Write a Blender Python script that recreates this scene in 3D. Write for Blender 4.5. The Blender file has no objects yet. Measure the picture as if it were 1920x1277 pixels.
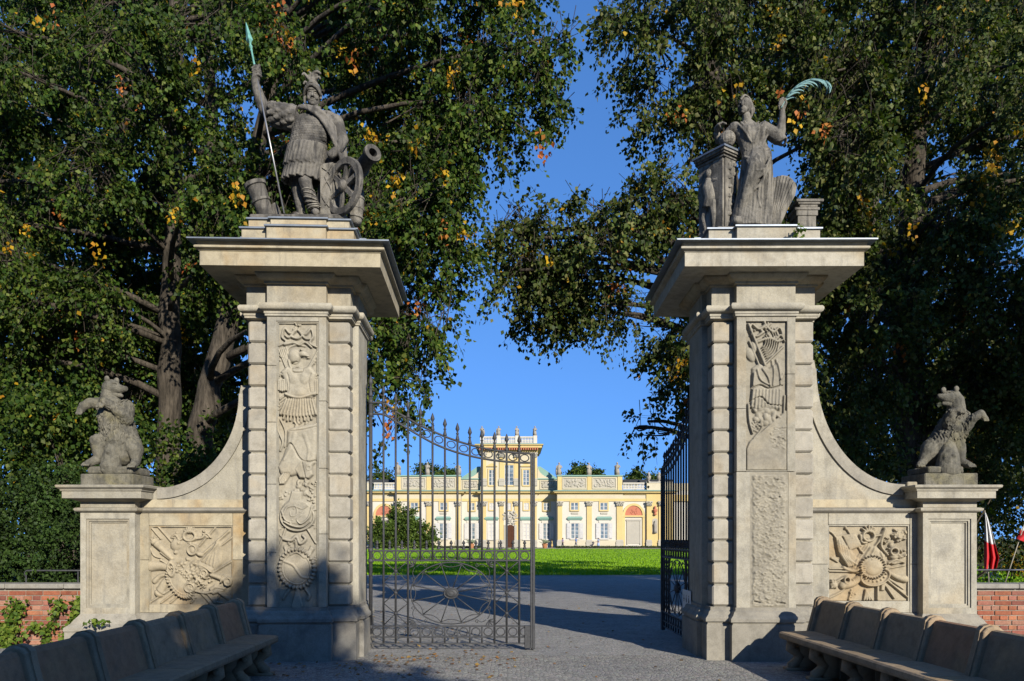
import bpy, bmesh, math, random
import numpy as np
from mathutils import Vector, Matrix, Euler

SC = bpy.context.scene
# ---------------------------------------------------------------- camera
FPX = 1464.0          # focal length in pixels of a 1920 px wide picture
EYE = 1.6             # eye height
HOR = 1010.0          # horizon row
cam_d = bpy.data.cameras.new('camera')
cam_d.sensor_width = 36.0
cam_d.lens = FPX / 1920.0 * 36.0
cam_d.shift_y = (HOR - 638.5) / 1920.0
cam_d.clip_start = 0.05
cam_d.clip_end = 6000.0
cam = bpy.data.objects.new('camera', cam_d)
SC.collection.objects.link(cam)
cam.location = (0, 0, EYE)
cam.rotation_euler = (math.radians(90), 0, 0)
SC.camera = cam
# ---------------------------------------------------------------- light
SUN_EL = math.radians(22.5)
SUN_AZ = math.radians(180 - 27)        # clockwise from +Y (the view direction)
to_sun = Vector((math.sin(SUN_AZ) * math.cos(SUN_EL), math.cos(SUN_AZ) * math.cos(SUN_EL), math.sin(SUN_EL)))
world = bpy.data.worlds.new('World')
SC.world = world
world.use_nodes = True
wn = world.node_tree
sky = wn.nodes.new('ShaderNodeTexSky')
sky.sky_type = 'NISHITA'
sky.sun_disc = False
sky.sun_elevation = SUN_EL
sky.sun_rotation = SUN_AZ
sky.altitude = 0.0
sky.air_density = 1.0
sky.dust_density = 0.0
sky.ozone_density = 8.0
w_tc = wn.nodes.new('ShaderNodeTexCoord')
w_up = wn.nodes.new('ShaderNodeVectorMath'); w_up.inputs[1].default_value = (0, 0, 0.25)
w_no = wn.nodes.new('ShaderNodeVectorMath'); w_no.operation = 'NORMALIZE'
w_ga = wn.nodes.new('ShaderNodeGamma'); w_ga.inputs[1].default_value = 0.80
w_hs = wn.nodes.new('ShaderNodeHueSaturation'); w_hs.inputs['Saturation'].default_value = 1.12; w_hs.inputs['Value'].default_value = 1.75
wn.links.new(w_tc.outputs['Generated'], w_up.inputs[0]); wn.links.new(w_up.outputs[0], w_no.inputs[0])
wn.links.new(w_no.outputs[0], sky.inputs[0]); wn.links.new(sky.outputs[0], w_ga.inputs[0])
w_wb = wn.nodes.new('ShaderNodeMix'); w_wb.data_type = 'RGBA'; w_wb.blend_type = 'MULTIPLY'; w_wb.inputs[0].default_value = 1.0; w_wb.inputs[7].default_value = (1.14, 1.04, 1.15, 1)
wn.links.new(w_ga.outputs[0], w_hs.inputs['Color']); wn.links.new(w_hs.outputs[0], w_wb.inputs[6]); wn.links.new(w_wb.outputs[2], wn.nodes['Background'].inputs[0])
wn.nodes['Background'].inputs[1].default_value = 0.096
sun_d = bpy.data.lights.new('sun', 'SUN')
sun_d.energy = 5.0
sun_d.angle = math.radians(0.55)
sun_d.color = (1.0, 0.93, 0.82)
sun = bpy.data.objects.new('sun', sun_d)
SC.collection.objects.link(sun)
sun.rotation_euler = (-to_sun).to_track_quat('-Z', 'Y').to_euler()
sun.location = (20, -40, 30)
SC.view_settings.view_transform = 'Standard'
SC.view_settings.look = 'None'
SC.view_settings.exposure = 0.75
SC.view_settings.gamma = 1.0
SC.view_settings.use_curve_mapping = False

# ---------------------------------------------------------------- helpers
rng = np.random.default_rng(7)
random.seed(7)
COL = SC.collection
pi = math.pi

def P(px, py, d):
    """design helper: a row/column of the 1920 px picture at distance d -> point in metres"""
    return Vector(((px - 960.0) * d / FPX, d, EYE + (HOR - py) * d / FPX))

def tag(o, label=None, cat=None, group=None, kind=None):
    if label: o['label'] = label
    if cat: o['category'] = cat
    if group: o['group'] = group
    if kind: o['kind'] = kind
    return o

def empty(name, loc=(0, 0, 0), rz=0.0, label=None, cat=None, group=None):
    o = bpy.data.objects.new(name, None)
    o.empty_display_size = 0.2
    COL.objects.link(o)
    o.location = loc
    o.rotation_euler = (0, 0, rz)
    return tag(o, label, cat, group)

def link(name, me, parent=None, mat=None):
    o = bpy.data.objects.new(name, me)
    COL.objects.link(o)
    if parent is not None: o.parent = parent
    if mat is not None and len(me.materials) == 0: me.materials.append(mat)
    return o

def copy_tree(o, parent=None):
    c = o.copy()
    COL.objects.link(c)
    c.parent = parent
    for ch in list(o.children):
        copy_tree(ch, c)
    return c

def np_mesh(name, V, Fq, smooth=False):
    """V (n,3), Fq (m,k) all faces with k corners"""
    me = bpy.data.meshes.new(name)
    V = np.asarray(V, dtype=np.float32); Fq = np.asarray(Fq, dtype=np.int32)
    k = Fq.shape[1]
    me.vertices.add(len(V)); me.vertices.foreach_set('co', V.ravel())
    me.loops.add(Fq.size); me.loops.foreach_set('vertex_index', Fq.ravel())
    me.polygons.add(len(Fq))
    me.polygons.foreach_set('loop_start', np.arange(0, Fq.size, k, dtype=np.int32))
    me.polygons.foreach_set('loop_total', np.full(len(Fq), k, dtype=np.int32))
    if smooth: me.polygons.foreach_set('use_smooth', np.ones(len(Fq), dtype=bool))
    me.update(calc_edges=True)
    return me

class MB:
    def __init__(s): s.v = []; s.f = []
    def add(s, vs, fs):
        b = len(s.v); s.v += [tuple(v) for v in vs]; s.f += [tuple(i + b for i in f) for f in fs]; return s
    def box(s, x0, x1, y0, y1, z0, z1):
        return s.add([(x0,y0,z0),(x1,y0,z0),(x1,y1,z0),(x0,y1,z0),(x0,y0,z1),(x1,y0,z1),(x1,y1,z1),(x0,y1,z1)],
                     [(0,3,2,1),(4,5,6,7),(0,1,5,4),(1,2,6,5),(2,3,7,6),(3,0,4,7)])
    def bbox(s, x0, x1, y0, y1, z0, z1, b=0.01, M=None):
        """box with chamfered edges"""
        vs = []; idx = {}
        for ix, x in ((0, x0), (1, x1)):
            for iy, y in ((0, y0), (1, y1)):
                for iz, z in ((0, z0), (1, z1)):
                    sx, sy, sz = (1 if ix == 0 else -1), (1 if iy == 0 else -1), (1 if iz == 0 else -1)
                    for a in range(3):
                        p = [x + sx * b, y + sy * b, z + sz * b]
                        p[a] = (x, y, z)[a]
                        idx[(ix, iy, iz, a)] = len(vs); vs.append(p)
        fs = []
        c = lambda ix, iy, iz, a: idx[(ix, iy, iz, a)]
        fs.append((c(0,0,0,0), c(0,0,1,0), c(0,1,1,0), c(0,1,0,0))); fs.append((c(1,0,0,0), c(1,1,0,0), c(1,1,1,0), c(1,0,1,0)))
        fs.append((c(0,0,0,1), c(1,0,0,1), c(1,0,1,1), c(0,0,1,1))); fs.append((c(0,1,0,1), c(0,1,1,1), c(1,1,1,1), c(1,1,0,1)))
        fs.append((c(0,0,0,2), c(0,1,0,2), c(1,1,0,2), c(1,0,0,2))); fs.append((c(0,0,1,2), c(1,0,1,2), c(1,1,1,2), c(0,1,1,2)))
        for iz in (0, 1):
            for iy in (0, 1): fs.append((c(0,iy,iz,1), c(1,iy,iz,1), c(1,iy,iz,2), c(0,iy,iz,2)))
            for ix in (0, 1): fs.append((c(ix,0,iz,0), c(ix,1,iz,0), c(ix,1,iz,2), c(ix,0,iz,2)))
        for ix in (0, 1):
            for iy in (0, 1): fs.append((c(ix,iy,0,0), c(ix,iy,1,0), c(ix,iy,1,1), c(ix,iy,0,1)))
        for ix in (0, 1):
            for iy in (0, 1):
                for iz in (0, 1): fs.append((c(ix,iy,iz,0), c(ix,iy,iz,1), c(ix,iy,iz,2)))
        if M is not None: vs = [M @ Vector(v) for v in vs]
        return s.add(vs, fs)
    def tube(s, pts, r, n=8, caps=True, flat=None):
        """swept tube; r number or list; flat = (direction, factor) squashes the section"""
        pts = [Vector(p) for p in pts]
        m = len(pts)
        rs = [r] * m if isinstance(r, (int, float)) else list(r)
        rings = []; up = None
        for i in range(m):
            t = (pts[min(i + 1, m - 1)] - pts[max(i - 1, 0)])
            if t.length < 1e-9: t = Vector((0, 0, 1))
            t.normalize()
            if up is None:
                up = Vector((0, 0, 1)) if abs(t.z) < 0.9 else Vector((1, 0, 0))
            a = t.cross(up)
            if a.length < 1e-6: a = t.cross(Vector((0, 1, 0)))
            a.normalize(); b = a.cross(t).normalized(); up = b
            ring = []
            for k in range(n):
                th = 2 * pi * (k + 0.5) / n
                o = (a * math.cos(th) + b * math.sin(th)) * rs[i]
                if flat is not None:
                    dv = Vector(flat[0]); o = o - dv * (o.dot(dv)) * (1 - flat[1])
                ring.append(pts[i] + o)
            rings.append(ring)
        vs = [v for rg in rings for v in rg]; fs = []
        for i in range(m - 1):
            for k in range(n):
                k2 = (k + 1) % n
                fs.append((i*n+k, i*n+k2, (i+1)*n+k2, (i+1)*n+k))
        if caps:
            fs.append(tuple(range(n - 1, -1, -1))); fs.append(tuple((m-1)*n + k for k in range(n)))
        return s.add(vs, fs)
    def lathe(s, prof, n=16, M=None):
        """prof [(r,z)], axis z"""
        vs = []; fs = []
        for r, z in prof:
            for k in range(n):
                th = 2 * pi * k / n; vs.append(Vector((r * math.cos(th), r * math.sin(th), z)))
        m = len(prof)
        for i in range(m - 1):
            for k in range(n):
                k2 = (k + 1) % n; fs.append((i*n+k, i*n+k2, (i+1)*n+k2, (i+1)*n+k))
        fs.append(tuple(range(n - 1, -1, -1))); fs.append(tuple((m-1)*n + k for k in range(n)))
        if M is not None: vs = [M @ v for v in vs]
        return s.add(vs, fs)
    def ell(s, c, r, n=14, m=9, M=None):
        c = Vector(c); r = (r, r, r) if isinstance(r, (int, float)) else r
        vs = [Vector((0, 0, -r[2]))]; fs = []
        for i in range(1, m):
            ph = -pi / 2 + pi * i / m
            for k in range(n):
                th = 2 * pi * k / n
                vs.append(Vector((r[0]*math.cos(ph)*math.cos(th), r[1]*math.cos(ph)*math.sin(th), r[2]*math.sin(ph))))
        vs.append(Vector((0, 0, r[2]))); top = len(vs) - 1
        for k in range(n): fs.append((0, 1 + (k + 1) % n, 1 + k))
        for i in range(m - 2):
            for k in range(n):
                a = 1 + i*n + k; b = 1 + i*n + (k+1) % n; fs.append((a, b, b + n, a + n))
        for k in range(n): fs.append((top, 1 + (m-2)*n + k, 1 + (m-2)*n + (k+1) % n))
        if M is not None: vs = [M @ v for v in vs]
        return s.add([c + v for v in vs], fs)
    def prism(s, poly, a0, a1, axis='y'):
        """poly 2-D outline (CCW seen from -axis for y: (x,z)) extruded from a0 to a1"""
        n = len(poly)
        mk = {'y': lambda p, a: (p[0], a, p[1]), 'z': lambda p, a: (p[0], p[1], a), 'x': lambda p, a: (a, p[0], p[1])}[axis]
        vs = [mk(p, a0) for p in poly] + [mk(p, a1) for p in poly]
        fs = [tuple(range(n)), tuple(range(2*n - 1, n - 1, -1))]
        for i in range(n):
            j = (i + 1) % n; fs.append((i, i + n, j + n, j))
        return s.add(vs, fs)
    def sweep(s, plan, prof):
        """moulding: prof [(offset, z)] carried round the CCW plan polygon, capped"""
        n = len(plan); pl = [Vector((p[0], p[1])) for p in plan]
        nor = []
        for i in range(n):
            d = (pl[(i + 1) % n] - pl[i]).normalized(); nor.append(Vector((d.y, -d.x)))
        vs = []; fs = []
        for off, z in prof:
            for i in range(n):
                n1, n2 = nor[i - 1], nor[i]
                q = pl[i] + (n1 + n2) * (off / (1.0 + n1.dot(n2)))
                vs.append((q.x, q.y, z))
        m = len(prof)
        for i in range(m - 1):
            for k in range(n):
                k2 = (k + 1) % n; fs.append((i*n+k, i*n+k2, (i+1)*n+k2, (i+1)*n+k))
        fs.append(tuple(range(n - 1, -1, -1))); fs.append(tuple((m-1)*n + k for k in range(n)))
        return s.add(vs, fs)
    def mesh(s, name, smooth=False):
        me = bpy.data.meshes.new(name)
        me.from_pydata(s.v, [], s.f)
        bm = bmesh.new(); bm.from_mesh(me)
        bmesh.ops.recalc_face_normals(bm, faces=bm.faces)
        bm.to_mesh(me); bm.free()
        if smooth:
            me.polygons.foreach_set('use_smooth', [True] * len(me.polygons))
        return me
    def build(s, name, mat, parent=None, smooth=False, angle=None):
        me = s.mesh(name, smooth or angle is not None)
        if angle is not None: me.set_sharp_from_angle(angle=math.radians(angle))
        return link(name, me, parent, mat)

def rect(x0, x1, y0, y1): return [(x0, y0), (x1, y0), (x1, y1), (x0, y1)]

# ---------------------------------------------------------------- materials
MAT = {}
AL = 0.56        # one scale for all masonry and paint colours, to suit the exposure
def sc3(c, k=AL): return tuple(x * k for x in c)
def new_mat(name):
    m = bpy.data.materials.new(name); m.use_nodes = True
    nt = m.node_tree; nt.nodes.clear()
    out = nt.nodes.new('ShaderNodeOutputMaterial'); bs = nt.nodes.new('ShaderNodeBsdfPrincipled')
    nt.links.new(bs.outputs[0], out.inputs[0])
    MAT[name] = m
    return m, nt, bs, out
def nd(nt, kind, **kw):
    n = nt.nodes.new('ShaderNode' + kind)
    for k, v in kw.items():
        if k in n.inputs.keys() if not k.startswith('_') else False: pass
        if k.startswith('_'): setattr(n, k[1:], v)
        else:
            key = k.replace('__', ' ')
            sock = n.inputs[int(key[1:])] if key[0] == 'i' and key[1:].isdigit() else n.inputs[key]
            if hasattr(v, 'outputs'): nt.links.new(v.outputs[0], sock)
            elif isinstance(v, bpy.types.NodeSocket): nt.links.new(v, sock)
            else: sock.default_value = v
    return n
def ramp(nt, fac, stops):
    r = nt.nodes.new('ShaderNodeValToRGB')
    el = r.color_ramp.elements
    while len(el) < len(stops): el.new(0.5)
    for e, (p, c) in zip(el, stops):
        e.position = p; e.color = (c[0], c[1], c[2], 1) if not isinstance(c, (int, float)) else (c, c, c, 1)
    nt.links.new(fac if isinstance(fac, bpy.types.NodeSocket) else fac.outputs[0], r.inputs[0])
    return r
def mixc(nt, fac, a, b, mode='MIX'):
    n = nt.nodes.new('ShaderNodeMix'); n.data_type = 'RGBA'; n.blend_type = mode
    for sock, v in ((n.inputs[0], fac), (n.inputs[6], a), (n.inputs[7], b)):
        if isinstance(v, bpy.types.NodeSocket): nt.links.new(v, sock)
        elif hasattr(v, 'outputs'): nt.links.new(v.outputs[0], sock)
        elif isinstance(v, (int, float)): sock.default_value = v
        else: sock.default_value = (v[0], v[1], v[2], 1)
    return n.outputs[2]
def fmath(nt, op, a, b=None):
    n = nt.nodes.new('ShaderNodeMath'); n.operation = op
    for i, v in enumerate((a, b)):
        if v is None: continue
        if isinstance(v, bpy.types.NodeSocket): nt.links.new(v, n.inputs[i])
        elif hasattr(v, 'outputs'): nt.links.new(v.outputs[0], n.inputs[i])
        else: n.inputs[i].default_value = v
    return n.outputs[0]
def coords(nt, rand=True):
    """object coordinates shifted by a random amount per object"""
    tc = nt.nodes.new('ShaderNodeTexCoord')
    if not rand: return tc.outputs['Object']
    oi = nt.nodes.new('ShaderNodeObjectInfo')
    k = fmath(nt, 'MULTIPLY', oi.outputs['Random'], 37.0)
    ad = nt.nodes.new('ShaderNodeVectorMath'); ad.operation = 'ADD'
    nt.links.new(tc.outputs['Object'], ad.inputs[0]); nt.links.new(k, ad.inputs[1])
    return ad.outputs[0]
def noise(nt, vec, scale, detail=4.0, rough=0.6, dist=0.0):
    return nd(nt, 'TexNoise', Vector=vec, Scale=scale, Detail=detail, Roughness=rough, Distortion=dist).outputs[0]
def bump(nt, bs, h, strength=0.3, dist=0.02, prev=None):
    b = nd(nt, 'Bump', Strength=strength, Distance=dist, Height=h)
    if prev is not None: nt.links.new(prev.outputs[0], b.inputs['Normal'])
    nt.links.new(b.outputs[0], bs.inputs['Normal'])
    return b

def stone(name, c, stain=(0.20, 0.19, 0.17), ochre=(0.50, 0.36, 0.17), s_amt=0.5, o_amt=0.5, scale=1.0, bmp=0.25, rough=0.9, tint=0.12, streak=0.35, crease_dark=0.0, crisp=0.0):
    m, nt, bs, out = new_mat(name)
    c, stain, ochre = sc3(c), sc3(stain), sc3(ochre)
    v = coords(nt)
    n1 = noise(nt, v, 1.7 * scale, 5, 0.65, 0.4)
    n2 = noise(nt, v, 5.5 * scale, 6, 0.7, 0.2)
    n3 = noise(nt, v, 60 * scale, 3, 0.6)
    n4 = noise(nt, v, 0.9 * scale, 3, 0.55, 0.8)
    oi = nt.nodes.new('ShaderNodeObjectInfo')
    dark = tuple(x * (1 - tint) for x in c); lite = tuple(min(1, x * (1 + tint)) for x in c)
    col = mixc(nt, oi.outputs['Random'], dark, lite)
    col = mixc(nt, fmath(nt, 'MULTIPLY', ramp(nt, n4, [(0.52, 0), (0.72, 1)]).outputs[0], o_amt), col, ochre)
    col = mixc(nt, fmath(nt, 'MULTIPLY', ramp(nt, n1, [(0.50 - .04 * crisp, 0), (0.70 - .10 * crisp, 1)]).outputs[0], s_amt), col, stain)
    # run marks: noise stretched down the face
    mp = nd(nt, 'Mapping', Vector=v, Scale=(9 * scale, 9 * scale, 0.9 * scale))
    st = noise(nt, mp.outputs[0], 1.0, 4, 0.65)
    col = mixc(nt, fmath(nt, 'MULTIPLY', ramp(nt, st, [(0.55 - .06 * crisp, 0), (0.75 - .12 * crisp, 1)]).outputs[0], streak), col, stain)
    sp = ramp(nt, n2, [(0.30, (0.74, 0.73, 0.71)), (0.55, (1.0, 1.0, 1.0)), (0.8, (1.10, 1.08, 1.04))])
    col = mixc(nt, 1.0, col, sp, 'MULTIPLY')
    fi = ramp(nt, n3, [(0.3, (0.86, 0.86, 0.86)), (0.6, (1.04, 1.04, 1.04))])
    col = mixc(nt, 1.0, col, fi, 'MULTIPLY')
    if crease_dark > 0:      # carving darkened in its creases, by the pointiness of the mesh
        ge = nt.nodes.new('ShaderNodeNewGeometry')
        gr = ramp(nt, ge.outputs['Pointiness'], [(0.42, 1), (0.52, 0)])
        col = mixc(nt, fmath(nt, 'MULTIPLY', gr.outputs[0], crease_dark), col, stain)
    nt.links.new(col, bs.inputs['Base Color'])
    bs.inputs['Roughness'].default_value = rough
    bs.inputs['Specular IOR Level'].default_value = 0.25
    h = fmath(nt, 'ADD', fmath(nt, 'MULTIPLY', n3, 0.35), fmath(nt, 'MULTIPLY', n2, 1.0))
    b1 = bump(nt, bs, h, bmp, 0.012)
    if crisp: bump(nt, bs, noise(nt, v, 26 * scale, 4, 0.75, 0.3), bmp * 1.2, 0.02, b1)
    return m

stone('sandstone', (0.52, 0.483, 0.385), stain=(0.27, 0.26, 0.23), o_amt=0.35, s_amt=0.45, streak=0.45, crisp=0.4)
stone('sandstone_warm', (0.56, 0.49, 0.345), ochre=(0.52, 0.34, 0.14), o_amt=0.85, s_amt=0.45, scale=1.4, streak=0.5)
stone('cornice_pale', (0.55, 0.51, 0.41), o_amt=0.55, s_amt=0.35, scale=1.5, streak=0.45)
stone('sandstone_carved', (0.49, 0.445, 0.34), o_amt=0.25, s_amt=0.35, bmp=0.15, crease_dark=0.55)
stone('sandstone_carved_warm', (0.50, 0.425, 0.29), ochre=(0.58, 0.37, 0.15), o_amt=0.75, s_amt=0.25, bmp=0.15, crease_dark=0.5)
stone('sandstone_grey', (0.42, 0.39, 0.32), o_amt=0.15, s_amt=0.6, streak=0.5)
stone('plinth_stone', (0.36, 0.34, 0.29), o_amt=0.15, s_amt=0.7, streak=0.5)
stone('block_stone', (0.50, 0.462, 0.378), stain=(0.28, 0.27, 0.24), o_amt=0.40, s_amt=0.35, tint=0.13, streak=0.25, scale=1.3)
stone('statue_stone', (0.27, 0.25, 0.215), stain=(0.06, 0.058, 0.055), ochre=(0.36, 0.33, 0.26), s_amt=0.75, o_amt=0.5, scale=1.8, bmp=0.5, crease_dark=0.75, streak=0.8, crisp=1.0)
stone('statue_light', (0.34, 0.315, 0.265), stain=(0.07, 0.068, 0.062), ochre=(0.42, 0.38, 0.29), s_amt=0.6, o_amt=0.4, scale=2.0, bmp=0.5, crease_dark=0.75, streak=0.75, crisp=1.0)
stone('bear_stone', (0.29, 0.27, 0.21), stain=(0.08, 0.08, 0.07), ochre=(0.34, 0.30, 0.13), s_amt=0.6, o_amt=0.6, scale=2.5, bmp=0.7, crease_dark=0.7, crisp=1.0)
stone('coping_stone', (0.42, 0.40, 0.35), o_amt=0.15, s_amt=0.4, scale=1.5)
stone('bench_stone', (0.44, 0.33, 0.21), stain=(0.27, 0.21, 0.14), ochre=(0.62, 0.40, 0.18), o_amt=0.5, s_amt=0.6, scale=2.0, bmp=0.4, tint=0.2)
stone('bench_red', (0.44, 0.25, 0.14), stain=(0.28, 0.20, 0.13), ochre=(0.60, 0.38, 0.18), o_amt=0.4, s_amt=0.5, scale=2.0, bmp=0.4, tint=0.25)
stone('bench_terracotta', (0.42, 0.22, 0.12), stain=(0.14, 0.10, 0.08), ochre=(0.40, 0.24, 0.12), o_amt=0.4, s_amt=0.5, scale=2.0, bmp=0.4)

def plain(name, c, rough=0.6, metal=0.0, var=0.15, scale=8.0, bmp=0.0, spec=0.4):
    m, nt, bs, out = new_mat(name); c = sc3(c, .62)
    v = coords(nt)
    n1 = noise(nt, v, scale, 5, 0.65)
    col = mixc(nt, 1.0, c, ramp(nt, n1, [(0.3, 1 - var), (0.7, 1 + var)]), 'MULTIPLY')
    nt.links.new(col, bs.inputs['Base Color'])
    bs.inputs['Roughness'].default_value = rough; bs.inputs['Metallic'].default_value = metal
    bs.inputs['Specular IOR Level'].default_value = spec
    if bmp: bump(nt, bs, n1, bmp, 0.01)
    return m
plain('iron', (0.062, 0.064, 0.068), 0.6, 0.1, 0.3, 30, 0.15, spec=0.3)
plain('lead', (0.26, 0.30, 0.35), 0.5, 0.5, 0.2, 6)
plain('verdigris', (0.17, 0.42, 0.36), 0.7, 0.2, 0.3, 25, 0.1)
plain('palm_bronze', (0.16, 0.30, 0.29), 0.6, 0.3, 0.3, 25, 0.1)
plain('steel', (0.42, 0.42, 0.42), 0.4, 0.7, 0.1)
plain('white_paint', (0.72, 0.72, 0.70), 0.5, 0.0, 0.05)
# ---------------------------------------------------------------- carved reliefs (height fields turned into mesh)
class Relief:
    """drawing surface in carving units (1 unit = 7 mm); heights in the same unit"""
    def __init__(s, x0, x1, y0, y1, step=0.8, seed=1):
        s.x0, s.x1, s.y0, s.y1 = x0, x1, y0, y1
        s.xs = np.arange(x0, x1 + step * 0.5, step); s.ys = np.arange(y0, y1 + step * 0.5, step)
        s.X, s.Y = np.meshgrid(s.xs, s.ys)
        s.H = np.zeros_like(s.X); s.r = np.random.default_rng(seed)
    def _loc(s, cx, cy, rot):
        c, sn = math.cos(rot), math.sin(rot); dx, dy = s.X - cx, s.Y - cy
        return dx * c + dy * sn, -dx * sn + dy * c
    def dome(s, cx, cy, rx, ry, h, rot=0.0, p=0.5, base=0.0):
        a, b = s._loc(cx, cy, rot); q = 1 - (a / rx) ** 2 - (b / ry) ** 2
        m = q > 0; s.H[m] = np.maximum(s.H[m], base + h * q[m] ** p); return s
    def add(s, cx, cy, rx, ry, h, rot=0.0, p=1.0):
        a, b = s._loc(cx, cy, rot); q = np.clip(1 - (a / rx) ** 2 - (b / ry) ** 2, 0, 1)
        s.H += h * q ** p; return s
    def ring(s, cx, cy, rx, ry, w, h, rot=0.0, base=0.0, scal=0, samp=0.0):
        a, b = s._loc(cx, cy, rot); rr = np.sqrt((a / rx) ** 2 + (b / ry) ** 2); th = np.arctan2(b / ry, a / rx)
        d = (rr - 1) * min(rx, ry); ww = w * (1 + (samp * np.cos(scal * th) if scal else 0))
        q = 1 - (d / ww) ** 2; m = q > 0
        hh = h * np.sqrt(np.clip(q, 0, 1)) * (1 + (0.35 * np.cos(scal * th) if scal else 0))
        s.H[m] = np.maximum(s.H[m], base + hh[m]); return s
    def stroke(s, pts, r0, r1=None, h=4.0, base=0.0, mode='max', p=0.5):
        r1 = r0 if r1 is None else r1
        pts = [np.array(q, float) for q in pts]
        if len(pts) > 2:      # smooth the polyline
            out = []
            for i in range(len(pts) - 1):
                p0 = pts[max(i - 1, 0)]; p1 = pts[i]; p2 = pts[i + 1]; p3 = pts[min(i + 2, len(pts) - 1)]
                for t in np.linspace(0, 1, 7)[:-1]:
                    out.append(0.5 * ((2*p1) + (-p0+p2)*t + (2*p0-5*p1+4*p2-p3)*t*t + (-p0+3*p1-3*p2+p3)*t**3))
            out.append(pts[-1]); pts = out
        L = [0.0]
        for i in range(len(pts) - 1): L.append(L[-1] + np.linalg.norm(pts[i+1] - pts[i]))
        rmax = max(r0, r1) + 1
        xs = [q[0] for q in pts]; ys = [q[1] for q in pts]
        st = s.xs[1] - s.xs[0]
        i0 = max(0, int((min(xs) - rmax - s.x0) / st)); i1 = min(len(s.xs), int((max(xs) + rmax - s.x0) / st) + 2)
        j0 = max(0, int((min(ys) - rmax - s.y0) / st)); j1 = min(len(s.ys), int((max(ys) + rmax - s.y0) / st) + 2)
        if i1 <= i0 or j1 <= j0: return s
        X = s.X[j0:j1, i0:i1]; Y = s.Y[j0:j1, i0:i1]
        best = np.full(X.shape, -1.0)
        for i in range(len(pts) - 1):
            d = pts[i+1] - pts[i]; ll = max(d.dot(d), 1e-9)
            t = np.clip(((X - pts[i][0]) * d[0] + (Y - pts[i][1]) * d[1]) / ll, 0, 1)
            dist = np.hypot(X - pts[i][0] - t * d[0], Y - pts[i][1] - t * d[1])
            w = (L[i] + t * (L[i+1] - L[i])) / max(L[-1], 1e-9); r = r0 + (r1 - r0) * w
            best = np.maximum(best, 1 - (dist / r) ** 2)
        m = best > 0; Hs = s.H[j0:j1, i0:i1]
        if mode == 'max': Hs[m] = np.maximum(Hs[m], base + h * best[m] ** p)
        else: Hs[m] += h * best[m] ** p
        return s
    def poly(s, pts, h, edge=3.0, base=0.0):
        pts = [np.array(q, float) for q in pts]; n = len(pts)
        ins = np.zeros(s.X.shape, bool); dist = np.full(s.X.shape, 1e9)
        for i in range(n):
            a, b = pts[i], pts[(i + 1) % n]
            c = ((a[1] > s.Y) != (b[1] > s.Y))
            with np.errstate(divide='ignore', invalid='ignore'):
                xi = (b[0] - a[0]) * (s.Y - a[1]) / (b[1] - a[1] + 1e-12) + a[0]
            ins ^= c & (s.X < xi)
            d = b - a; t = np.clip(((s.X - a[0]) * d[0] + (s.Y - a[1]) * d[1]) / max(d.dot(d), 1e-9), 0, 1)
            dist = np.minimum(dist, np.hypot(s.X - a[0] - t * d[0], s.Y - a[1] - t * d[1]))
        q = np.clip(dist / edge, 0, 1); hh = base + h * np.sqrt(1 - (1 - q) ** 2)
        s.H[ins] = np.maximum(s.H[ins], hh[ins]); return s
    def groove(s, pts, r=1.0, d=2.0): return s.stroke(pts, r, None, -d, 0, 'add')
    def leafy(s, cx, cy, r, h, n=9, base=0.0):
        for _ in range(n):
            a = s.r.uniform(0, 2 * pi); q = r * math.sqrt(s.r.uniform(0, 1))
            s.dome(cx + q * math.cos(a), cy + q * math.sin(a), r * s.r.uniform(.22, .42), r * s.r.uniform(.14, .26), h * s.r.uniform(.6, 1.1), s.r.uniform(0, pi), .6, base)
        return s
    def fan(s, cx, cy, r0, r1, a0, a1, n, w0, w1, h, base=0.0):
        for i in range(n):
            a = a0 + (a1 - a0) * i / max(n - 1, 1)
            s.stroke([(cx + r0 * math.cos(a), cy + r0 * math.sin(a)), (cx + r1 * math.cos(a), cy + r1 * math.sin(a))], w0, w1, h, base)
        return s
    def rough(s, x0, x1, y0, y1, amp, n=500, r=2.5):
        for _ in range(n):
            cx, cy = s.r.uniform(x0, x1), s.r.uniform(y0, y1)
            s.add(cx, cy, r * s.r.uniform(.6, 2.2), r * s.r.uniform(.4, .9), amp * s.r.uniform(-.8, 1), s.r.uniform(-.8, .8))
        return s
    def mesh(s, name, cx, scale, zfun, blur=1):
        H = s.H * 1.22
        for _ in range(blur):
            Hp = np.pad(H, 1, mode='edge')
            H = (4 * Hp[1:-1, 1:-1] + Hp[:-2, 1:-1] + Hp[2:, 1:-1] + Hp[1:-1, :-2] + Hp[1:-1, 2:]) / 8
        # low undulation of hand-cut stone
        H = H + 0.25 * np.sin(s.X * 0.37 + 1.3 * np.sin(s.Y * 0.21)) * np.sin(s.Y * 0.29 + s.X * .11)
        V = np.stack([(s.X - cx) * scale, -H * scale, zfun(s.Y)], -1).reshape(-1, 3)
        ny, nx = s.X.shape
        i = np.arange(nx - 1)[None, :]; j = np.arange(ny - 1)[:, None]
        a = (j * nx + i).ravel()
        Fq = np.stack([a + nx, a + nx + 1, a + 1, a], -1)
        return np_mesh(name, V, Fq, smooth=True)

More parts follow.
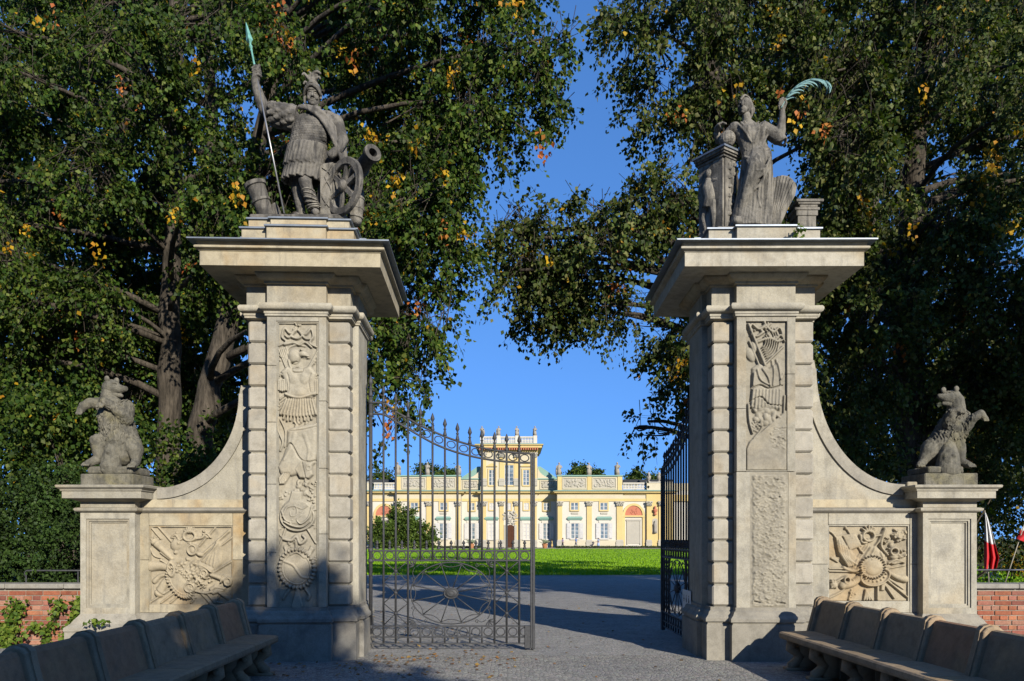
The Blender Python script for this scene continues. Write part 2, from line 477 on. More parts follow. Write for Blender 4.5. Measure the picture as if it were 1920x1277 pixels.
def relief_tall_left():
    R = Relief(513, 592, 602, 1150, 0.9, 3)
    # knot and ribbons
    R.leafy(551, 613, 9, 5, 10)
    for pts in ([(549,618),(538,624),(528,615),(523,631),(531,640),(517,648)], [(553,618),(566,626),(577,616),(581,630),(575,642),(588,650)],
                [(545,622),(536,632),(529,628)], [(557,622),(567,634),(580,634)], [(528,645),(545,642),(556,646),(566,641),(578,650)], [(540,630),(552,634),(562,628)]):
        R.stroke(pts, 3.0, 1.8, 5.0)
    # helmet with a beast for a crest
    R.stroke([(531,682),(533,655),(548,646),(566,648)], 2, 2, 3)
    R.dome(546, 667, 12, 15, 8); R.dome(563, 664, 12, 7, 7.5, 0.15); R.dome(571, 668, 6, 3.4, 7, .2); R.dome(560,656,4,3,9)
    R.stroke([(536,676),(541,690),(552,687)], 3.5, 2.5, 6); R.groove([(560,669),(575,669)], 1.3, 3.5); R.groove([(540,681),(551,678)], 1.2, 3)
    # arrows and hilts
    for k in range(5): R.stroke([(517 + 3.4*k, 655 - k*1.2), (530 + 2.6*k, 688)], 1.5, 1.5, 3.6)
    for k in range(3): R.stroke([(589 - 2*k, 658 + 9*k), (572, 688 + 2*k)], 1.6, 1.6, 4)
    # cuirass
    R.poly([(520,697),(533,686),(546,690),(562,690),(577,684),(588,700),(584,735),(580,747),(533,747),(531,722)], 7, 7)
    R.add(545,710,9,11,2.2).add(566,710,9,11,2.2).add(556,735,15,9,1.5)
    R.groove([(543,690),(545,698),(561,698),(563,690)], 1.2, 2.6); R.groove([(534,700),(538,716),(536,735)], 1, 1.5); R.groove([(578,700),(574,716),(577,735)], 1, 1.5)
    R.leafy(523,706,8,7,9); R.leafy(585,704,7,7,8)
    for k in range(5): R.stroke([(518 + 3.4*k, 712), (517 + 3.5*k, 733 - abs(k-2))], 2.0, 2.2, 6.5)
    for k in range(4): R.stroke([(579 + 3.4*k, 712), (579 + 3.6*k, 738)], 2.0, 2.0, 6)
    R.stroke([(531,739),(545,744),(560,745),(583,738)], 4, 4, 8.2); R.groove([(533,747),(556,752),(582,746)], 1, 3)
    for k in range(12):
        u = -1 + 2 * k / 11.0
        R.stroke([(556 + u*24, 749), (554 + u*33, 780 - 4*abs(u))], 2.7, 3.1, 7.2)
    for k in range(9):
        u = -1 + 2 * k / 8.0
        R.stroke([(553 + u*24, 776), (552 + u*26, 790 - 5*abs(u) + 2*(k % 2))], 2.7, 2.2, 5.4)
    for k in range(4): R.stroke([(519 - k, 748 + 7*k), (531, 739 + 5*k)], 1.8, 1.8, 4)
    # bow
    R.stroke([(516,782),(516,806),(524,828),(520,845)], 2.2, 1.6, 4.5); R.stroke([(519,784),(529,808),(528,838)], 2.2, 1.2, 4)
    R.leafy(560, 793, 14, 4.5, 12)
    # hanging cloth
    R.poly([(533,806),(545,801),(588,792),(589,845),(585,868),(570,885),(541,893),(520,889),(515,875),(524,858),(531,838)], 6.0, 7)
    R.groove([(531,838),(541,832),(556,858),(570,866),(589,862)], 1.4, 3.2); R.groove([(536,808),(560,806),(588,799)], 1.0, 2)
    R.stroke([(566,815),(574,840),(572,862)], 5, 3, 1.3, mode='add', p=1); R.stroke([(548,815),(543,834),(528,862)], 5, 3, 1.3, mode='add', p=1)
    R.poly([(546,880),(560,862),(579,868),(582,890),(574,898),(556,897)], 7.4, 4); R.groove([(561,866),(568,897)], 1, 3); R.ring(574,877,4,4,1.3,1.5,base=7)
    R.poly([(516,895),(530,881),(541,888),(528,908),(517,909)], 5.5, 3)
    for k in range(4): R.groove([(518+4*k, 906-2*k), (529+3*k, 886)], .8, 2)
    R.leafy(562, 913, 16, 5, 16); R.leafy(530,926,6,4,6)
    R.poly([(541,920),(561,922),(561,946),(534,946)], 5.5, 2.5); R.leafy(577,926,9,5,9); R.leafy(579,941,8,6,8)
    # round shield with scrolls
    R.dome(552, 964, 32, 30, 5.5, p=.28); R.dome(552, 960, 28, 23, 3, base=5.2)
    for pts in ([(526,968),(534,952),(550,950),(552,964),(542,968),(540,960)], [(580,950),(574,970),(560,982),(552,974),(560,966)], [(528,978),(544,986),(562,988),(576,978)], [(548,948),(562,954),(572,948)], [(524,958),(530,974),(540,980)]):
        R.stroke(pts, 2.6, 1.4, 10.0)
    R.leafy(560,962,8,10,9); R.leafy(538,976,8,9,8)
    R.leafy(553,950,9,10,10); R.leafy(581,952,6,8,6)
    R.ring(552, 968, 31, 27, 2.2, 7)
    R.stroke([(530,990),(514,1036)], 2, 2, 4); R.stroke([(570,991),(586,1018)], 2.4, 2.4, 4.5)
    R.stroke([(516,965),(518,1000),(526,1008)], 1.6, 1.6, 3.5)
    R.stroke([(526,1010),(540,1013),(550,1006),(557,1019),(567,1011),(562,1004)], 4, 3, 6); R.stroke([(549,1014),(550,1036)], 3, 2.4, 5)
    R.poly([(567,1040),(577,1023),(584,1029),(574,1046)], 5.5, 2); R.stroke([(528,1026),(533,1040)], 3, 2, 4)
    # oval shield with a scalloped rim
    R.dome(551, 1066, 33, 37, 6, -.12, .22); R.ring(551,1066,32,36,3.4,8.5,-.12, scal=30, samp=.25); R.ring(551,1066,26,29,1.6,7.4,-.12); R.dome(551,1066,24,27,2.4,-.12,.6,5.6)
    R.stroke([(528,1052),(546,1060),(560,1080),(574,1084)], 3, 2, 2.2, mode='add', p=.7); R.leafy(552,1062,12,9.5,10); R.stroke([(540,1040),(552,1036),(566,1046)], 2, 1.6, 9)
    for cx, cy, r in ((522,670,6),(584,676,6),(586,780,6),(520,760,6),(584,905,7),(520,935,6),(586,985,6),(519,990,6),(540,1020,7),(562,1030,6),(520,1044,6),(584,1050,6)): R.leafy(cx, cy, r, 4.2, 7)
    # tassel
    R.dome(552,1107,5,4,7)
    for k in range(6): R.stroke([(550 + k*.8, 1108), (543 + 3.4*k, 1140 - abs(k-2.5))], 2.2, 2.6, 6)
    R.stroke([(566,1103),(574,1116),(571,1124)], 3, 3, 5); R.stroke([(538,1104),(529,1116),(525,1124)], 3, 1.6, 4)
    return R

def relief_tall_right():
    R = Relief(1397, 1474, 602, 882, 0.9, 5)
    for pts in ([(1432,612),(1420,616),(1408,607),(1404,620)], [(1436,612),(1448,622),(1460,614),(1466,628)], [(1430,622),(1418,630),(1410,626)],
                [(1438,626),(1450,637),(1462,628),(1470,640)], [(1432,603),(1436,612),(1444,606)], [(1420,640),(1440,634),(1456,640),(1468,636)]):
        R.stroke(pts, 3.2, 1.8, 5.5)
    R.leafy(1436,614,11,6,12); R.leafy(1412,622,8,6,8); R.leafy(1456,634,9,6,9)
    # axe, rods and shell
    R.stroke([(1402,608),(1432,684)], 3.2, 3.2, 7); R.stroke([(1404,640),(1424,690)], 2.2, 2.2, 5)
    R.dome(1406,664,9,15,5,-.5); R.dome(1412,650,5,11,6,-.3)
    R.stroke([(1466,650),(1432,683)], 2.6, 2.6, 6.5)
    for k in range(7): R.stroke([(1424 + (10 + 4.2*k)*math.cos(a), 640 + (12 + 4.4*k)*math.sin(a)) for a in np.linspace(-.75, 1.15, 7)], 1.7, 1.2, 6.2 - .3*k)
    R.leafy(1432,684,6,7,7)
    # draped figure of arms
    R.poly([(1408,690),(1422,680),(1440,690),(1462,676),(1468,700),(1466,724),(1462,770),(1412,764),(1407,728)], 5, 7)
    for pts in ([(1447,676),(1449,700),(1447,722)], [(1455,674),(1460,700),(1461,720)], [(1418,694),(1424,712),(1440,722)], [(1412,700),(1410,722)], [(1428,692),(1438,708),(1442,724)], [(1467,700),(1462,712)]):
        R.stroke(pts, 2.6, 1.6, 3, mode='add', p=.6)
    R.groove([(1410,727),(1424,722),(1440,728),(1466,722)], 1.5, 4)
    for k in range(9): R.stroke([(1411 + 6.2*k, 731), (1408 + 6.4*k, 762 + 3*math.sin(k))], 3.0, 3.2, 6.5)
    R.groove([(1406,752),(1425,744),(1440,758),(1464,760)], 1.3, 3.5)
    R.leafy(1436,772,26,5,26); R.stroke([(1402,758),(1404,790),(1410,812)], 3, 2, 5); R.stroke([(1420,778),(1428,800),(1412,822)], 2.5, 1.6, 4); R.leafy(1416,800,10,4,12)
    R.stroke([(1470,742),(1468,790)], 2.4, 2, 4)
    # broken, plainly patched field
    R.poly([(1398,842),(1404,828),(1474,768),(1474,882),(1398,882)], 4.2, 2.0)
    R.rough(1444,1470,800,842,1.6,90,2.5)
    return R

def relief_rough_right():
    R = Relief(1404, 1476, 886, 1142, 1.1, 9)
    q = np.minimum(np.minimum(R.X - 1408, 1472 - R.X), np.minimum(R.Y - 890, 1138 - R.Y))
    q = q + 2.0 * np.sin(R.Y * .31) * np.sin(R.Y * .12 + 2)
    R.H += 1.6 * np.clip(q / 3.0, 0, 1)
    msk = np.clip(q / 3.0, 0, 1); H0 = R.H.copy()
    R.rough(1406,1474,888,1140,1.7,1500,2.6); R.H = H0 + (R.H - H0) * msk
    R.groove([(1412,1128),(1422,1130)], 1.4, 4); R.groove([(1454,1130),(1468,1131)], 1.4, 4)
    return R

def relief_wing_left():
    R = Relief(279, 436, 986, 1133, 0.92, 11)
    for a, b, r in (((280,1130),(345,1088),2), ((300,1131),(345,1098),1.7), ((318,1131),(350,1102),1.7), ((296,988),(326,1022),2.6), ((283,990),(300,1010),2), ((402,990),(372,1024),2),
                    ((428,996),(378,1040),2.4), ((436,1006),(386,1044),1.8), ((372,1108),(394,1132),2.6), ((380,1106),(402,1130),2.0), ((434,1052),(398,1074),2)):
        R.stroke([a, b], r, r, 3.6)
    R.poly([(384,1040),(410,1010),(417,1030),(415,1058),(402,1070),(372,1052)], 3.5, 6)
    for k in range(4): R.stroke([(408 - 2*k, 1014 + 4*k), (400 - 7*k, 1062 - 3*k)], 3, 2, 1.6, mode='add', p=.7)
    R.poly([(300,1040),(330,1020),(346,1010),(366,1018),(372,1050),(360,1060),(322,1056)], 3.0, 6)
    # wreath and shell
    R.ring(355,1005,11,9,3.2,6.5); R.fan(355,1000,2,11,-2.6,-.5,6,2,2.4,5.5); R.leafy(355,1014,6,6,7)
    R.stroke([(344,1006),(336,1012),(328,1003),(320,1008)], 3, 2, 5); R.stroke([(366,1010),(378,1008),(386,1000),(394,1008)], 3, 2, 5); R.leafy(326,1004,8,5,9); R.leafy(382,1004,9,5,10)
    # quiver
    R.stroke([(288,1016),(322,1047)], 7.5, 5, 7); R.leafy(289,1013,7,8,8); R.groove([(296,1012),(284,1026)],1,2)
    R.stroke([(281,1028),(288,1042),(304,1047)], 2, 1.4, 4); R.stroke([(300,1036),(324,1054)], 2, 2, 5)
    # helmets
    R.dome(329,1022,11,12,7,.3); R.leafy(330,1016,9,8.5,10); R.dome(329,1036,4,4,8); R.dome(362,1031,9,9,8); R.ring(361,1031,8,9,2.4,9.5); R.dome(373,1039,8,5,8,.5)
    R.stroke([(356,1018),(358,1026)], 2.5, 2, 6)
    # horn
    R.stroke([(281,1062),(300,1062),(318,1066)], 10, 6, 6.5); R.ring(322,1067,6,12,2.8,10,-.1); R.dome(323,1067,5,11,5,-.1)
    R.stroke([(300,1050),(318,1060)],2,2,5)
    # oval shield
    R.dome(337,1092,19,33,6.5,-.62,.25); R.ring(337,1092,18,32,2.4,8.2,-.62, scal=30, samp=.25); R.ring(337,1092,14,26,1.0,7.6,-.62)
    # lion mask, drapery swirls
    R.dome(356,1068,18,16,6); R.leafy(352,1068,20,8.5,34); R.leafy(368,1084,16,9,24); R.dome(357,1103,11,9,9,.3); R.ring(357,1102,9,8,2,11,.3); R.leafy(378,1097,9,9,10)
    R.poly([(372,1052),(402,1066),(398,1076),(372,1086),(362,1070)], 5, 5)
    for k in range(4): R.stroke([(368 + 3*k, 1056 + 4*k), (384 + 4*k, 1062 + 3*k), (398, 1072 + k)], 2, 1.6, 2.0, mode='add', p=.7)
    R.ring(383,1075,6,6,2.4,9); R.leafy(394,1086,6,8,7)
    # cannon
    R.stroke([(396,1078),(414,1084),(428,1091)], 4.5, 6.5, 7.5); R.ring(428,1091,6,7,2,9.5); R.stroke([(418,1080),(414,1092)], 1.6,1.6,9); R.stroke([(412,1112),(431,1123)], 3.5, 5, 6.5)
    R.poly([(390,1104),(402,1096),(424,1102),(418,1110),(398,1116)], 5.5, 4); R.groove([(396,1112),(404,1104),(418,1106)], 1, 2.5); R.stroke([(366,1108),(384,1112),(396,1110)], 3, 3, 6)
    R.stroke([(410,1118),(406,1128),(416,1131)], 2, 1.6, 4)
    # cloth sleeve
    R.stroke([(297,1112),(308,1092),(318,1084)], 9, 6, 6.5); R.dome(296,1112,8,8,7); R.groove([(290,1104),(304,1116)], 1.3, 2.5); R.leafy(314,1082,7,6,8); R.stroke([(288,1090),(300,1080),(316,1078)], 5, 3, 4.5)
    R.stroke([(352,1118),(362,1124),(356,1131)], 2, 1.4, 4); R.stroke([(354,1121),(366,1121)], 1.8,1.4,4)
    return R

def relief_wing_right():
    R = Relief(1553, 1706, 984, 1127, 0.92, 13)
    R.stroke([(1555,995),(1568,1007),(1600,1062)], 2.2, 2, 4); R.stroke([(1588,990),(1620,1040)], 2, 2, 4)
    # banners
    R.poly([(1566,1005),(1578,1003),(1612,1050),(1606,1068),(1588,1066),(1572,1046)], 4.5, 6)
    for k in range(5): R.stroke([(1567 + 5*k, 1009 + 4*k), (1573 + 5*k, 1036 + 3*k), (1590 + 4*k, 1062 - k)], 2.6, 2.2, 3.4, mode='add', p=.6)
    R.poly([(1577,1003),(1606,1000),(1618,1024),(1592,1034)], 4.5, 4); R.leafy(1596,1014,9,5.5,10); R.groove([(1580,1006),(1592,1030)],1,2.5)
    R.fan(1558,1046,2,16,.05,.5,3,1.6,1.6,4)
    R.dome(1587,990,3,4,5)
    R.ring(1629,1005,10.5,9.5,3.0,7); R.fan(1629,1000,4,14,-2.5,-.6,5,2.4,2.2,6.5); R.leafy(1629,1016,6,7,7)
    R.stroke([(1614,1004),(1616,1016),(1624,1018)], 3, 2.4, 6); R.stroke([(1644,1005),(1654,1003)], 2.4,2,5)
    # mantle behind the cartouche
    R.poly([(1629,1020),(1644,1024),(1662,1040),(1664,1062),(1650,1078),(1618,1080),(1600,1074),(1608,1052)], 5.5, 8)
    for pts in ([(1626,1024),(1612,1044),(1598,1066)], [(1632,1028),(1618,1050),(1606,1070)], [(1640,1028),(1634,1040),(1622,1052)], [(1652,1036),(1656,1050)]):
        R.stroke(pts, 3, 2.4, 2.4, mode='add', p=.6)
    R.stroke([(1583,1065),(1600,1071),(1616,1066)], 4, 3.4, 7)
    R.dome(1641,1084,28,17,6.5,-.2,.3); R.ring(1640,1080,27,18,2.0,8.5,-.2)
    for k in range(11):
        a = .05 + .32*k; R.dome(1638 + 24*math.cos(a), 1068 + 22*math.sin(a), 3.4, 1.9, 9.5, a, .5)
    R.dome(1635,1063,24,22,8.5,0,.2); R.ring(1635,1063,23,21,2.2,10.4, scal=26, samp=.2); R.dome(1635,1064,16,14,2.5,0,.6,8); R.leafy(1637,1047,9,11,10)
    for k in range(5): R.stroke([(1612, 1062+4*k), (1620, 1060+4*k)], 1.3,1.1,10.5)
    # quiver with tufts, lion head, dragon
    R.stroke([(1660,992),(1652,1022),(1664,1040)], 4, 3, 7.5); R.stroke([(1656,996),(1648,1016),(1640,1026)], 2,2,5); R.leafy(1662,1012,7,8.5,12); R.leafy(1666,1032,6,8,8)
    R.dome(1687,1004,11,11,7); R.leafy(1687,1003,13,8,24); R.dome(1672,1022,5,6,6,.6); R.dome(1684,1008,4,3,10)
    R.ring(1676,1034,7,7,3.2,9); R.dome(1676,1044,9,7,8.5); R.leafy(1690,1040,12,7,16); R.poly([(1668,1056),(1690,1048),(1698,1054),(1676,1060)], 6, 3); R.stroke([(1666,1056),(1680,1050),(1696,1055)],3,2,7)
    # bundle of poles and scabbards
    R.stroke([(1664,1071),(1682,1082),(1698,1086)], 4, 7.5, 7); R.stroke([(1662,1082),(1694,1104)], 2.2,2.6,5.5); R.stroke([(1662,1086),(1703,1120)], 2,2,5); R.stroke([(1660,1096),(1678,1122)], 2,2,5); R.stroke([(1666,1066),(1698,1060)],1.8,1.8,4); R.stroke([(1668,1092),(1698,1112)],2,2,4)
    R.stroke([(1555,1066),(1600,1067)], 2,2,5); R.stroke([(1555,1071),(1600,1072)], 2,2,5)
    # mace, horn, leaves
    R.dome(1564,1096,8,8,6); R.leafy(1564,1096,9,8,16); R.stroke([(1570,1090),(1584,1082)], 2,2,5); R.ring(1588,1088,5,6,2.6,8); R.stroke([(1582,1098),(1600,1094),(1612,1084)], 8,6,7); R.leafy(1602,1092,6,9,7)
    R.stroke([(1556,1121),(1578,1110),(1590,1098)], 2,1.8,4); R.leafy(1600,1114,7,5,10); R.stroke([(1593,1124),(1598,1106)],2,1.6,4)
    R.stroke([(1646,1092),(1646,1124)], 3,3,6); R.poly([(1653,1084),(1661,1084),(1660,1108),(1652,1108)], 4.5, 2)
    for k in range(4): R.stroke([(1624,1106),(1621 + 5*k,1125)], 2,2.2,5)
    return R
# ---------------------------------------------------------------- ground
def ground_mat(name, c1, c2, scale, bmp, kind='gravel'):
    m, nt, bs, out = new_mat(name); c1, c2 = sc3(c1, .60), sc3(c2, .60)
    v = coords(nt, False)
    n1 = noise(nt, v, 0.35, 5, 0.6); n2 = noise(nt, v, scale, 4, 0.7); n3 = noise(nt, v, 3.0, 5, 0.65)
    col = mixc(nt, ramp(nt, n1, [(0.35, 0), (0.65, 1)]).outputs[0], c1, c2)
    vo = nd(nt, 'TexVoronoi', Vector=v, Scale=scale * 0.7)
    hs = nd(nt, 'HueSaturation', Color=vo.outputs['Color'], Saturation=0.12, Value=1.0)
    col = mixc(nt, 0.35, col, mixc(nt, 1.0, col, hs, 'OVERLAY'))
    col = mixc(nt, 1.0, col, ramp(nt, n3, [(0.3, 0.80), (0.7, 1.12)]), 'MULTIPLY')
    col = mixc(nt, 1.0, col, ramp(nt, n2, [(0.3, 0.75), (0.7, 1.15)]), 'MULTIPLY')
    nt.links.new(col, bs.inputs['Base Color'])
    bs.inputs['Roughness'].default_value = 0.95; bs.inputs['Specular IOR Level'].default_value = 0.15
    bump(nt, bs, fmath(nt, 'ADD', n2, fmath(nt, 'MULTIPLY', vo.outputs['Distance'], 0.8)), bmp, 0.02)
    return m
ground_mat('forecourt_asphalt', (0.365, 0.352, 0.322), (0.315, 0.307, 0.288), 45, 0.5)
ground_mat('terrain_grass', (0.055, 0.085, 0.022), (0.075, 0.10, 0.03), 30, 0.6)
ground_mat('terrace_gravel', (0.42, 0.38, 0.30), (0.36, 0.33, 0.27), 30, 0.4)

def setts_mat():
    m, nt, bs, out = new_mat('paving_setts')
    v = coords(nt, False)
    vo = nd(nt, 'TexVoronoi', Vector=v, Scale=19.0, Randomness=0.75)
    ve = nd(nt, 'TexVoronoi', Vector=v, Scale=19.0, Randomness=0.75, _feature='DISTANCE_TO_EDGE')
    n1 = noise(nt, v, 0.6, 5, 0.65, 0.5); n2 = noise(nt, v, 70, 3, 0.7)
    base = mixc(nt, ramp(nt, n1, [(0.38, 0), (0.66, 1)]).outputs[0], (0.225, 0.213, 0.188), (0.175, 0.168, 0.152))
    hs = nd(nt, 'HueSaturation', Color=vo.outputs['Color'], Saturation=0.10, Value=0.9)
    col = mixc(nt, 0.5, base, mixc(nt, 1.0, base, hs, 'OVERLAY'))
    gap = ramp(nt, ve.outputs['Distance'], [(0.02, 1), (0.10, 0)])
    col = mixc(nt, fmath(nt, 'MULTIPLY', gap.outputs[0], 0.6), col, (0.075, 0.072, 0.06))
    col = mixc(nt, 1.0, col, ramp(nt, n2, [(0.3, 0.8), (0.7, 1.12)]), 'MULTIPLY')
    nt.links.new(col, bs.inputs['Base Color'])
    bs.inputs['Roughness'].default_value = 0.9; bs.inputs['Specular IOR Level'].default_value = 0.2
    h = fmath(nt, 'ADD', ramp(nt, ve.outputs['Distance'], [(0.0, 0), (0.22, 1)]).outputs[0], fmath(nt, 'MULTIPLY', n2, 0.25))
    bump(nt, bs, h, 0.45, 0.012)
setts_mat()

def sheet(name, poly, z, mat, kind='structure'):
    mb = MB(); mb.add([(x, y, z) for x, y in poly], [tuple(range(len(poly)))])
    return tag(mb.build(name, MAT[mat]), kind=kind)
sheet('ground', rect(-2500, 2500, -800, 4000), 0.0, 'terrain_grass')
sheet('forecourt', rect(-16, 18, 10.7, 46), 0.004, 'forecourt_asphalt')
sheet('pavement', rect(-9, 10, -14, 10.698), 0.005, 'paving_setts')
def oval(cx, cy, rx, ry, n=96): return [(cx + rx * math.cos(2*pi*k/n), cy + ry * math.sin(2*pi*k/n)) for k in range(n)]

def lawn_mat():
    m, nt, bs, out = new_mat('lawn_grass')
    v = coords(nt, False)
    n1 = noise(nt, v, 0.22, 5, 0.6); n2 = noise(nt, v, 14, 4, 0.75); n3 = noise(nt, v, 1.8, 4, 0.6)
    col = mixc(nt, ramp(nt, n1, [(0.38, 0), (0.64, 1)]).outputs[0], (0.115, 0.22, 0.008), (0.14, 0.25, 0.012))
    col = mixc(nt, 1.0, col, ramp(nt, n2, [(0.3, 0.55), (0.7, 1.3)]), 'MULTIPLY')
    col = mixc(nt, 1.0, col, ramp(nt, n3, [(0.3, 0.85), (0.7, 1.1)]), 'MULTIPLY')
    nt.links.new(col, bs.inputs['Base Color']); bs.inputs['Roughness'].default_value = 0.8; bs.inputs['Specular IOR Level'].default_value = 0.2
    bump(nt, bs, n2, 0.8, 0.05)
lawn_mat()
sheet('lawn', oval(0, 78.4, 52, 44.6), 0.012, 'lawn_grass')
sheet('garden_lawn', oval(24, 31, 15, 17), 0.006, 'lawn_grass')
sheet('terrace', rect(-60, 60, 122.6, 137.6), 0.008, 'terrace_gravel')

# ---------------------------------------------------------------- gate pillars
PB, PP, PW = 0.68, 0.12, 0.383        # half width of the shaft, projection and half width of the centre strip
PS = 0.06                             # the side strips project less
def cross(b, p, w, ps=None):
    q = b + p; e = b + (p if ps is None else ps)
    return [(-w,-q),(w,-q),(w,-b),(b,-b),(b,-w),(e,-w),(e,w),(b,w),(b,b),(w,b),(w,q),(-w,q),(-w,b),(-b,b),(-b,w),(-e,w),(-e,-w),(-b,-w),(-b,-b),(-w,-b)]

def stone_courses():
    """(z0, z1) of the rusticated blocks"""
    n = 13; z0, z1 = 0.705, 4.485; h = (z1 - z0) / n
    return [(z0 + k * h + 0.008, z0 + (k + 1) * h - 0.016) for k in range(n)]
def _blk(h):
    mb = MB(); w = PB - PW - 0.012
    mb.bbox(-w / 2, w / 2, -w / 2, w / 2, 0, h, 0.020)
    return mb.mesh('stone_block')
cz = stone_courses()
BLK = _blk(cz[0][1] - cz[0][0]); BLK.materials.append(MAT['block_stone'])

def pillar(xc, rz, label, side):
    t = empty('gate_pillar', (xc, 11.0, 0), rz, label, 'pillar', 'pillars of the gateway')
    cr = cross(PB, PP, PW, PS)
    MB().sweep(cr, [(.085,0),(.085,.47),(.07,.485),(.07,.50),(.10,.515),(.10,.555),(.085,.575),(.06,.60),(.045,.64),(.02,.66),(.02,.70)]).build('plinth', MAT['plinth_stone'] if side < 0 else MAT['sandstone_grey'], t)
    MB().box(-PB + .045, PB - .045, -PB + .045, PB - .045, .69, 4.50).build('shaft_core', MAT['sandstone'], t)
    # rusticated corner blocks
    o = PB - (PB - PW) / 2 - 0.006
    for sx in (-1, 1):
        for sy in (-1, 1):
            for k, (z0, z1) in enumerate(cz):
                b = link('stone_block', BLK, t)
                b.location = (sx * o + random.uniform(-.003, .003), sy * o + random.uniform(-.004, .004), z0)
                b.rotation_euler = (0, 0, random.uniform(-.006, .006))
    # centre strips: the front one frames the carving
    q = PB + PP; inn = PB - .05
    for k, a in enumerate((pi / 2, pi, -pi / 2)):
        mb = MB(); mb.box(-PW, PW, -(q if k == 1 else PB + PS), -inn, .70, 4.50)
        ob = mb.build('pilaster', MAT['sandstone'], t); ob.rotation_euler = (0, 0, a)
    sc = 10.2 / FPX
    zf = lambda y: EYE + (HOR - y) * sc
    if side < 0:
        Rl = relief_tall_left(); cx = 551.0; zt, zb = zf(602), zf(1150); rw0, rw1 = (513 - cx) * sc, (592 - cx) * sc
        fr = MB()
        for a_, b_, zz in ((-PW, rw0, (.70, 1.42, 2.31, 3.12, 3.86, 4.50)), (rw1, PW, (.70, 1.66, 2.52, 3.40, 4.50))):
            for z_0, z_1 in zip(zz, zz[1:]): fr.bbox(a_, b_, -q, -inn, z_0 + .0025, z_1 - .0025, .004)
        fr.bbox(rw0 + .0005, rw1 - .0005, -q, -inn, zt, 4.50, .002); fr.bbox(rw0 + .0005, rw1 - .0005, -q, -inn, .70, zb, .002)
        fr.build('pilaster', MAT['sandstone'], t)
        mo = MB()
        for k, (d, w) in enumerate(((0.0, 0.016), (0.016, 0.014))):
            e = .012 * (k + 1); x0, x1, z0, z1 = rw0 + d, rw1 - d, zb + d, zt - d
            mo.box(x0, x0 + w, -q + e, -inn, z0, z1); mo.box(x1 - w, x1, -q + e, -inn, z0, z1)
            mo.box(x0 + w, x1 - w, -q + e, -inn, z1 - w, z1); mo.box(x0 + w, x1 - w, -q + e, -inn, z0, z0 + w)
        mo.build('panel_moulding', MAT['sandstone'], t)
        me = Rl.mesh('relief_panel', cx, sc, zf)
        rp = link('relief_panel', me, t, MAT['sandstone_carved']); rp.location = (0, -q + .044, 0)
        tag(rp, 'tall panel carved with helmet, cuirass and shields')
    else:
        cx = 1434.5
        Rl = relief_tall_right(); zt, zb = zf(602), zf(882); rw0, rw1 = (1397 - cx) * sc, (1474 - cx) * sc
        zj = zf(884.5)
        fr = MB()
        for a_, b_, zz in ((-PW, rw0, (zj + .002, 3.30, 4.50)), (rw1, PW, (zj + .002, 3.75, 4.50))):
            for z_0, z_1 in zip(zz, zz[1:]): fr.bbox(a_, b_, -q, -inn, z_0 + .0025, z_1 - .0025, .004)
        fr.box(rw0, rw1, -q, -inn, zt, 4.50); fr.box(rw0, rw1, -q, -inn, zj + .004, zb)
        fr.build('pilaster', MAT['sandstone'], t)
        me = Rl.mesh('relief_panel', cx, sc, zf)
        rp = link('relief_panel', me, t, MAT['sandstone_carved']); rp.location = (0, -q + .038, 0)
        tag(rp, 'upper panel with half lost carving of arms')
        Rr = relief_rough_right(); z1, z0 = zf(886), zf(1142); a0, a1 = (1404 - cx) * sc, (1476 - cx) * sc
        lo = MB(); lo.box(-PW - .004, a0, -q - .008, -inn, .70, zj - .004); lo.box(a1, PW + .004, -q - .008, -inn, .70, zj - .004)
        lo.box(a0, a1, -q - .008, -inn, z1, zj - .004); lo.box(a0, a1, -q - .008, -inn, .70, z0)
        lo.build('lower_slab', MAT['sandstone'], t)
        rr = link('rough_panel', Rr.mesh('rough_panel', cx, sc, zf), t, MAT['sandstone_carved']); rr.location = (0, -q - .0075, 0)
        tag(rr, 'lower panel of rough unfinished stone')
    MB().sweep(cr, [(0,4.495),(.022,4.505),(.022,4.53),(.032,4.535),(.032,4.565),(.055,4.572),(.082,4.59),(.092,4.615),(.090,4.64),(.074,4.662),(.04,4.67),(0,4.675)]).build('string_course', MAT['sandstone'], t, angle=35)
    MB().sweep(cr, [(0,4.675),(0,4.92)]).build('frieze', MAT['sandstone'], t)
    MB().sweep(cr, [(0,4.92),(.03,4.925),(.03,4.95),(.045,4.955),(.10,4.985),(.125,5.02),(.125,5.046)]).build('bed_moulding', MAT['sandstone_warm'], t, angle=35)
    hc = PB + .45; sq = rect(-hc, hc, -hc, hc)
    MB().sweep(sq, [(-.02,5.044),(0,5.046),(0,5.222),(.012,5.226),(.012,5.238),(.044,5.244),(.056,5.256),(.056,5.274),(.046,5.284),(.020,5.288),(.034,5.335)]).build('cornice', MAT['sandstone_warm' if side < 0 else 'cornice_pale'], t, angle=35)
    MB().sweep(sq, [(.118,5.335),(.122,5.337),(.122,5.353),(-.30,5.40)]).build('metal_cap', MAT['lead'], t)
    c2 = cross(PB + .05, PP - .03, PW)
    MB().sweep(c2, [(0,5.37),(0,5.665)]).build('attic_block', MAT['sandstone_warm'] if side < 0 else MAT['sandstone'], t)
    MB().sweep(c2, [(.022,5.665),(.028,5.667),(.028,5.685),(.0,5.70)]).build('metal_cap', MAT['lead'], t)
    if side < 0:
        c3 = cross(PB - .02, .04, PW - .02)
        MB().sweep(c3, [(0,5.69),(0,5.815)]).build('attic_step', MAT['sandstone_warm'], t)
        MB().sweep(c3, [(.022,5.815),(.028,5.817),(.028,5.835),(0,5.848)]).build('metal_cap', MAT['lead'], t)
    return t
XL, XR = -2.845, 3.325
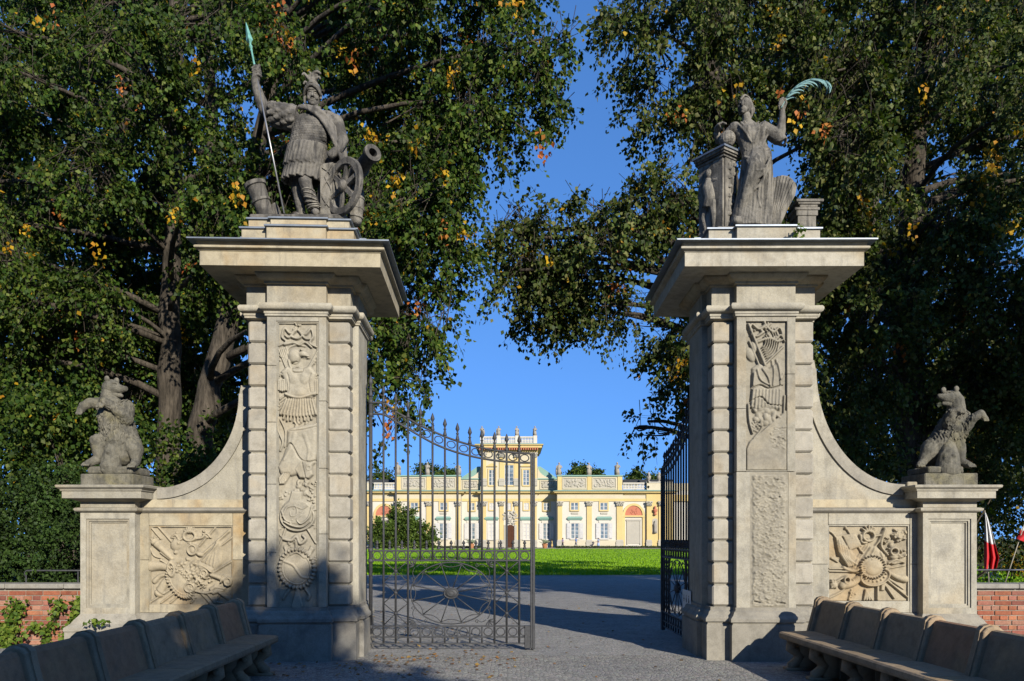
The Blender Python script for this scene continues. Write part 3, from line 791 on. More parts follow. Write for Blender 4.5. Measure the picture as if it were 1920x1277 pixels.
pil_l = pillar(XL, math.radians(2.2), 'left stone gate pillar carved with armour, carrying the warrior with the spear', -1)
pil_r = pillar(XR, math.radians(-.4), 'right stone gate pillar with half lost carving, carrying the woman with the palm', 1)

# ---------------------------------------------------------------- wing walls with concave tops
def wing(side):
    s = side
    t = empty('wing_wall', (0, 0, 0), 0,
              ('left' if s < 0 else 'right') + ' curved wing wall with carved trophy panel beside the ' + ('warrior' if s < 0 else 'palm bearing woman') + ' pillar', 'wall', 'wing walls of the gateway')
    Y0 = 10.75; sc = Y0 / FPX
    zf = lambda y: EYE + (HOR - y) * sc
    if s < 0: xa, xb, R, r0, r1, mat, cm = -5.20, -3.50, relief_wing_left(), (279, 986), (436, 1133), 'sandstone_warm', 'sandstone_carved_warm'
    else: xa, xb, R, r0, r1, mat, cm = 3.98, 5.64, relief_wing_right(), (1553, 984), (1706, 1127), 'sandstone', 'sandstone_carved_warm'
    a0, a1 = (r0[0] - 960) * sc, (r1[0] - 960) * sc; zt, zb = zf(r0[1]), zf(r1[1])
    # two courses of blocks round the sunk carving
    zm = zf(1050 if s < 0 else 1058); g = .0025
    for (x0, x1, z0, z1) in ((xa, a0, .58, zm), (xa, a0, zm, 1.955), (a1, xb, .58, zm), (a1, xb, zm, 1.955), (a0, a1, zt, 1.955), (a0, a1, .58, zb)):
        MB().bbox(x0 + g, x1 - g, Y0, Y0 + .5, z0 + g, z1 - g, .004).build('wall_block', MAT[mat], t)
    me = R.mesh('relief_panel', (r0[0] + r1[0]) / 2, sc, zf)
    ob = link('relief_panel', me, t, MAT[cm]); ob.location = ((a0 + a1) / 2, Y0 + .040, 0)
    fr = MB(); w = .018
    fr.box(a0, a0 + w, Y0 + .014, Y0 + .3, zb, zt); fr.box(a1 - w, a1, Y0 + .014, Y0 + .3, zb, zt); fr.box(a0 + w, a1 - w, Y0 + .014, Y0 + .3, zt - w, zt)
    fr.build('panel_moulding', MAT[mat], t)
    MB().sweep(rect(xa, xb, Y0, Y0 + .5), [(.10,0),(.10,.42),(.11,.44),(.11,.47),(.06,.52),(.03,.56),(0,.58)]).build('plinth', MAT['sandstone_grey'], t)
    MB().sweep(rect(xa, xb, Y0, Y0 + .5), [(0,1.955),(.02,1.958),(.035,1.975),(.05,1.985),(.05,2.015),(.02,2.02),(0,2.03)]).build('ledge', MAT['sandstone_grey'], t, angle=35)
    MB().box(xa + .02, xb, Y0 + .02, Y0 + .45, 2.03, 2.14).build('parapet_course', MAT['sandstone_warm'], t)
    # concave parapet
    if s < 0: cx, czz, rx, rzz, xin, xo = -4.90, 3.60, 1.13, 1.30, -3.50, -5.05
    else: cx, czz, rx, rzz, xin, xo = 5.40, 3.95, 1.20, 1.60, 3.98, 5.52
    n = 22
    arc = []
    for k in range(n + 1):
        a = (pi / 2) * k / n
        arc.append((cx - s * rx * math.sin(a), czz - rzz * math.cos(a)))
    top = arc[-1]
    poly = [(xo, 2.14), (xo, arc[0][1])] + arc + [(top[0] + (-s) * .02, top[1] + .12), (xin, top[1] + .12), (xin, 2.14)]
    if s > 0: pass
    MB().prism(poly, Y0 + .05, Y0 + .42).build('curved_parapet', MAT['sandstone'], t)
    # raised band along the hollow, laid in separate stones
    inner = [(cx - s * (rx + .15) * math.sin((pi/2)*k/n), czz - (rzz + .15) * math.cos((pi/2)*k/n)) for k in range(n + 1)]
    cuts = [0, 7, 13, 18, 22]
    for i in range(4):
        k0, k1 = cuts[i], cuts[i + 1]
        pl = arc[k0:k1 + 1] + inner[k0:k1 + 1][::-1]
        MB().prism(pl, Y0 + .022, Y0 + .445).build('curved_band', MAT['sandstone_grey' if i < 2 else 'sandstone'], t)
    ex0, ex1 = (xo - .07, xo + .07)
    MB().bbox(min(ex0, ex1), max(ex0, ex1), Y0 + .012, Y0 + .46, 2.14, arc[0][1] + .035, .012).build('end_block', MAT['sandstone_warm'], t)
    return t
wing_l = wing(-1); wing_r = wing(1)

# ---------------------------------------------------------------- pedestals that carry the bears
def pedestal(x0, x1, label):
    t = empty('pedestal', ((x0 + x1) / 2, 10.97, 0), 0, label, 'pedestal', 'pedestals under the bears')
    w = (x1 - x0) / 2; d = .37; pl = rect(-w, w, -d, d)
    MB().sweep(pl, [(.14,0),(.14,.34),(.15,.36),(.15,.40),(.09,.45),(.06,.50),(.02,.55),(0,.58)]).build('plinth', MAT['sandstone_grey'], t)
    f = .075
    mb = MB(); mb.box(-w, -w + f, -d, d, .58, 1.955); mb.box(w - f, w, -d, d, .58, 1.955); mb.box(-w + f, w - f, -d, d, .58, .66); mb.box(-w + f, w - f, -d, d, 1.87, 1.955)
    mb.build('die', MAT['sandstone'], t)
    MB().box(-w + f, w - f, -d + .055, d - .055, .66, 1.87).build('sunk_panel', MAT['sandstone'], t)
    mo = MB()
    for e, o, ww in ((.018, 0.0, .03), (.036, .03, .022)):
        xa, xb, za, zb = -w + f + o, w - f - o, .66 + o, 1.87 - o
        mo.box(xa, xa + ww, -d + e, -d + .06, za, zb); mo.box(xb - ww, xb, -d + e, -d + .06, za, zb); mo.box(xa + ww, xb - ww, -d + e, -d + .06, za, za + ww); mo.box(xa + ww, xb - ww, -d + e, -d + .06, zb - ww, zb)
    mo.build('panel_moulding', MAT['sandstone'], t)
    MB().sweep(pl, [(0,1.955),(.02,1.96),(.05,1.975),(.06,1.99),(.06,2.01),(.04,2.02),(0,2.025),(0,2.10),(.03,2.11),(.09,2.135),(.14,2.14)]).build('necking', MAT['sandstone'], t, angle=35)
    MB().sweep(pl, [(.14,2.14),(.16,2.142),(.16,2.235),(.175,2.24),(.18,2.26),(.215,2.285),(.22,2.31),(.21,2.318),(-.05,2.325)]).build('cap', MAT['sandstone'], t, angle=35)
    return t
ped_l = pedestal(-5.86, -5.12, 'panelled stone pedestal under the bear at the left end of the gateway')
ped_r = pedestal(5.58, 6.31, 'panelled stone pedestal under the bear at the right end, beside the flags')

# ---------------------------------------------------------------- brick walls, every brick laid
def brick_mats():
    for i, c in enumerate(((0.46, 0.16, 0.085), (0.40, 0.125, 0.07), (0.52, 0.21, 0.11), (0.42, 0.17, 0.12), (0.34, 0.12, 0.085), (0.50, 0.25, 0.17))):
        stone('brick_%d' % i, c, stain=(0.20, 0.10, 0.08), ochre=(0.55, 0.33, 0.20), s_amt=0.35, o_amt=0.25, scale=5, bmp=0.5, tint=0.2, streak=0.1)
    stone('mortar', (0.46, 0.41, 0.33), s_amt=0.3, o_amt=0.2, scale=4, bmp=0.6)
brick_mats()
def brick_wall(x0, x1, label):
    Y = 11.70
    t = empty('brick_wall', ((x0 + x1) / 2, Y, 0), 0, label, 'wall', 'brick walls beside the gateway')
    cx = (x0 + x1) / 2
    MB().box(x0 - cx, x1 - cx, .012, .30, 0, .845).build('mortar_bed', MAT['mortar'], t)
    ST, HD, BH, J = 0.245, 0.118, 0.062, 0.012
    ms = {}
    for L in (ST, HD):
        for k in range(6):
            mb = MB(); mb.bbox(0, L, -.001, .10, 0, BH, .004); me = mb.mesh('brick'); me.materials.append(MAT['brick_%d' % k]); ms[(L, k)] = me
    z = .012; row = 0
    while z + BH < .846:
        L = ST if row % 2 == 0 else HD
        x = x0 + (0.0 if row % 2 == 0 else -.06) + .004
        while x + L < x1 + .001:
            if x >= x0:
                b = link('brick', ms[(L, random.choice((0, 0, 1, 2, 3, 4, 5)))], t)
                b.location = (x - cx + random.uniform(-.002, .002), random.uniform(-.004, .004), z + random.uniform(-.0015, .0015))
                b.rotation_euler = (0, random.uniform(-.006, .006), 0)
            x += L + J
        z += BH + J; row += 1
    # coping in slabs
    x = x0
    while x < x1 - .05:
        e = min(x + random.uniform(.85, 1.15), x1)
        MB().bbox(x - cx + .002, e - cx - .002, -.05, .35, .852, .925, .010).build('coping_stone', MAT['coping_stone'], t); x = e
    return t
brick_wall(-9.6, -6.0, 'low red brick wall overgrown with ivy at the left edge')
brick_wall(6.46, 9.9, 'low red brick wall under the flags at the right edge')

def railing(x0, x1, Y, z, label):
    t = empty('handrail', (x0, Y, 0), 0, label, 'railing')
    s = 1 if x1 > x0 else -1; L = abs(x1 - x0)
    MB().tube([(0, 0, z - .09), (0, 0, z - .03), (s * .03, 0, z), (s * .1, 0, z), (s * L, 0, z)], .014, 8).build('rail', MAT['steel'] if s < 0 else MAT['iron'], t, True)
    for k in range(3):
        MB().tube([(s * (.02 + k * (L - .04) / 2), 0, 0 if k else 0), (s * (.02 + k * (L - .04) / 2), 0, z - .012)], .012, 6).build('post', MAT['iron'], t, True)
    return t
railing(-7.55, -5.9, 12.1, 1.105, 'thin dark metal handrail above the left brick wall')
railing(9.9, 6.35, 12.1, 1.115, 'pale metal handrail above the right brick wall')

# ---------------------------------------------------------------- stone benches
def bench_scroll():
    """S shaped console under the seat, profile in (depth, height)"""
    cl = [(.10, .0), (.10, .06), (.16, .10), (.20, .17), (.15, .23), (.08, .27), (.09, .33), (.18, .36), (.26, .37)]
    mb = MB()
    mb.tube([(0, y, z) for y, z in cl], [.055, .06, .065, .07, .065, .06, .065, .06, .05], 8, flat=((1, 0, 0), 1.0))
    mb.ell((0, .10, .295), (.075, .055, .055), 10, 7); mb.ell((0, .17, .14), (.07, .05, .05), 10, 7)
    mb.box(-.075, .075, .02, .30, 0, .035)
    mb.box(-.06, .06, .18, .40, .0, .37)
    return mb
def bench(side, x_front, depths, x_back, label, pal):
    t = empty('stone_bench', (0, 0, 0), 0, label, 'bench', 'stone benches before the gate')
    s = side                                   # -1: back lies to the left
    def XF(y): return x_front[0] + (x_front[1] - x_front[0]) * (y - depths[0]) / (depths[-1] - depths[0])
    def XB(y): return x_back[0] + (x_back[1] - x_back[0]) * (y - depths[0]) / (depths[-1] - depths[0])
    n = len(depths)
    for i in range(n - 1):
        ya, yb = depths[i], depths[i + 1]; g = .003
        # seat slab between the piers
        mb = MB()
        def slab(y): 
            f, b = XF(y), XB(y) + s * .06
            return [(f, .375), (f - s * .012, .40), (f - s * .012, .44), (f + s * .01, .455), (b, .47), (b, .375)]
        A, B = slab(ya - g), slab(yb + g); m = len(A)
        mb.add([(x, ya - g, z) for x, z in A] + [(x, yb + g, z) for x, z in B], [tuple(range(m)), tuple(range(2*m-1, m-1, -1))] + [(k, k + m, (k+1) % m + m, (k+1) % m) for k in range(m)])
        mb.build('seat_slab', MAT['bench_stone'], t)
        # leaning back panel
        mb = MB(); w = .05
        def back(y):
            b = XB(y); return [(b + s*.0, .44), (b + s*.105, .815), (b + s*.125, .845), (b + s*.165, .852), (b + s*.20, .83), (b + s*.16, .44)]
        A, B = back(ya - w), back(yb + w)
        mb.add([(x, ya - w, z) for x, z in A] + [(x, yb + w, z) for x, z in B], [tuple(range(m)), tuple(range(2*m-1, m-1, -1))] + [(k, k + m, (k+1) % m + m, (k+1) % m) for k in range(m)])
        mb.build('back_panel', MAT[pal[i % len(pal)]], t)
        MB().box(min(XB(yb) + s*.02, XB(yb) + s*.19), max(XB(yb) + s*.02, XB(yb) + s*.19), yb + w, ya - w, 0, .44).build('back_wall', MAT['bench_terracotta' if s > 0 else 'bench_stone'], t)
    for i in range(n):
        y = depths[i]; b = XB(y); hw = .066
        # pier with a rolled top
        prof = [(b - s*.035, .0), (b - s*.035, .44), (b + s*.055, .78), (b + s*.065, .835), (b + s*.095, .868), (b + s*.145, .884), (b + s*.20, .872), (b + s*.245, .835), (b + s*.255, .79), (b + s*.235, .75), (b + s*.215, .74), (b + s*.20, .44), (b + s*.20, .0)]
        mb = MB(); mb.prism(prof, y - hw, y + hw)
        ob = mb.build('pier', MAT['bench_stone'], t)
        bv = ob.modifiers.new('bevel', 'BEVEL'); bv.width = .018; bv.segments = 3; bv.limit_method = 'ANGLE'; bv.angle_limit = math.radians(40)
        # outer moulding of the pier
        prof2 = [(x - s * .012 if k < 6 else x, z + (.010 if 3 <= k <= 8 else 0)) for k, (x, z) in enumerate(prof)][1:11]
        MB().prism(prof2, y - .03, y + .03).build('pier_rib', MAT['bench_stone'], t)
        if i < n:
            yy = y - .12 if i == 0 else (y + .0)
            o = link('leg', SCROLL, t); o.location = (XF(yy), yy, 0); o.rotation_euler = (0, 0, -pi/2 if s > 0 else pi/2)
    return t
SCROLL = bench_scroll().mesh('leg', True); SCROLL.materials.append(MAT['bench_stone'])
bench(-1, (-2.78, -2.80), [9.25, 8.45, 7.65, 6.85, 6.05, 5.25, 4.45], (-3.13, -3.17), 'long left stone bench with patched reddish back panels, wholly in shade', ['bench_red', 'bench_stone', 'bench_stone', 'bench_red', 'bench_red', 'bench_red'])
bench(1, (3.30, 3.48), [9.62, 8.83, 8.04, 7.25, 6.46, 5.67, 4.88], (3.68, 3.86), 'long right stone bench with sunlight showing through beneath its seat', ['bench_stone', 'bench_stone', 'bench_stone', 'bench_red', 'bench_stone', 'bench_stone'])
# ---------------------------------------------------------------- wrought iron gate
GS = 1 / 131.3
def gx(zx): return (680 + zx / 2.456 - 692.5) * GS
def gz(zy): return EYE + (HOR - (720 + zy / 2.456)) * GS
BARX = [92,148,205,262,318,375,433,490,546,604,660,718]
UP = [(30,86),(92,88),(148,126),(205,158),(262,190),(318,216),(375,241),(433,262),(490,279),(546,293),(604,304),(660,312),(718,317),(768,319)]
LO = [(30,138),(92,140),(148,172),(205,206),(262,239),(318,270),(375,295),(433,315),(490,330),(546,342),(604,351),(660,357),(718,361),(768,362)]
def interp(tab, x):
    for (a, b), (c, d) in zip(tab, tab[1:]):
        if a <= x <= c: return b + (d - b) * (x - a) / (c - a)
    return tab[-1][1]
def smooth_path(tab, n=4):
    out = []
    pts = [np.array(p, float) for p in tab]
    for i in range(len(pts) - 1):
        p0, p1, p2, p3 = pts[max(i-1,0)], pts[i], pts[i+1], pts[min(i+2,len(pts)-1)]
        for k in range(n):
            t = k / n; out.append(0.5*((2*p1)+(-p0+p2)*t+(2*p0-5*p1+4*p2-p3)*t*t+(-p0+3*p1-3*p2+p3)*t**3))
    out.append(pts[-1]); return out
def _spear(h, w):
    mb = MB()
    mb.lathe([(.0155,0),(.030,.004*h/.2),(.026,.10*h),(.016,.28*h),(.014,.34*h),(.022,.36*h),(.022,.40*h),(.013,.43*h),(.012,.48*h),(w*.62,.56*h),(w,.64*h),(w*.72,.78*h),(w*.3,.93*h),(.002,h)], 8)
    return mb.mesh('spearhead', True)
def _ring(rx, rz, r):
    mb = MB(); n = 20; pts = [(rx * math.cos(2*pi*k/n), 0, rz * math.sin(2*pi*k/n)) for k in range(n + 1)]
    mb.tube(pts, r, 6, caps=False); return mb.mesh('ring', True)
SPEAR_M = _spear(.255, .031); SPEAR_S = _spear(.20, .027); RING_T = _ring(.060, .055, .0085); RING_M = _ring(.060, .058, .0085)
for m_ in (SPEAR_M, SPEAR_S, RING_T, RING_M): m_.materials.append(MAT['iron'])
def gate_leaf(loc, rz, label):
    t = empty('iron_gate', loc, rz, label, 'gate', 'leaves of the iron gate')
    I = MAT['iron']
    def bar(name, pts, r, n=8): return MB().tube(pts, r, n).build(name, I, t, True)
    bar('hinge_stile', [(gx(33), 0, gz(1150)), (gx(33), 0, gz(60))], .026, 12)
    for zy in (80, 140, 765, 815, 1120): MB().lathe([(.028,-.03),(.036,-.02),(.036,.02),(.028,.03)], 12, Matrix.Translation((gx(33), 0, gz(zy)))).build('collar', I, t, True)
    mst = MB(); mst.bbox(gx(769), gx(779), -.028, .028, .03, gz(318), .006); mst.bbox(gx(779.6), gx(791), -.022, .022, .02, gz(316), .006); mst.build('meeting_stile', I, t)
    MB().bbox(gx(742), gx(768), -.03, .03, .03, gz(1112), .006).build('bolt_box', I, t)
    for i, zx in enumerate(BARX):
        mid = 3 <= i <= 8
        b = MB().tube([(gx(zx), 0, gz(812) if mid else gz(1196)), (gx(zx), 0, gz(interp(UP, zx)))], .0155, 10).build('bar', I, t, True)
        s = link('spearhead', SPEAR_M, t); s.location = (gx(zx), 0, gz(interp(UP, zx)) + .008)
        if mid: MB().tube([(gx(zx), 0, gz(1196)), (gx(zx), 0, gz(1116))], .0135, 8).build('bar', I, t, True)
    MB().tube([(gx(33), 0, gz(60)), (gx(33), 0, gz(20))], .02, 8).build('bar', I, t, True)
    s = link('spearhead', SPEAR_M, t); s.location = (gx(33), 0, gz(58)); s.scale = (1.15, 1.15, 1.25)
    xs = [33] + BARX + [768]
    for k in range(len(xs) - 1):
        xm = (xs[k] + xs[k+1]) / 2; sl = math.atan2(gz(interp(UP, xs[k+1])) - gz(interp(UP, xs[k])), gx(xs[k+1]) - gx(xs[k]))
        r = link('ring', RING_T, t); r.location = (gx(xm), 0, (gz(interp(UP, xm)) + gz(interp(LO, xm))) / 2); r.rotation_euler = (0, -sl, 0); r.scale = (1, 1, .86)
        r = link('ring', RING_M, t); r.location = (gx(xm), 0, gz(790))
        r = link('ring', RING_M, t); r.location = (gx(xm), 0, gz(1142))
        s = link('spearhead', SPEAR_S, t); s.location = (gx(xm), 0, gz(762)); s.scale = (.95, .95, .68)
    for tab in (UP, LO):
        P2 = [(gx(a), 0, gz(b)) for a, b in smooth_path(tab)]
        MB().tube(P2, .016, 8).build('curved_rail', I, t, True)
    for zy, r in ((768, .018), (813, .016), (1116, .016), (1166, .015), (1196, .016)):
        MB().bbox(gx(30), gx(769), -.013, .013, gz(zy) - r * .75, gz(zy) + r * .75, .004).build('rail', I, t)
    # crossed lattice panels
    for (xa, xm, xb) in ((92,148,205), (604,660,718)):
        ys = [816, 862, 912, 962, 1010, 1057, 1112]
        for (ya, yc) in ((816, 862), (912, 862), (912, 962), (1010, 962), (1010, 1057), (1112, 1057)):
            for xe in (xa, xb):
                bar('lattice_bar', [(gx(xm), 0, gz(yc)), (gx(xe), 0, gz(ya))], .0075, 6)
        for yc in (862, 962, 1057):
            MB().ell((gx(xm), 0, gz(yc)), (.028, .024, .024), 10, 7).build('boss', I, t, True)
    # wheel
    cx, cz_, rx, rzz = gx(404), gz(964), 187 / 2.456 * GS, 142 / 2.456 * GS
    n = 48
    bar('wheel_rim', [(cx + rx * math.cos(2*pi*k/n), 0, cz_ + rzz * math.sin(2*pi*k/n)) for k in range(n + 1)], .0095, 6)
    ends = []
    for k in range(12):
        a = math.radians(15 + 30 * k); ends.append((cx + rx * .985 * math.cos(a), cz_ + rzz * .975 * math.sin(a), a))
    for k in range(12):
        ex, ez, a = ends[k]
        bar('spoke', [(cx + .10 * math.cos(a), 0, cz_ + .075 * math.sin(a)), (ex, 0, ez)], .0078, 6)
        ex2, ez2, a2 = ends[(k + 1) % 12]; am = math.radians(30 + 30 * k); pts = []
        ix, iz = cx + rx * .80 * math.cos(am), cz_ + rzz * .76 * math.sin(am)
        for j in range(9):
            u = j / 8; pts.append(((1-u)**2 * ex + 2*u*(1-u) * ix + u*u * ex2, 0, (1-u)**2 * ez + 2*u*(1-u) * iz + u*u * ez2))
        bar('festoon', pts, .0065, 6)
    hub = MB(); hub.ell((cx, 0, cz_), (.105, .05, .078), 20, 10)
    hub.build('hub', I, t, True)
    hr = MB(); n = 24
    hr.tube([(cx + .098 * math.cos(2*pi*k/n), -.026, cz_ + .072 * math.sin(2*pi*k/n)) for k in range(n + 1)], .011, 6)
    hr.tube([(cx + .05 * math.cos(2*pi*k/n), -.044, cz_ + .036 * math.sin(2*pi*k/n)) for k in range(n + 1)], .009, 6)
    hr.build('hub_ring', I, t, True)
    # scrolled corner palmettes
    for sx in (-1, 1):
        for sz in (-1, 1):
            ox, oz = cx + sx * 168 / 2.456 * GS, cz_ + sz * 128 / 2.456 * GS; pm = MB()
            for j in range(5):
                a = math.atan2(sz * .8, sx) + (j - 2) * .5
                pts = [(ox + (.01 + .075 * math.sin(u * pi / 2)) * math.cos(a + .35 * (j - 2) * math.sin(u * pi) * .3) + 0, 0, oz + (.01 + .075 * math.sin(u * pi / 2)) * math.sin(a)) for u in (0, .35, .7, 1)]
                pm.tube(pts, [.005, .011, .012, .006], 6)
            for q in (-1, 1):      # volutes running along the two sides
                pts = []
                for j in range(18):
                    u = j / 17
                    if q < 0: x_, z_ = ox - sx * (.02 + .13 * u), oz - sz * .02 + sz * .035 * math.sin(u * pi)
                    else: x_, z_ = ox - sx * .0 + sx * .03 * math.sin(u * pi), oz - sz * (.03 + .15 * u)
                    pts.append((x_, 0, z_))
                e = pts[-1]; cc = (e[0] + (sx * .0 if q < 0 else sx * .028), e[2] + (sz * .028 if q < 0 else 0))
                a0 = math.atan2(e[2] - cc[1], e[0] - cc[0])
                for j in range(1, 11):
                    r_ = .028 * (1 - j / 14); a_ = a0 + (-sx * sz if q < 0 else sx * sz) * j * .55; pts.append((cc[0] + r_ * math.cos(a_), 0, cc[1] + r_ * math.sin(a_)))
                pm.tube(pts, .0055, 6)
            pm.build('palmette', I, t, True)
    return t
gate_leaf((-2.028, 11.17, 0), math.radians(.3), 'closed left leaf of the wrought iron gate, seen full face')
gate_leaf((2.625, 11.20, 0), math.radians(90.6), 'open right leaf of the wrought iron gate, seen almost edge on')

# notice hung on the open leaf
sg = empty('notice_board', (2.565, 11.46, .585), math.radians(90.6), 'small white notice with three pictograms hung on the open gate leaf', 'sign')
MB().bbox(-.255, .255, -.004, .006, -.26, .26, .004).build('board', MAT['white_paint'], sg)
plain('notice_ink', (0.06, 0.065, 0.07), .7)
def ink(mb): ob = mb.build('printing', MAT['notice_ink'], sg); return ob
mk = MB()       # faces -x after the turn: local +y side
yk = .0075
for k, x in enumerate((.15, 0, -.15)):
    mk.ell((x, yk, .175), (.016, .0015, .016), 8, 5)
    mk.box(x - .012, x + .012, yk - .001, yk + .0008, .085, .155); mk.box(x - .032 + .01*k, x + .030, yk - .001, yk + .0006, .118, .134)
    if k: mk.box(x - .034, x - .020, yk - .001, yk + .0006, .07, .12)
    if k == 2: mk.box(x + .018, x + .034, yk - .001, yk + .0006, .066, .11)
ink(mk)
ln = MB()
for k, (z, w) in enumerate(((-.055, .32), (-.095, .42), (-.135, .24), (-.175, .28))): ln.box(.20 - w, .20, yk - .001, yk + .0008, z - .008, z + .008)
ink(ln)
# ---------------------------------------------------------------- palace
def wash(name, c, var=.10, streak=.18):
    m, nt, bs, out = new_mat(name); v = coords(nt); c = sc3(c, .60)
    n1 = noise(nt, v, .35, 5, .65); n2 = noise(nt, v, 3.0, 4, .6)
    mp = nd(nt, 'Mapping', Vector=v, Scale=(1.6, 1.6, .12)); st = noise(nt, mp.outputs[0], 1.0, 4, .6)
    col = mixc(nt, 1.0, c, ramp(nt, n1, [(.3, 1 - var), (.7, 1 + var * .5)]), 'MULTIPLY')
    col = mixc(nt, 1.0, col, ramp(nt, n2, [(.3, 1 - var * .5), (.7, 1.03)]), 'MULTIPLY')
    col = mixc(nt, fmath(nt, 'MULTIPLY', ramp(nt, st, [(.55, 0), (.8, 1)]).outputs[0], streak), col, tuple(x * .6 for x in c))
    nt.links.new(col, bs.inputs['Base Color']); bs.inputs['Roughness'].default_value = .9; bs.inputs['Specular IOR Level'].default_value = .2
wash('palace_yellow', (0.76, 0.58, 0.25)); wash('palace_white', (0.74, 0.69, 0.58)); wash('palace_cream', (0.70, 0.62, 0.44)); wash('copper_green', (0.27, 0.44, 0.36))
wash('palace_red', (0.60, 0.22, 0.13)); wash('palace_stone', (0.52, 0.48, 0.39)); wash('statue_far', (0.42, 0.38, 0.31)); wash('palace_door', (0.10, 0.04, 0.02)); wash('dark_roof', (0.05, 0.055, 0.06)); wash('shutter_white', (0.66, 0.64, 0.60))
def glass_mat():
    m, nt, bs, out = new_mat('window_glass')
    v = coords(nt); n1 = noise(nt, v, 1.2, 3, .6)
    nt.links.new(ramp(nt, n1, [(.35, (.05, .07, .08)), (.65, (.17, .21, .23))]).outputs[0], bs.inputs['Base Color'])  # paler blue tones in the pane colour stand in for reflected sky
    bs.inputs['Roughness'].default_value = .06; bs.inputs['Specular IOR Level'].default_value = .8
glass_mat()

PD = 138.0; AX = 954.5                    # distance of the front, column of the axis
pal = empty('palace', (0, PD, 0), 0, 'long yellow and white baroque palace with a central tower beyond the lawn', 'palace')
def L(x, y, d=PD):
    k = d / FPX; return (x - 960) * k, EYE + (HOR - y) * k
def pbox(name, x0, x1, y0, y1, d, depth, mat, parent=None, mir=True, proud=0.0):
    """block between picture columns/rows, its front at distance d; built on both sides of the axis"""
    out = []
    for s in ((1, -1) if mir else (1,)):
        a, b = (x0, x1) if s == 1 else (2*AX - x1, 2*AX - x0)
        xa, za = L(a, y1, d); xb, zb = L(b, y0, d)
        mb = MB(); mb.box(xa, xb, d - PD - proud, d - PD + depth, max(za, 0.0), zb)
        out.append(mb.build(name, MAT[mat], parent or pal))
    return out
def window(x0, x1, y0, y1, d, nx, ny, surround='palace_yellow', sw=2.2, hood=None, shutters=False, mir=True):
    for s in ((1, -1) if mir else (1,)):
        a, b = (x0, x1) if s == 1 else (2*AX - x1, 2*AX - x0)
        xa, za = L(a, y1, d); xb, zb = L(b, y0, d); k = d / FPX; w = sw * k; Yf = d - PD
        fr = MB()
        fr.box(xa - w, xa, Yf - .16, Yf + .05, za - w, zb + w); fr.box(xb, xb + w, Yf - .16, Yf + .05, za - w, zb + w)
        fr.box(xa, xb, Yf - .16, Yf + .05, zb, zb + w); fr.box(xa - w * .3, xb + w * .3, Yf - .24, Yf + .05, za - w, za)
        wo = fr.build('window', MAT[surround], pal)
        MB().box(xa, xb, Yf - .045, Yf - .02, za, zb).build('pane', MAT['window_glass'], wo)
        cs = MB(); t = .065
        for i in range(nx + 1):
            x = xa + (xb - xa) * i / nx; q = t * (1.5 if i in (0, nx) or (nx % 2 == 0 and i == nx // 2) else .6); cs.box(x - q, x + q, Yf - .10, Yf - .046, za, zb)
        for j in range(ny + 1):
            z = za + (zb - za) * j / ny; q = t * (1.3 if j in (0, ny) else .6); cs.box(xa, xb, Yf - .095, Yf - .047, z - q, z + q)
        cs.build('casement', MAT['shutter_white'], wo)
        if hood:
            hx = (x1 - x0) / 2 + 6.5; xc = (a + b) / 2; p0 = L(xc - hx, hood + 4.2, d); p1 = L(xc + hx, hood, d)
            MB().sweep(rect(p0[0], p1[0], Yf - .30, Yf + .02), [(-.10, p0[1] - .25), (0, p0[1] - .05), (.06, p0[1]), (.10, p0[1] + .12), (-.15, p1[1])]).build('hood', MAT['copper_green'], wo)
            MB().box(p0[0] + .35, p1[0] - .35, Yf - .12, Yf + .02, zb + w, p0[1] - .26).build('hood_frieze', MAT['palace_white'], wo)
        if shutters:
            sw_ = (x1 - x0) * .5
            for q in (-1, 1):
                xs0 = a - sw_ - 1 if q < 0 else b + 1; s0 = L(xs0, y1, d); s1 = L(xs0 + sw_, y0, d)
                sh = MB(); sh.bbox(s0[0], s1[0], Yf - .20, Yf - .13, za, zb, .02)
                for j in range(3): 
                    hz = (zb - za) / 3; sh.bbox(s0[0] + .12, s1[0] - .12, Yf - .23, Yf - .201, za + j*hz + .12, za + (j+1)*hz - .12, .02)
                sh.build('shutter', MAT['shutter_white'], wo)
def capital_mesh():
    mb = MB(); rg = np.random.default_rng(4)
    mb.prism([(-.40, 0), (.40, 0), (.44, .1), (.40, .14), (.52, .62), (.62, .78), (.62, .92), (-.62, .92), (-.62, .78), (-.52, .62), (-.40, .14), (-.44, .1)], -.16, .02)
    for row, z in ((0, .22), (1, .46)):
        for k in range(4 - row):
            x = (k - (3 - row) / 2) * .26; mb.ell((x, -.22, z), (.11, .09, .16), 8, 6); mb.ell((x, -.29, z + .12), (.07, .06, .05), 6, 5)
    for s in (-1, 1): mb.ell((s * .48, -.22, .70), (.15, .10, .13), 8, 6)
    mb.ell((0, -.24, .80), (.12, .08, .10), 8, 6)
    return mb.mesh('capital', True)
CAP = capital_mesh(); CAP.materials.append(MAT['palace_stone'])
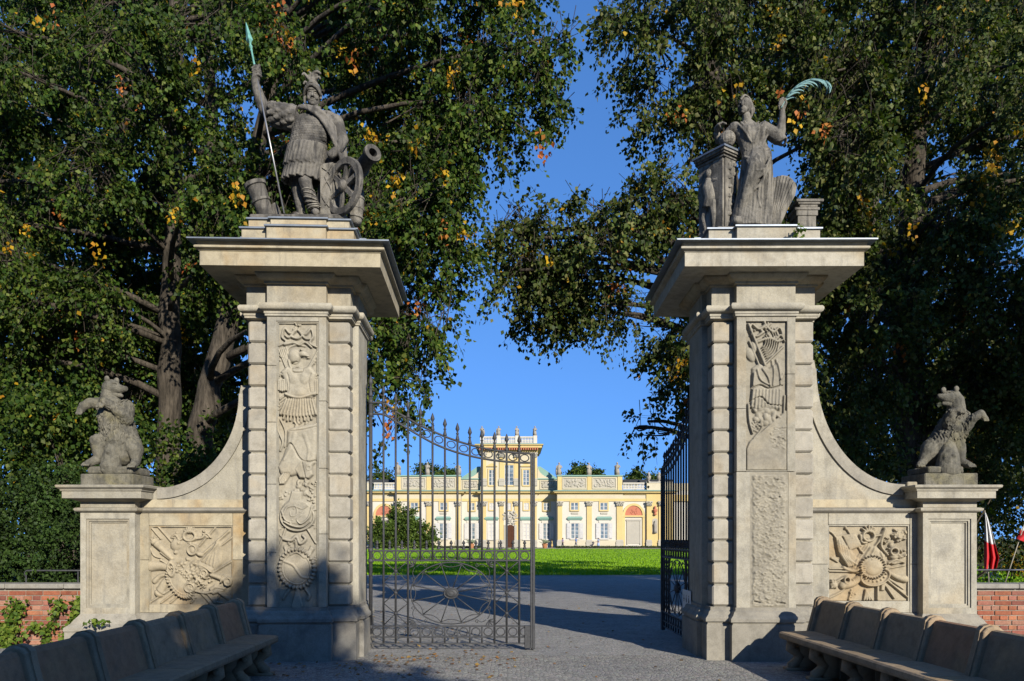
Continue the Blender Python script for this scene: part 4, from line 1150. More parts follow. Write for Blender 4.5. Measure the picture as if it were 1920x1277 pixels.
def pilaster(x0, x1, y0, y1, d, proud=.22, mir=True, mat='palace_yellow'):
    for s in ((1, -1) if mir else (1,)):
        a, b = (x0, x1) if s == 1 else (2*AX - x1, 2*AX - x0)
        xa, zb = L(a, y0, d); xb, za = L(b, y1, d); za = max(za, 0); Yf = d - PD; W = xb - xa
        ch = 9 * d / FPX; bh = 14 * d / FPX
        sh = MB(); sh.box(xa, xb, Yf - proud, Yf + .05, za + bh, zb - ch); so = sh.build('pilaster', MAT[mat], pal)
        MB().sweep(rect(xa, xb, Yf - proud, Yf + .05), [(.12, za), (.12, za + bh * .55), (.16, za + bh * .6), (.16, za + bh * .68), (.06, za + bh * .75), (.10, za + bh * .85), (.0, za + bh)]).build('base', MAT['palace_stone'], so)
        c = link('capital', CAP, so); c.location = ((xa + xb) / 2, Yf - proud, zb - ch); c.scale = (W / .80, 1.0, ch / .92)
def cornice(x0, x1, ytop, ybot, d, mat1='palace_yellow', out=.75, mir=True, depth=.6, green=True):
    for s in ((1, -1) if mir else (1,)):
        a, b = (x0, x1) if s == 1 else (2*AX - x1, 2*AX - x0)
        xa, z1 = L(a, ytop, d); xb, z0 = L(b, ybot, d); h = z1 - z0; Yf = d - PD
        MB().sweep(rect(xa, xb, Yf - .05, Yf + depth), [(0, z0), (.08, z0 + .15*h), (.14, z0 + .3*h), (.14, z0 + .4*h), (out*.75, z0 + .55*h), (out*.75, z0 + .78*h), (out, z0 + .9*h), (out, z0 + h)]).build('cornice', MAT[mat1], pal)
        if green: MB().sweep(rect(xa, xb, Yf - .05, Yf + depth), [(out + .04, z1), (out + .05, z1 + .06), (.0, z1 + .26)]).build('cornice_flashing', MAT['copper_green'], pal)
def lumpy(x0, x1, y0, y1, d, seed, mir=True, mat='palace_stone'):
    """attic relief: a panel full of small carved figures"""
    for s in ((1, -1) if mir else (1,)):
        a, b = (x0, x1) if s == 1 else (2*AX - x1, 2*AX - x0)
        xa, zb = L(a, y0, d); xb, za = L(b, y1, d); Yf = d - PD; rg = np.random.default_rng(seed + (s < 0))
        nx, nz = 64, 30; X, Z = np.meshgrid(np.linspace(xa, xb, nx), np.linspace(za, zb, nz)); H = np.zeros_like(X)
        for _ in range(60):
            cx, cz = rg.uniform(xa + .3, xb - .3), rg.uniform(za + .25, zb - .25); r1, r2, th = rg.uniform(.10, .34), rg.uniform(.06, .16), rg.uniform(0, pi)
            u = (X - cx) * math.cos(th) + (Z - cz) * math.sin(th); v = -(X - cx) * math.sin(th) + (Z - cz) * math.cos(th); q = 1 - (u / r1) ** 2 - (v / r2) ** 2
            H = np.maximum(H, np.where(q > 0, .20 * np.sqrt(np.clip(q, 0, 1)), 0))
        V = np.stack([X, Yf - .02 - H, Z], -1).reshape(-1, 3); i = np.arange(nx - 1)[None, :]; j = np.arange(nz - 1)[:, None]; q = (j * nx + i).ravel()
        link('relief_panel', np_mesh('relief_panel', V, np.stack([q, q + 1, q + nx + 1, q + nx], -1), True), pal, MAT[mat])
        xx = [(xa, xb)]
        fr = MB(); w = .16
        fr.box(xa - w, xa, Yf - .16, Yf, za - w, zb + w); fr.box(xb, xb + w, Yf - .16, Yf, za - w, zb + w); fr.box(xa, xb, Yf - .16, Yf, zb, zb + w); fr.box(xa, xb, Yf - .16, Yf, za - w, za)
        fr.build('relief_frame', MAT['palace_cream'], pal)
BAL = MB().lathe([(.14,0),(.14,.10),(.08,.14),(.15,.36),(.15,.46),(.07,.74),(.07,.82),(.14,.88),(.14,1.0)], 8).mesh('baluster', True); BAL.materials.append(MAT['palace_white'])
def balustrade(x0, x1, y0, y1, d, n, mir=True):
    for s in ((1, -1) if mir else (1,)):
        a, b = (x0, x1) if s == 1 else (2*AX - x1, 2*AX - x0)
        xa, zb = L(a, y0, d); xb, za = L(b, y1, d); Yf = d - PD; h = zb - za
        rl = MB(); rl.box(xa, xb, Yf - .18, Yf + .18, za, za + .16 * h); rl.box(xa, xb, Yf - .20, Yf + .20, zb - .16 * h, zb)
        ro = rl.build('balustrade', MAT['palace_white'], pal)
        for k in range(n):
            o = link('baluster', BAL, ro); o.location = (xa + (xb - xa) * (k + .5) / n, Yf, za + .16 * h); o.scale = (1, 1, .68 * h)

D1, D2, D3, D4 = 138.0, 141.0, 140.0, 138.8
# projecting side blocks
pbox('wall', 1045, 1168, 921, 1027, D1, 9, 'palace_white')
pbox('plinth_course', 1044.6, 1168.4, 1013, 1027, D1, .1, 'palace_cream', proud=.16)
pbox('attic', 1045, 1167, 893, 920, D1, 1.2, 'palace_cream')
pbox('attic_coping', 1044, 1168, 891, 893.4, D1, 1.4, 'copper_green', proud=.25)
for x in (1045.5, 1101, 1158): pbox('attic_pier', x, x + 8, 894, 919, D1, .1, 'palace_yellow', proud=.14)
lumpy(1056, 1098, 897, 915, D1, 60); lumpy(1112, 1154, 897, 915, D1, 70)
cornice(1045, 1168, 921.5, 927.5, D1, depth=8); pbox('frieze', 1044.8, 1168.2, 927.5, 935, D1, .2, 'palace_cream', proud=.06)
pbox('architrave', 1044.8, 1168.2, 935, 940, D1, .2, 'palace_yellow', proud=.14)
for x0, x1 in ((1045.6, 1054), (1100, 1109.5), (1156, 1167.5)): pilaster(x0, x1, 940, 1026, D1)
for x in (1070, 1125):
    window(x, x + 14, 942.5, 956.5, D1, 2, 2)
    window(x + .3, x + 15, 981, 1010, D1, 2, 4, 'palace_white', 2.0, hood=968.5, shutters=True)
    pbox('garland', x + 1, x + 14, 961, 964, D1, .05, 'palace_stone', proud=.14)
# arcades beside them
pbox('wall', 1168, 1212, 921, 1027, D4, 8, 'palace_white')
cornice(1168, 1262, 921.5, 927.5, D4 - .2, depth=7); pbox('frieze', 1168, 1262, 927.5, 935, D4, .2, 'palace_cream', proud=.08); pbox('architrave', 1168, 1262, 935, 940, D4, .2, 'palace_yellow', proud=.16)
balustrade(1168, 1208, 905, 918, D4, 14)
def arch(xc, rx, ytop, yspr, ybot, d):
    for s in (1, -1):
        c = xc if s == 1 else 2*AX - xc; k = d / FPX; X, zs = L(c, yspr, d); zt = L(c, ytop, d)[1]; zb = max(0, L(c, ybot, d)[1]); r = rx * k; R = (rx + 4.2) * k; Yf = d - PD; n = 14
        ar = MB(); pts = [(X + R * math.cos(pi*j/n), zs + (zt - zs + 4.2*k) * math.sin(pi*j/n)) for j in range(n + 1)]; inn = [(X + r * math.cos(pi*j/n), zs + (zt - zs) * math.sin(pi*j/n)) for j in range(n + 1)]
        poly = [(X + R, zb)] + pts + [(X - R, zb), (X - r, zb)] + inn[::-1] + [(X + r, zb)]
        m = len(poly)
        # strip of quads so that the concave outline stays clean
        o = [(X + R, zb)] + pts + [(X - R, zb)]; i_ = [(X + r, zb)] + inn + [(X - r, zb)]
        vs = []; fs = []
        for (ax_, az_), (bx_, bz_) in zip(o, i_): vs += [(ax_, Yf - .22, az_), (bx_, Yf - .22, bz_), (ax_, Yf + .02, az_), (bx_, Yf + .02, bz_)]
        for j in range(len(o) - 1):
            b = 4*j; fs += [(b, b+4, b+5, b+1), (b, b+2, b+6, b+4), (b+1, b+5, b+7, b+3)]
        ar.add(vs, fs); ao = ar.build('arch', MAT['palace_yellow'], pal)
        ty = MB(); ty.prism(inn, Yf - .06, Yf + .02); ty.build('tympanum', MAT['palace_red'], ao)
        lr = MB(); rg = np.random.default_rng(8)
        for _ in range(16):
            a = rg.uniform(.2, pi - .2); q = rg.uniform(.1, .8); lr.ell((X + q*r*math.cos(a), Yf - .08, zs + .15 + q*(zt-zs)*math.sin(a)*.9), (.16, .08, .10), 6, 5)
        lr.build('tympanum_carving', MAT['palace_red'], ao)
        MB().box(X - R, X + R, Yf - .30, Yf, zs - .28, zs).build('impost', MAT['palace_yellow'], ao)
        dw = MB(); dw.box(X - r*.68, X + r*.68, Yf - .10, Yf, zb + .5, zs - 1.0); dw.box(X - r*.80, X - r*.68, Yf - .16, Yf, zb + .3, zs - .8); dw.box(X + r*.68, X + r*.80, Yf - .16, Yf, zb + .3, zs - .8); dw.box(X - r*.85, X + r*.85, Yf - .22, Yf, zs - .95, zs - .7)
        dw.build('blind_door', MAT['palace_stone'], ao)
arch(1188, 16.5, 948, 966.5, 1024, D4)
pbox('wall', 1212, 1262, 921, 1027, D4 - .3, 8, 'palace_yellow')
pbox('attic', 1213, 1262, 905, 920, D4 - .3, 1.2, 'palace_cream'); pbox('attic_coping', 1212, 1263, 903.5, 905, D4 - .3, 1.3, 'palace_white', proud=.15)
pilaster(1212.5, 1221, 940, 1026, D4 - .3); pilaster(1235, 1243, 940, 1026, D4 - .3)
for s in (1, -1):
    c = 1228 if s == 1 else 2*AX - 1228; d = D4 - .3; X, zc = L(c, 1000, d); Yf = d - PD; k = d / FPX
    nb = MB(); nb.prism([(X - 5*k, L(c,1000,d)[1]), (X + 5*k, L(c,1000,d)[1])] + [(X + 5*k*math.cos(pi*j/8), L(c,976,d)[1] + 4*k*math.sin(pi*j/8)) for j in range(9)], Yf - .05, Yf); no = nb.build('niche', MAT['palace_stone'], pal)
    mb = MB(); z0 = L(c, 999, d)[1]; mb.lathe([(.35,0),(.28,.5),(.30,1.1),(.34,1.5),(.20,1.75),(.16,1.85),(.18,2.0),(.10,2.15)], 10, Matrix.Translation((X, Yf - .25, z0))); mb.build('niche_figure', MAT['statue_far'], no, True)
    mb = MB(); z0 = L(c, 966, d)[1]; mb.lathe([(.2,0),(.3,.25),(.12,.35),(.38,.7),(.42,1.0),(.16,1.15),(.2,1.35),(.14,1.6)], 10, Matrix.Translation((X, Yf - .3, z0))); mb.build('bust', MAT['palace_red'], no, True)
pbox('wall', 1262, 1420, 921, 1027, D4 + .4, 8, 'palace_white'); pbox('attic', 1262, 1420, 906, 921, D4 + .4, 1.2, 'palace_cream'); pbox('architrave', 1262, 1420, 928, 940, D4 + .4, .2, 'palace_yellow', proud=.3)
for x in (1290, 1340, 1390): pbox('pilaster', x, x + 9, 940, 1026, D4 + .4, .1, 'palace_yellow', proud=.2); window(x + 20, x + 32, 962, 1006, D4 + .4, 2, 4)
# recessed centre
pbox('wall', 1000, 1046, 921, 1027, D2, 9, 'palace_white'); cornice(1000, 1046, 921.5, 927.5, D2, depth=8); pbox('architrave', 1000, 1046, 935, 940, D2, .2, 'palace_yellow', proud=.14); pbox('frieze', 1000, 1046, 927.5, 935, D2, .2, 'palace_cream', proud=.06)
pbox('attic', 1004, 1046, 899, 920, D2, 1.2, 'palace_cream'); pbox('attic_coping', 1003, 1047, 897, 899, D2, 1.3, 'copper_green', proud=.2); lumpy(1014, 1040, 902, 916, D2, 80)
window(1019, 1030, 943, 957, D2, 2, 2); window(1018, 1031, 981, 1011, D2, 2, 4, 'palace_white', 2.0, hood=969, shutters=True)
# side blocks' returns are the walls themselves; tower block
tw = D3
pbox('tower_wall', 901.5, 1007.5, 848, 1027, tw, 14, 'palace_cream', mir=False)
pbox('tower_field', 903, 1006, 941, 1012, tw, .05, 'palace_white', mir=False, proud=.05)
cornice(901.5, 1007.5, 921.5, 928, tw, mir=False, depth=13); pbox('frieze', 901, 1008, 928, 935, tw, .2, 'palace_cream', mir=False, proud=.08); pbox('architrave', 901, 1008, 935, 940.5, tw, .2, 'palace_yellow', mir=False, proud=.16)
pbox('tower_band', 901, 1008, 911, 920.5, tw, .2, 'palace_cream', mir=False, proud=.10)
for x0, x1 in ((997.5, 1006), (964.5, 972.5)): pilaster(x0, x1, 940, 1026, tw); pilaster(x0, x1, 849, 911, tw, .2)
cornice(901.5, 1007.5, 834, 848, tw, mir=False, depth=13, out=1.05); 
for k in range(26):
    x = 899 + k * 4.3; pbox('modillion', x, x + 2, 839.6, 844.5, tw, .1, 'palace_red', mir=False, proud=.85)
balustrade(905, 1004, 818.5, 833, tw + .6, 34, mir=False)
for x in (900.5, 931.5, 966, 1000): pbox('balustrade_pier', x, x + 7, 817, 833.5, tw + .6, .5, 'palace_white', mir=False, proud=.3)
pbox('tower_roof', 905, 1004, 829, 834, tw + 1, 12, 'copper_green', mir=False)
window(980.5, 992.5, 881, 910, tw, 2, 4, 'palace_yellow', 2.4); window(946, 963, 872, 910, tw, 2, 5, 'palace_yellow', 2.4, mir=False)
window(982, 991.5, 943, 956, tw, 2, 2); window(981, 993.5, 982, 1011, tw, 2, 4, 'palace_white', 2.0, hood=969); window(950.5, 958.5, 943, 956, tw, 2, 2, mir=False)
# pediments over the tower windows and the portal
for x in (986.5, 922.5, 954.5):
    X, z = L(x, 875 if x != 954.5 else 866, tw); Yf = tw - PD
    MB().prism([(X - .95, z), (X + .95, z), (X + .9, z + .16), (X, z + .62), (X - .9, z + .16)], Yf - .28, Yf).build('pediment', MAT['palace_yellow'], pal)
X, z = L(957, 1019, tw); Yf = tw - PD; zt = L(957, 984, tw)[1]
dm = MB(); dm.prism([(X - .62, 0), (X + .62, 0), (X + .62, zt - .4)] + [(X + .62*math.cos(pi*j/8), zt - .4 + .4*math.sin(pi*j/8)) for j in range(1, 8)] + [(X - .62, zt - .4)], Yf - .09, Yf - .05); do = dm.build('door', MAT['palace_door'], pal)
dl = MB()
for sx in (-1, 1):
    for j in range(4): dl.bbox(X + sx*.31 - .2, X + sx*.31 + .2, Yf - .13, Yf - .091, .35 + j*.85, 1.05 + j*.85, .02)
dl.build('door_panels', MAT['palace_door'], do)
pm = MB(); rg_ = np.random.default_rng(6)
for _ in range(46):
    a = rg_.uniform(0, 2*pi); q = rg_.uniform(.2, 1); pm.ell((X + 1.6*q*math.cos(a), Yf - .22, zt + 1.3 + 1.15*q*math.sin(a)), (rg_.uniform(.12,.3), .14, rg_.uniform(.1,.26)), 7, 5)
pm.box(X - 1.15, X - .72, Yf - .30, Yf, 0, zt); pm.box(X + .72, X + 1.15, Yf - .30, Yf, 0, zt); pm.build('portal_carving', MAT['palace_stone'], pal)
# volutes and roofs flanking the tower
for s in (1, -1):
    c = lambda x: x if s == 1 else 2*AX - x
    pts = [(1008, 898), (1038, 897)] + [(1008 + 30 * (1 - math.sin(a)), 897 - 24 * (1 - math.cos(a))) for a in np.linspace(0, pi/2, 9)]
    pl = [(L(c(x), y, D3 + 1.2)[0], L(c(x), y, D3 + 1.2)[1]) for x, y in pts]
    MB().prism(pl, D3 - PD + 1.0, D3 - PD + 1.5).build('volute', MAT['palace_cream'], pal)
    pr = [(1008, 876), (1013, 876), (1042, 896), (1044, 898), (1008, 898)]
    MB().prism([(L(c(x), y, D3 + 3)[0], L(c(x), y, D3 + 3)[1]) for x, y in pr], D3 - PD + 1.6, D3 - PD + 10).build('side_roof', MAT['copper_green'], pal)
pbox('rear_roof', 1168, 1262, 899, 906, D4 + 3, 4, 'dark_roof')

# figures standing on the attic and the tower
def small_figure(seed):
    rg = np.random.default_rng(seed); mb = MB(); q = rg.uniform(-.08, .08)
    mb.lathe([(.36,0),(.36,.10),(.30,.12)], 10)
    mb.tube([(0,0,.1),(q*.5,0,.7),(q,0,1.15),(q*.6,0,1.55),(q*.4,0,1.85)], [.30,.29,.25,.29,.16], 10)
    mb.tube([(q*.4,0,1.80),(q*.4,0,2.0)], [.09,.08], 8); mb.ell((q*.5,-.03,2.10), (.13,.15,.17), 10, 8)
    s = 1 if seed % 2 else -1
    mb.tube([(q*.4+s*.22,0,1.70),(s*.34,-.08,1.40),(s*.16,-.26,1.25)], [.10,.09,.07], 7)
    mb.tube([(q*.4-s*.22,0,1.70),(-s*.34,-.05,1.42),(-s*.30,-.14,1.70 if seed % 3 == 0 else 1.10)], [.10,.09,.07], 7); mb.tube([(-s*.26,.08,1.6),(-s*.34,.1,.9),(-s*.30,.06,.15)], [.10,.14,.16], 7)
    for k in range(5): a = rg.uniform(-2.6, -.5); mb.tube([(.22*math.cos(a),.22*math.sin(a),.15),(.18*math.cos(a)+q,.2*math.sin(a),1.1)], [.06,.03], 5)
    mb.box(-.30,.30,-.30,.30,-.35,.0)
    me = mb.mesh('figure', True); me.materials.append(MAT['statue_far']); return me
FIG = [small_figure(k) for k in range(4)]
def roof_figure(x, ybase, h_px, d, k, label):
    X, z = L(x, ybase, d)
    o = tag(link('roof_statue', FIG[k % 4]), label, 'statue', 'statues on the palace roof'); o.location = (X, d + .5, z); sc = h_px * d / FPX / 2.27; o.scale = (sc * 1.35, sc * 1.25, sc); o.rotation_euler = (0, 0, .5 * (k % 3 - 1))
ordn = ['first', 'second', 'third', 'fourth']
for k, x in enumerate((903.5, 935, 969, 1003.5)): roof_figure(x, 817, 19, D3 + .6, k, 'pale stone figure on the tower balustrade, %s from the left' % ordn[k])
for k, (x, h) in enumerate(((1048.7, 24.5), (1104.7, 24), (1158.7, 25))): roof_figure(x, 891, h, D1, k + 1, 'stone figure on the attic right of the tower, %s from the left' % ordn[k])
for k, (x, h) in enumerate(((745, 25), (801.5, 25), (858, 24))): roof_figure(x, 891, h, D1, k + 2, 'stone figure on the attic behind the gate bars, %s from the left' % ordn[k])
URN = MB().lathe([(.32,0),(.32,.12),(.12,.2),(.10,.3),(.34,.55),(.42,.9),(.36,1.1),(.16,1.2),(.30,1.35),(.22,1.6),(.05,1.8)], 10).mesh('urn', True); URN.materials.append(MAT['statue_far'])
for k, x in enumerate((1217.5, 1237)):
    o = tag(link('roof_urn', URN), ['left', 'right'][k] + ' one of two stone urns on the far right end of the palace roof', 'urn', 'urns on the palace roof'); X, z = L(x, 903.5, D4 - .3); o.location = (X, D4 + .3, z)

# ---------------------------------------------------------------- carved figures
from mathutils import noise as mnoise
def sculpt(name, mb, voxel, mat, parent, smooth=2, wear=0.0, wscale=20.0, fn=None, extra=None):
    """fuse closed pieces into one continuous carved surface"""
    me = mb.mesh('tmp'); ob = bpy.data.objects.new('tmp', me); COL.objects.link(ob)
    m = ob.modifiers.new('r', 'REMESH'); m.mode = 'VOXEL'; m.voxel_size = voxel; m.adaptivity = 0.0
    s = ob.modifiers.new('s', 'SMOOTH'); s.factor = .5; s.iterations = smooth
    dg = bpy.context.evaluated_depsgraph_get()
    out = bpy.data.meshes.new_from_object(ob.evaluated_get(dg))
    bpy.data.objects.remove(ob); bpy.data.meshes.remove(me)
    n = len(out.vertices)
    if (wear or fn) and n:
        co = np.empty(n * 3, np.float32); out.vertices.foreach_get('co', co); co = co.reshape(-1, 3)
        no = np.empty(n * 3, np.float32); out.vertices.foreach_get('normal', no); no = no.reshape(-1, 3)
        h = np.zeros(n)
        if fn is not None: h += fn(co, no)
        if wear: h += wear * np.array([mnoise.noise(Vector(c) * wscale) for c in co.tolist()])
        co = co + no * h[:, None]
        out.vertices.foreach_set('co', co.astype(np.float32).ravel())
    out.name = name
    if extra is not None:
        bm = bmesh.new(); bm.from_mesh(out); em = extra(out); bm.from_mesh(em); bm.to_mesh(out); bm.free(); bpy.data.meshes.remove(em)
    out.polygons.foreach_set('use_smooth', np.ones(len(out.polygons), dtype=bool))
    out.materials.clear(); out.materials.append(mat); out.update()
    return link(name, out, parent)

class Fig:
    """figure laid out in carving units round a base point"""
    def __init__(s, d, base): s.d = d; s.k = d / FPX; s.b = Vector(base)
    def p(s, x, y, o=0.0): q = P(x, y, s.d); return Vector((q.x, q.y + o * s.k, q.z)) - s.b
    def limb(s, mb, pts, n=12):
        P3 = [s.p(a[0], a[1], a[2]) for a in pts]; R = [a[3] * s.k for a in pts]
        sp, sr = [], []
        for i in range(len(P3) - 1):
            for k in range(3): u = k / 3; sp.append(P3[i].lerp(P3[i+1], u)); sr.append(R[i] + (R[i+1] - R[i]) * u)
        sp.append(P3[-1]); sr.append(R[-1])
        mb.tube(sp, sr, n)
        for i in (0, len(P3) - 1): mb.ell(P3[i], R[i] * .99, 12, 8)
        for i in range(1, len(P3) - 1): mb.ell(P3[i], R[i] * .985, 12, 8)
    def ell(s, mb, x, y, o, rx, ry, rz, M=None): mb.ell(s.p(x, y, o), (rx * s.k, ry * s.k, rz * s.k), 16, 10, M)
    def rope(s, mb, pts, r0, r1=None, n=7, sm=3):
        """smooth fold / strand"""
        r1 = r0 if r1 is None else r1
        q = [np.array(s.p(*a)) for a in pts]; out = []
        for i in range(len(q) - 1):
            p0, p1, p2, p3 = q[max(i-1,0)], q[i], q[i+1], q[min(i+2,len(q)-1)]
            for k in range(sm):
                t = k / sm; out.append(0.5*((2*p1)+(-p0+p2)*t+(2*p0-5*p1+4*p2-p3)*t*t+(-p0+3*p1-3*p2+p3)*t**3))
        out.append(q[-1]); m = len(out)
        mb.tube(out, [(r0 + (r1 - r0) * i / (m - 1)) * s.k for i in range(m)], n)
    def loft(s, mb, secs, n=24):
        """secs (x, y, off, rx, ry) elliptical slices from top to bottom"""
        vs = []; fs = []
        for x, y, o, rx, ry in secs:
            c = s.p(x, y, o)
            for k in range(n): a = 2*pi*k/n; vs.append((c.x + rx*s.k*math.cos(a), c.y + ry*s.k*math.sin(a), c.z))
        m = len(secs)
        for i in range(m - 1):
            for k in range(n): k2 = (k+1) % n; fs.append((i*n+k, i*n+k2, (i+1)*n+k2, (i+1)*n+k))
        fs.append(tuple(range(n-1, -1, -1))); fs.append(tuple((m-1)*n + k for k in range(n)))
        mb.add(vs, fs)
def axis_M(a, b):
    """matrix that carries the z axis onto a->b, origin at a"""
    d = (Vector(b) - Vector(a)).normalized(); q = Vector((0, 0, 1)).rotation_difference(d)
    return Matrix.Translation(Vector(a)) @ q.to_matrix().to_4x4()
SS, SL = MAT['statue_stone'], MAT['statue_light']

# ---- warrior with spear
D_ST = 10.55
wb = Vector((XL, 10.62, 5.845))
W = Fig(D_ST, wb)
war = empty('warrior_statue', wb, 0, 'grey stone warrior in scale armour and helmet raising a spear beside a cannon', 'statue')
MB().bbox(-.645, .645, -.255, .95, 0, .07, .015).build('base_slab', SS, war)
mb = MB()
W.loft(mb, [(589,206,4,10,9),(590,213,3,20,13),(592,221,2,38,17),(592,232,0,44,21),(587,246,-1,40,23),(582,260,-2,36,23),(578,272,-2,35,22),(576,280,-1,36,23)])
W.limb(mb, [(588,212,2,10),(588,200,0,9.5)])
W.ell(mb, 608, 258, -6, 9, 16, 16)
W.loft(mb, [(577,270,-1,34,22),(573,290,-1,33,23),(570,312,-1,33,24),(567,330,-1,32,25)])
W.limb(mb, [(573,322,-6,15),(576,350,-15,12.5),(580,364,-13,11.5),(587,381,-9,11.5),(593,399,-6,8)])
W.limb(mb, [(593,402,-6,8.5),(597,407,-22,7)])
W.limb(mb, [(552,326,6,14),(558,362,8,11),(563,398,10,8)]); W.limb(mb, [(562,404,8,8),(558,408,-8,7)])
W.limb(mb, [(549,222,0,15),(524,215,-4,13),(499,211,-6,12),(489,186,-10,10),(482.5,163,-12,7.5),(485,150,-13,8)])
W.ell(mb, 486, 144, -13, 8.5, 8, 11)
W.limb(mb, [(630,228,2,14),(641,262,2,12),(634,286,-8,9),(624,296,-12,8)])
W.loft(mb, [(612,280,14,20,12),(616,330,14,22,14),(612,412,14,26,16)])
def scales(co, no):
    k = W.k; x = co[:, 0] / k; z = co[:, 2] / k; top = W.p(0, 216)[2] / k; bot = W.p(0, 276)[2] / k
    row = np.floor((top - z) / 4.6); fr = (top - z) / 4.6 - row
    u = np.abs(np.sin(pi * (np.arctan2(co[:, 0] - W.p(585, 0)[0], -(co[:, 1] - W.p(0, 0, 0)[1]) + .0) * 30 / 5.2 + .5 * (row % 2))))
    cx = co[:, 0]; m = (z < top) & (z > bot) & (cx > W.p(541, 0)[0]) & (cx < W.p(622, 0)[0])
    return np.where(m, (fr * (.35 + .65 * u)) * 1.5 * k, 0)
body = sculpt('body', mb, .0095, SS, war, 2, .003, 30, scales)
# fingers closed on the shaft
mb = MB()
for j in range(4):
    y = 136 + 5 * j; x0 = 483.5 + .9 * j
    W.limb(mb, [(x0 - 5, y + 3, -8, 2.9), (x0 - 4, y + 2, -17, 2.9), (x0 + 4, y, -19.5, 2.8), (x0 + 7.5, y + .5, -14, 2.5)], 8)
W.limb(mb, [(481, 152, -14, 3.4), (488, 143, -20, 3), (492, 134, -19, 2.5)], 8)
sculpt('hand', mb, .004, SS, war, 1)
# head
mb = MB()
W.ell(mb, 587.5, 184, 0, 12.2, 14, 17); W.ell(mb, 588, 195, -5, 8.5, 9, 8); W.ell(mb, 588.5, 199.5, -9, 4.5, 4.5, 3.5)
W.limb(mb, [(589, 179, -13, 2.0), (590, 187, -16.5, 2.7)], 8); W.ell(mb, 590, 188, -15.5, 3.6, 2.6, 2)
for sx in (-1, 1):
    W.ell(mb, 588.5 + sx * 6.5, 188.5, -9.5, 4.2, 3.4, 4.4); W.ell(mb, 588.7 + sx * 5.2, 181.3, -11.2, 2.5, 1.8, 1.5); W.rope(mb, [(588.5 + sx*1.8, 178, -13.5), (588.5 + sx*6, 176.8, -12.5), (588.5 + sx*10, 178.5, -9)], 1.3, .9)
W.rope(mb, [(583.5,193,-12),(588.7,192,-14.2),(593.5,193,-12)], 1.2); W.rope(mb, [(584,195,-11.5),(588.7,195.3,-13.5),(593,195,-11.5)], 1.2)
sculpt('head', mb, .0036, SL, war, 1)
mb = MB()
W.ell(mb, 587, 170, 1, 15, 17, 16); W.loft(mb, [(587,168,1,15.5,17.5),(587,176,1,15.2,17)])
W.rope(mb, [(571,181,-4),(577,174,-14),(588,169,-18.5),(598,174,-14),(603,182,-4)], 2.6, 2.6); W.rope(mb, [(571,177,-4),(577,170,-14),(588,164,-18),(598,170,-14),(603,178,-4)], 1.6)
W.rope(mb, [(572,176,0),(572,190,-4),(574,199,-6)], 3.4, 2); W.rope(mb, [(602,176,0),(602,188,-3)], 3.2, 2.2)
W.limb(mb, [(586,158,2,9),(585,150,3,7),(588,146,2,6)]); W.rope(mb, [(584,152,0),(577,146,-2),(571,140,-4),(568,144,-5)], 4, 1.6); W.rope(mb, [(588,148,0),(589,139,-3),(597,138,-5),(603,142,-6)], 4.5, 2); W.rope(mb, [(590,150,0),(599,147,-4),(602,152,-5)], 3.6, 1.6)
W.rope(mb, [(579,160,-6),(573,157,-6),(571,162,-6)], 2.6, 1.6); W.rope(mb, [(582,146,0),(583,139,-3),(579,136,-4)], 3, 1.4)
W.ell(mb, 587, 149, 3, 9, 8, 7); W.ell(mb, 592, 142, 1, 7, 6, 4.5); W.ell(mb, 580, 144, 1, 5, 5, 4)
for j in range(3):
    for sx in (-1, 1): W.rope(mb, [(587 + sx*2, 160 + 3*j, -13 - j), (587 + sx*8, 159 + 3*j, -9), (587 + sx*12, 164 + 2*j, -5)], 1.2, .8)
sculpt('helmet', mb, .0045, SS, war, 1, .002, 60)
# sleeve of scales, skirt straps, cloak
mb = MB(); rg_ = np.random.default_rng(2)
mb.tube([W.p(556,222,0), W.p(540,220,-2), W.p(522,216,-4), W.p(513,214,-5)], [22*W.k, 22*W.k, 20*W.k, 17*W.k], 16)
for r_ in range(4):
    for j in range(10):
        a = 2*pi*(j + .5*(r_ % 2))/10; c = W.p(552 - 11*r_, 222 - 1.8*r_, -1 - r_); R = (22.5 - .8*r_) * W.k
        mb.ell(c + Vector((-.03, R*.88*math.cos(a), R*.88*math.sin(a))), (9.5*W.k, 5.0*W.k, 5.0*W.k), 8, 6)
for j in range(8):
    a = 2*pi*j/8 + .3; c = W.p(514, 216, -5); mb.tube([c + Vector((.05, 17*W.k*math.cos(a), 17*W.k*math.sin(a))), c + Vector((-.045, 18*W.k*math.cos(a), 18*W.k*math.sin(a) - .02))], [4.5*W.k, 3*W.k], 7)
sculpt('sleeve', mb, .007, SS, war, 1, .002, 40)
mb = MB()
for ring, (y0, y1, rx0, rx1, nn, off) in enumerate(((276, 314, 33, 35, 30, 0), (298, 340, 32, 34.5, 30, .5))):
    for j in range(nn):
        a = 2*pi*(j + off)/nn; sg = .8 + .2*math.sin(j*1.7)
        cx0, cx1 = 577 - .12*(y0-270), 575 - .14*(y1-270)
        pts = [(cx0 + rx0*math.cos(a), y0, rx0*.66*math.sin(a) - 1), ((cx0+cx1)/2 + (rx0+rx1)/2*math.cos(a), (y0+y1)/2, (rx0+rx1)/2*.72*math.sin(a) - 1), (cx1 + rx1*math.cos(a), y1 + 3*sg*(j % 2), rx1*.76*math.sin(a) - 1)]
        W.rope(mb, pts, 4.0, 3.6, 8)
    for j in range(40): a = 2*pi*j/40; W.ell(mb, cx0 + (rx0+2)*math.cos(a), y0 + 1, (rx0+2)*.66*math.sin(a), 3, 3, 3.6)
sculpt('strap_skirt', mb, .0095, SS, war, 1, .002, 40)
mb = MB()
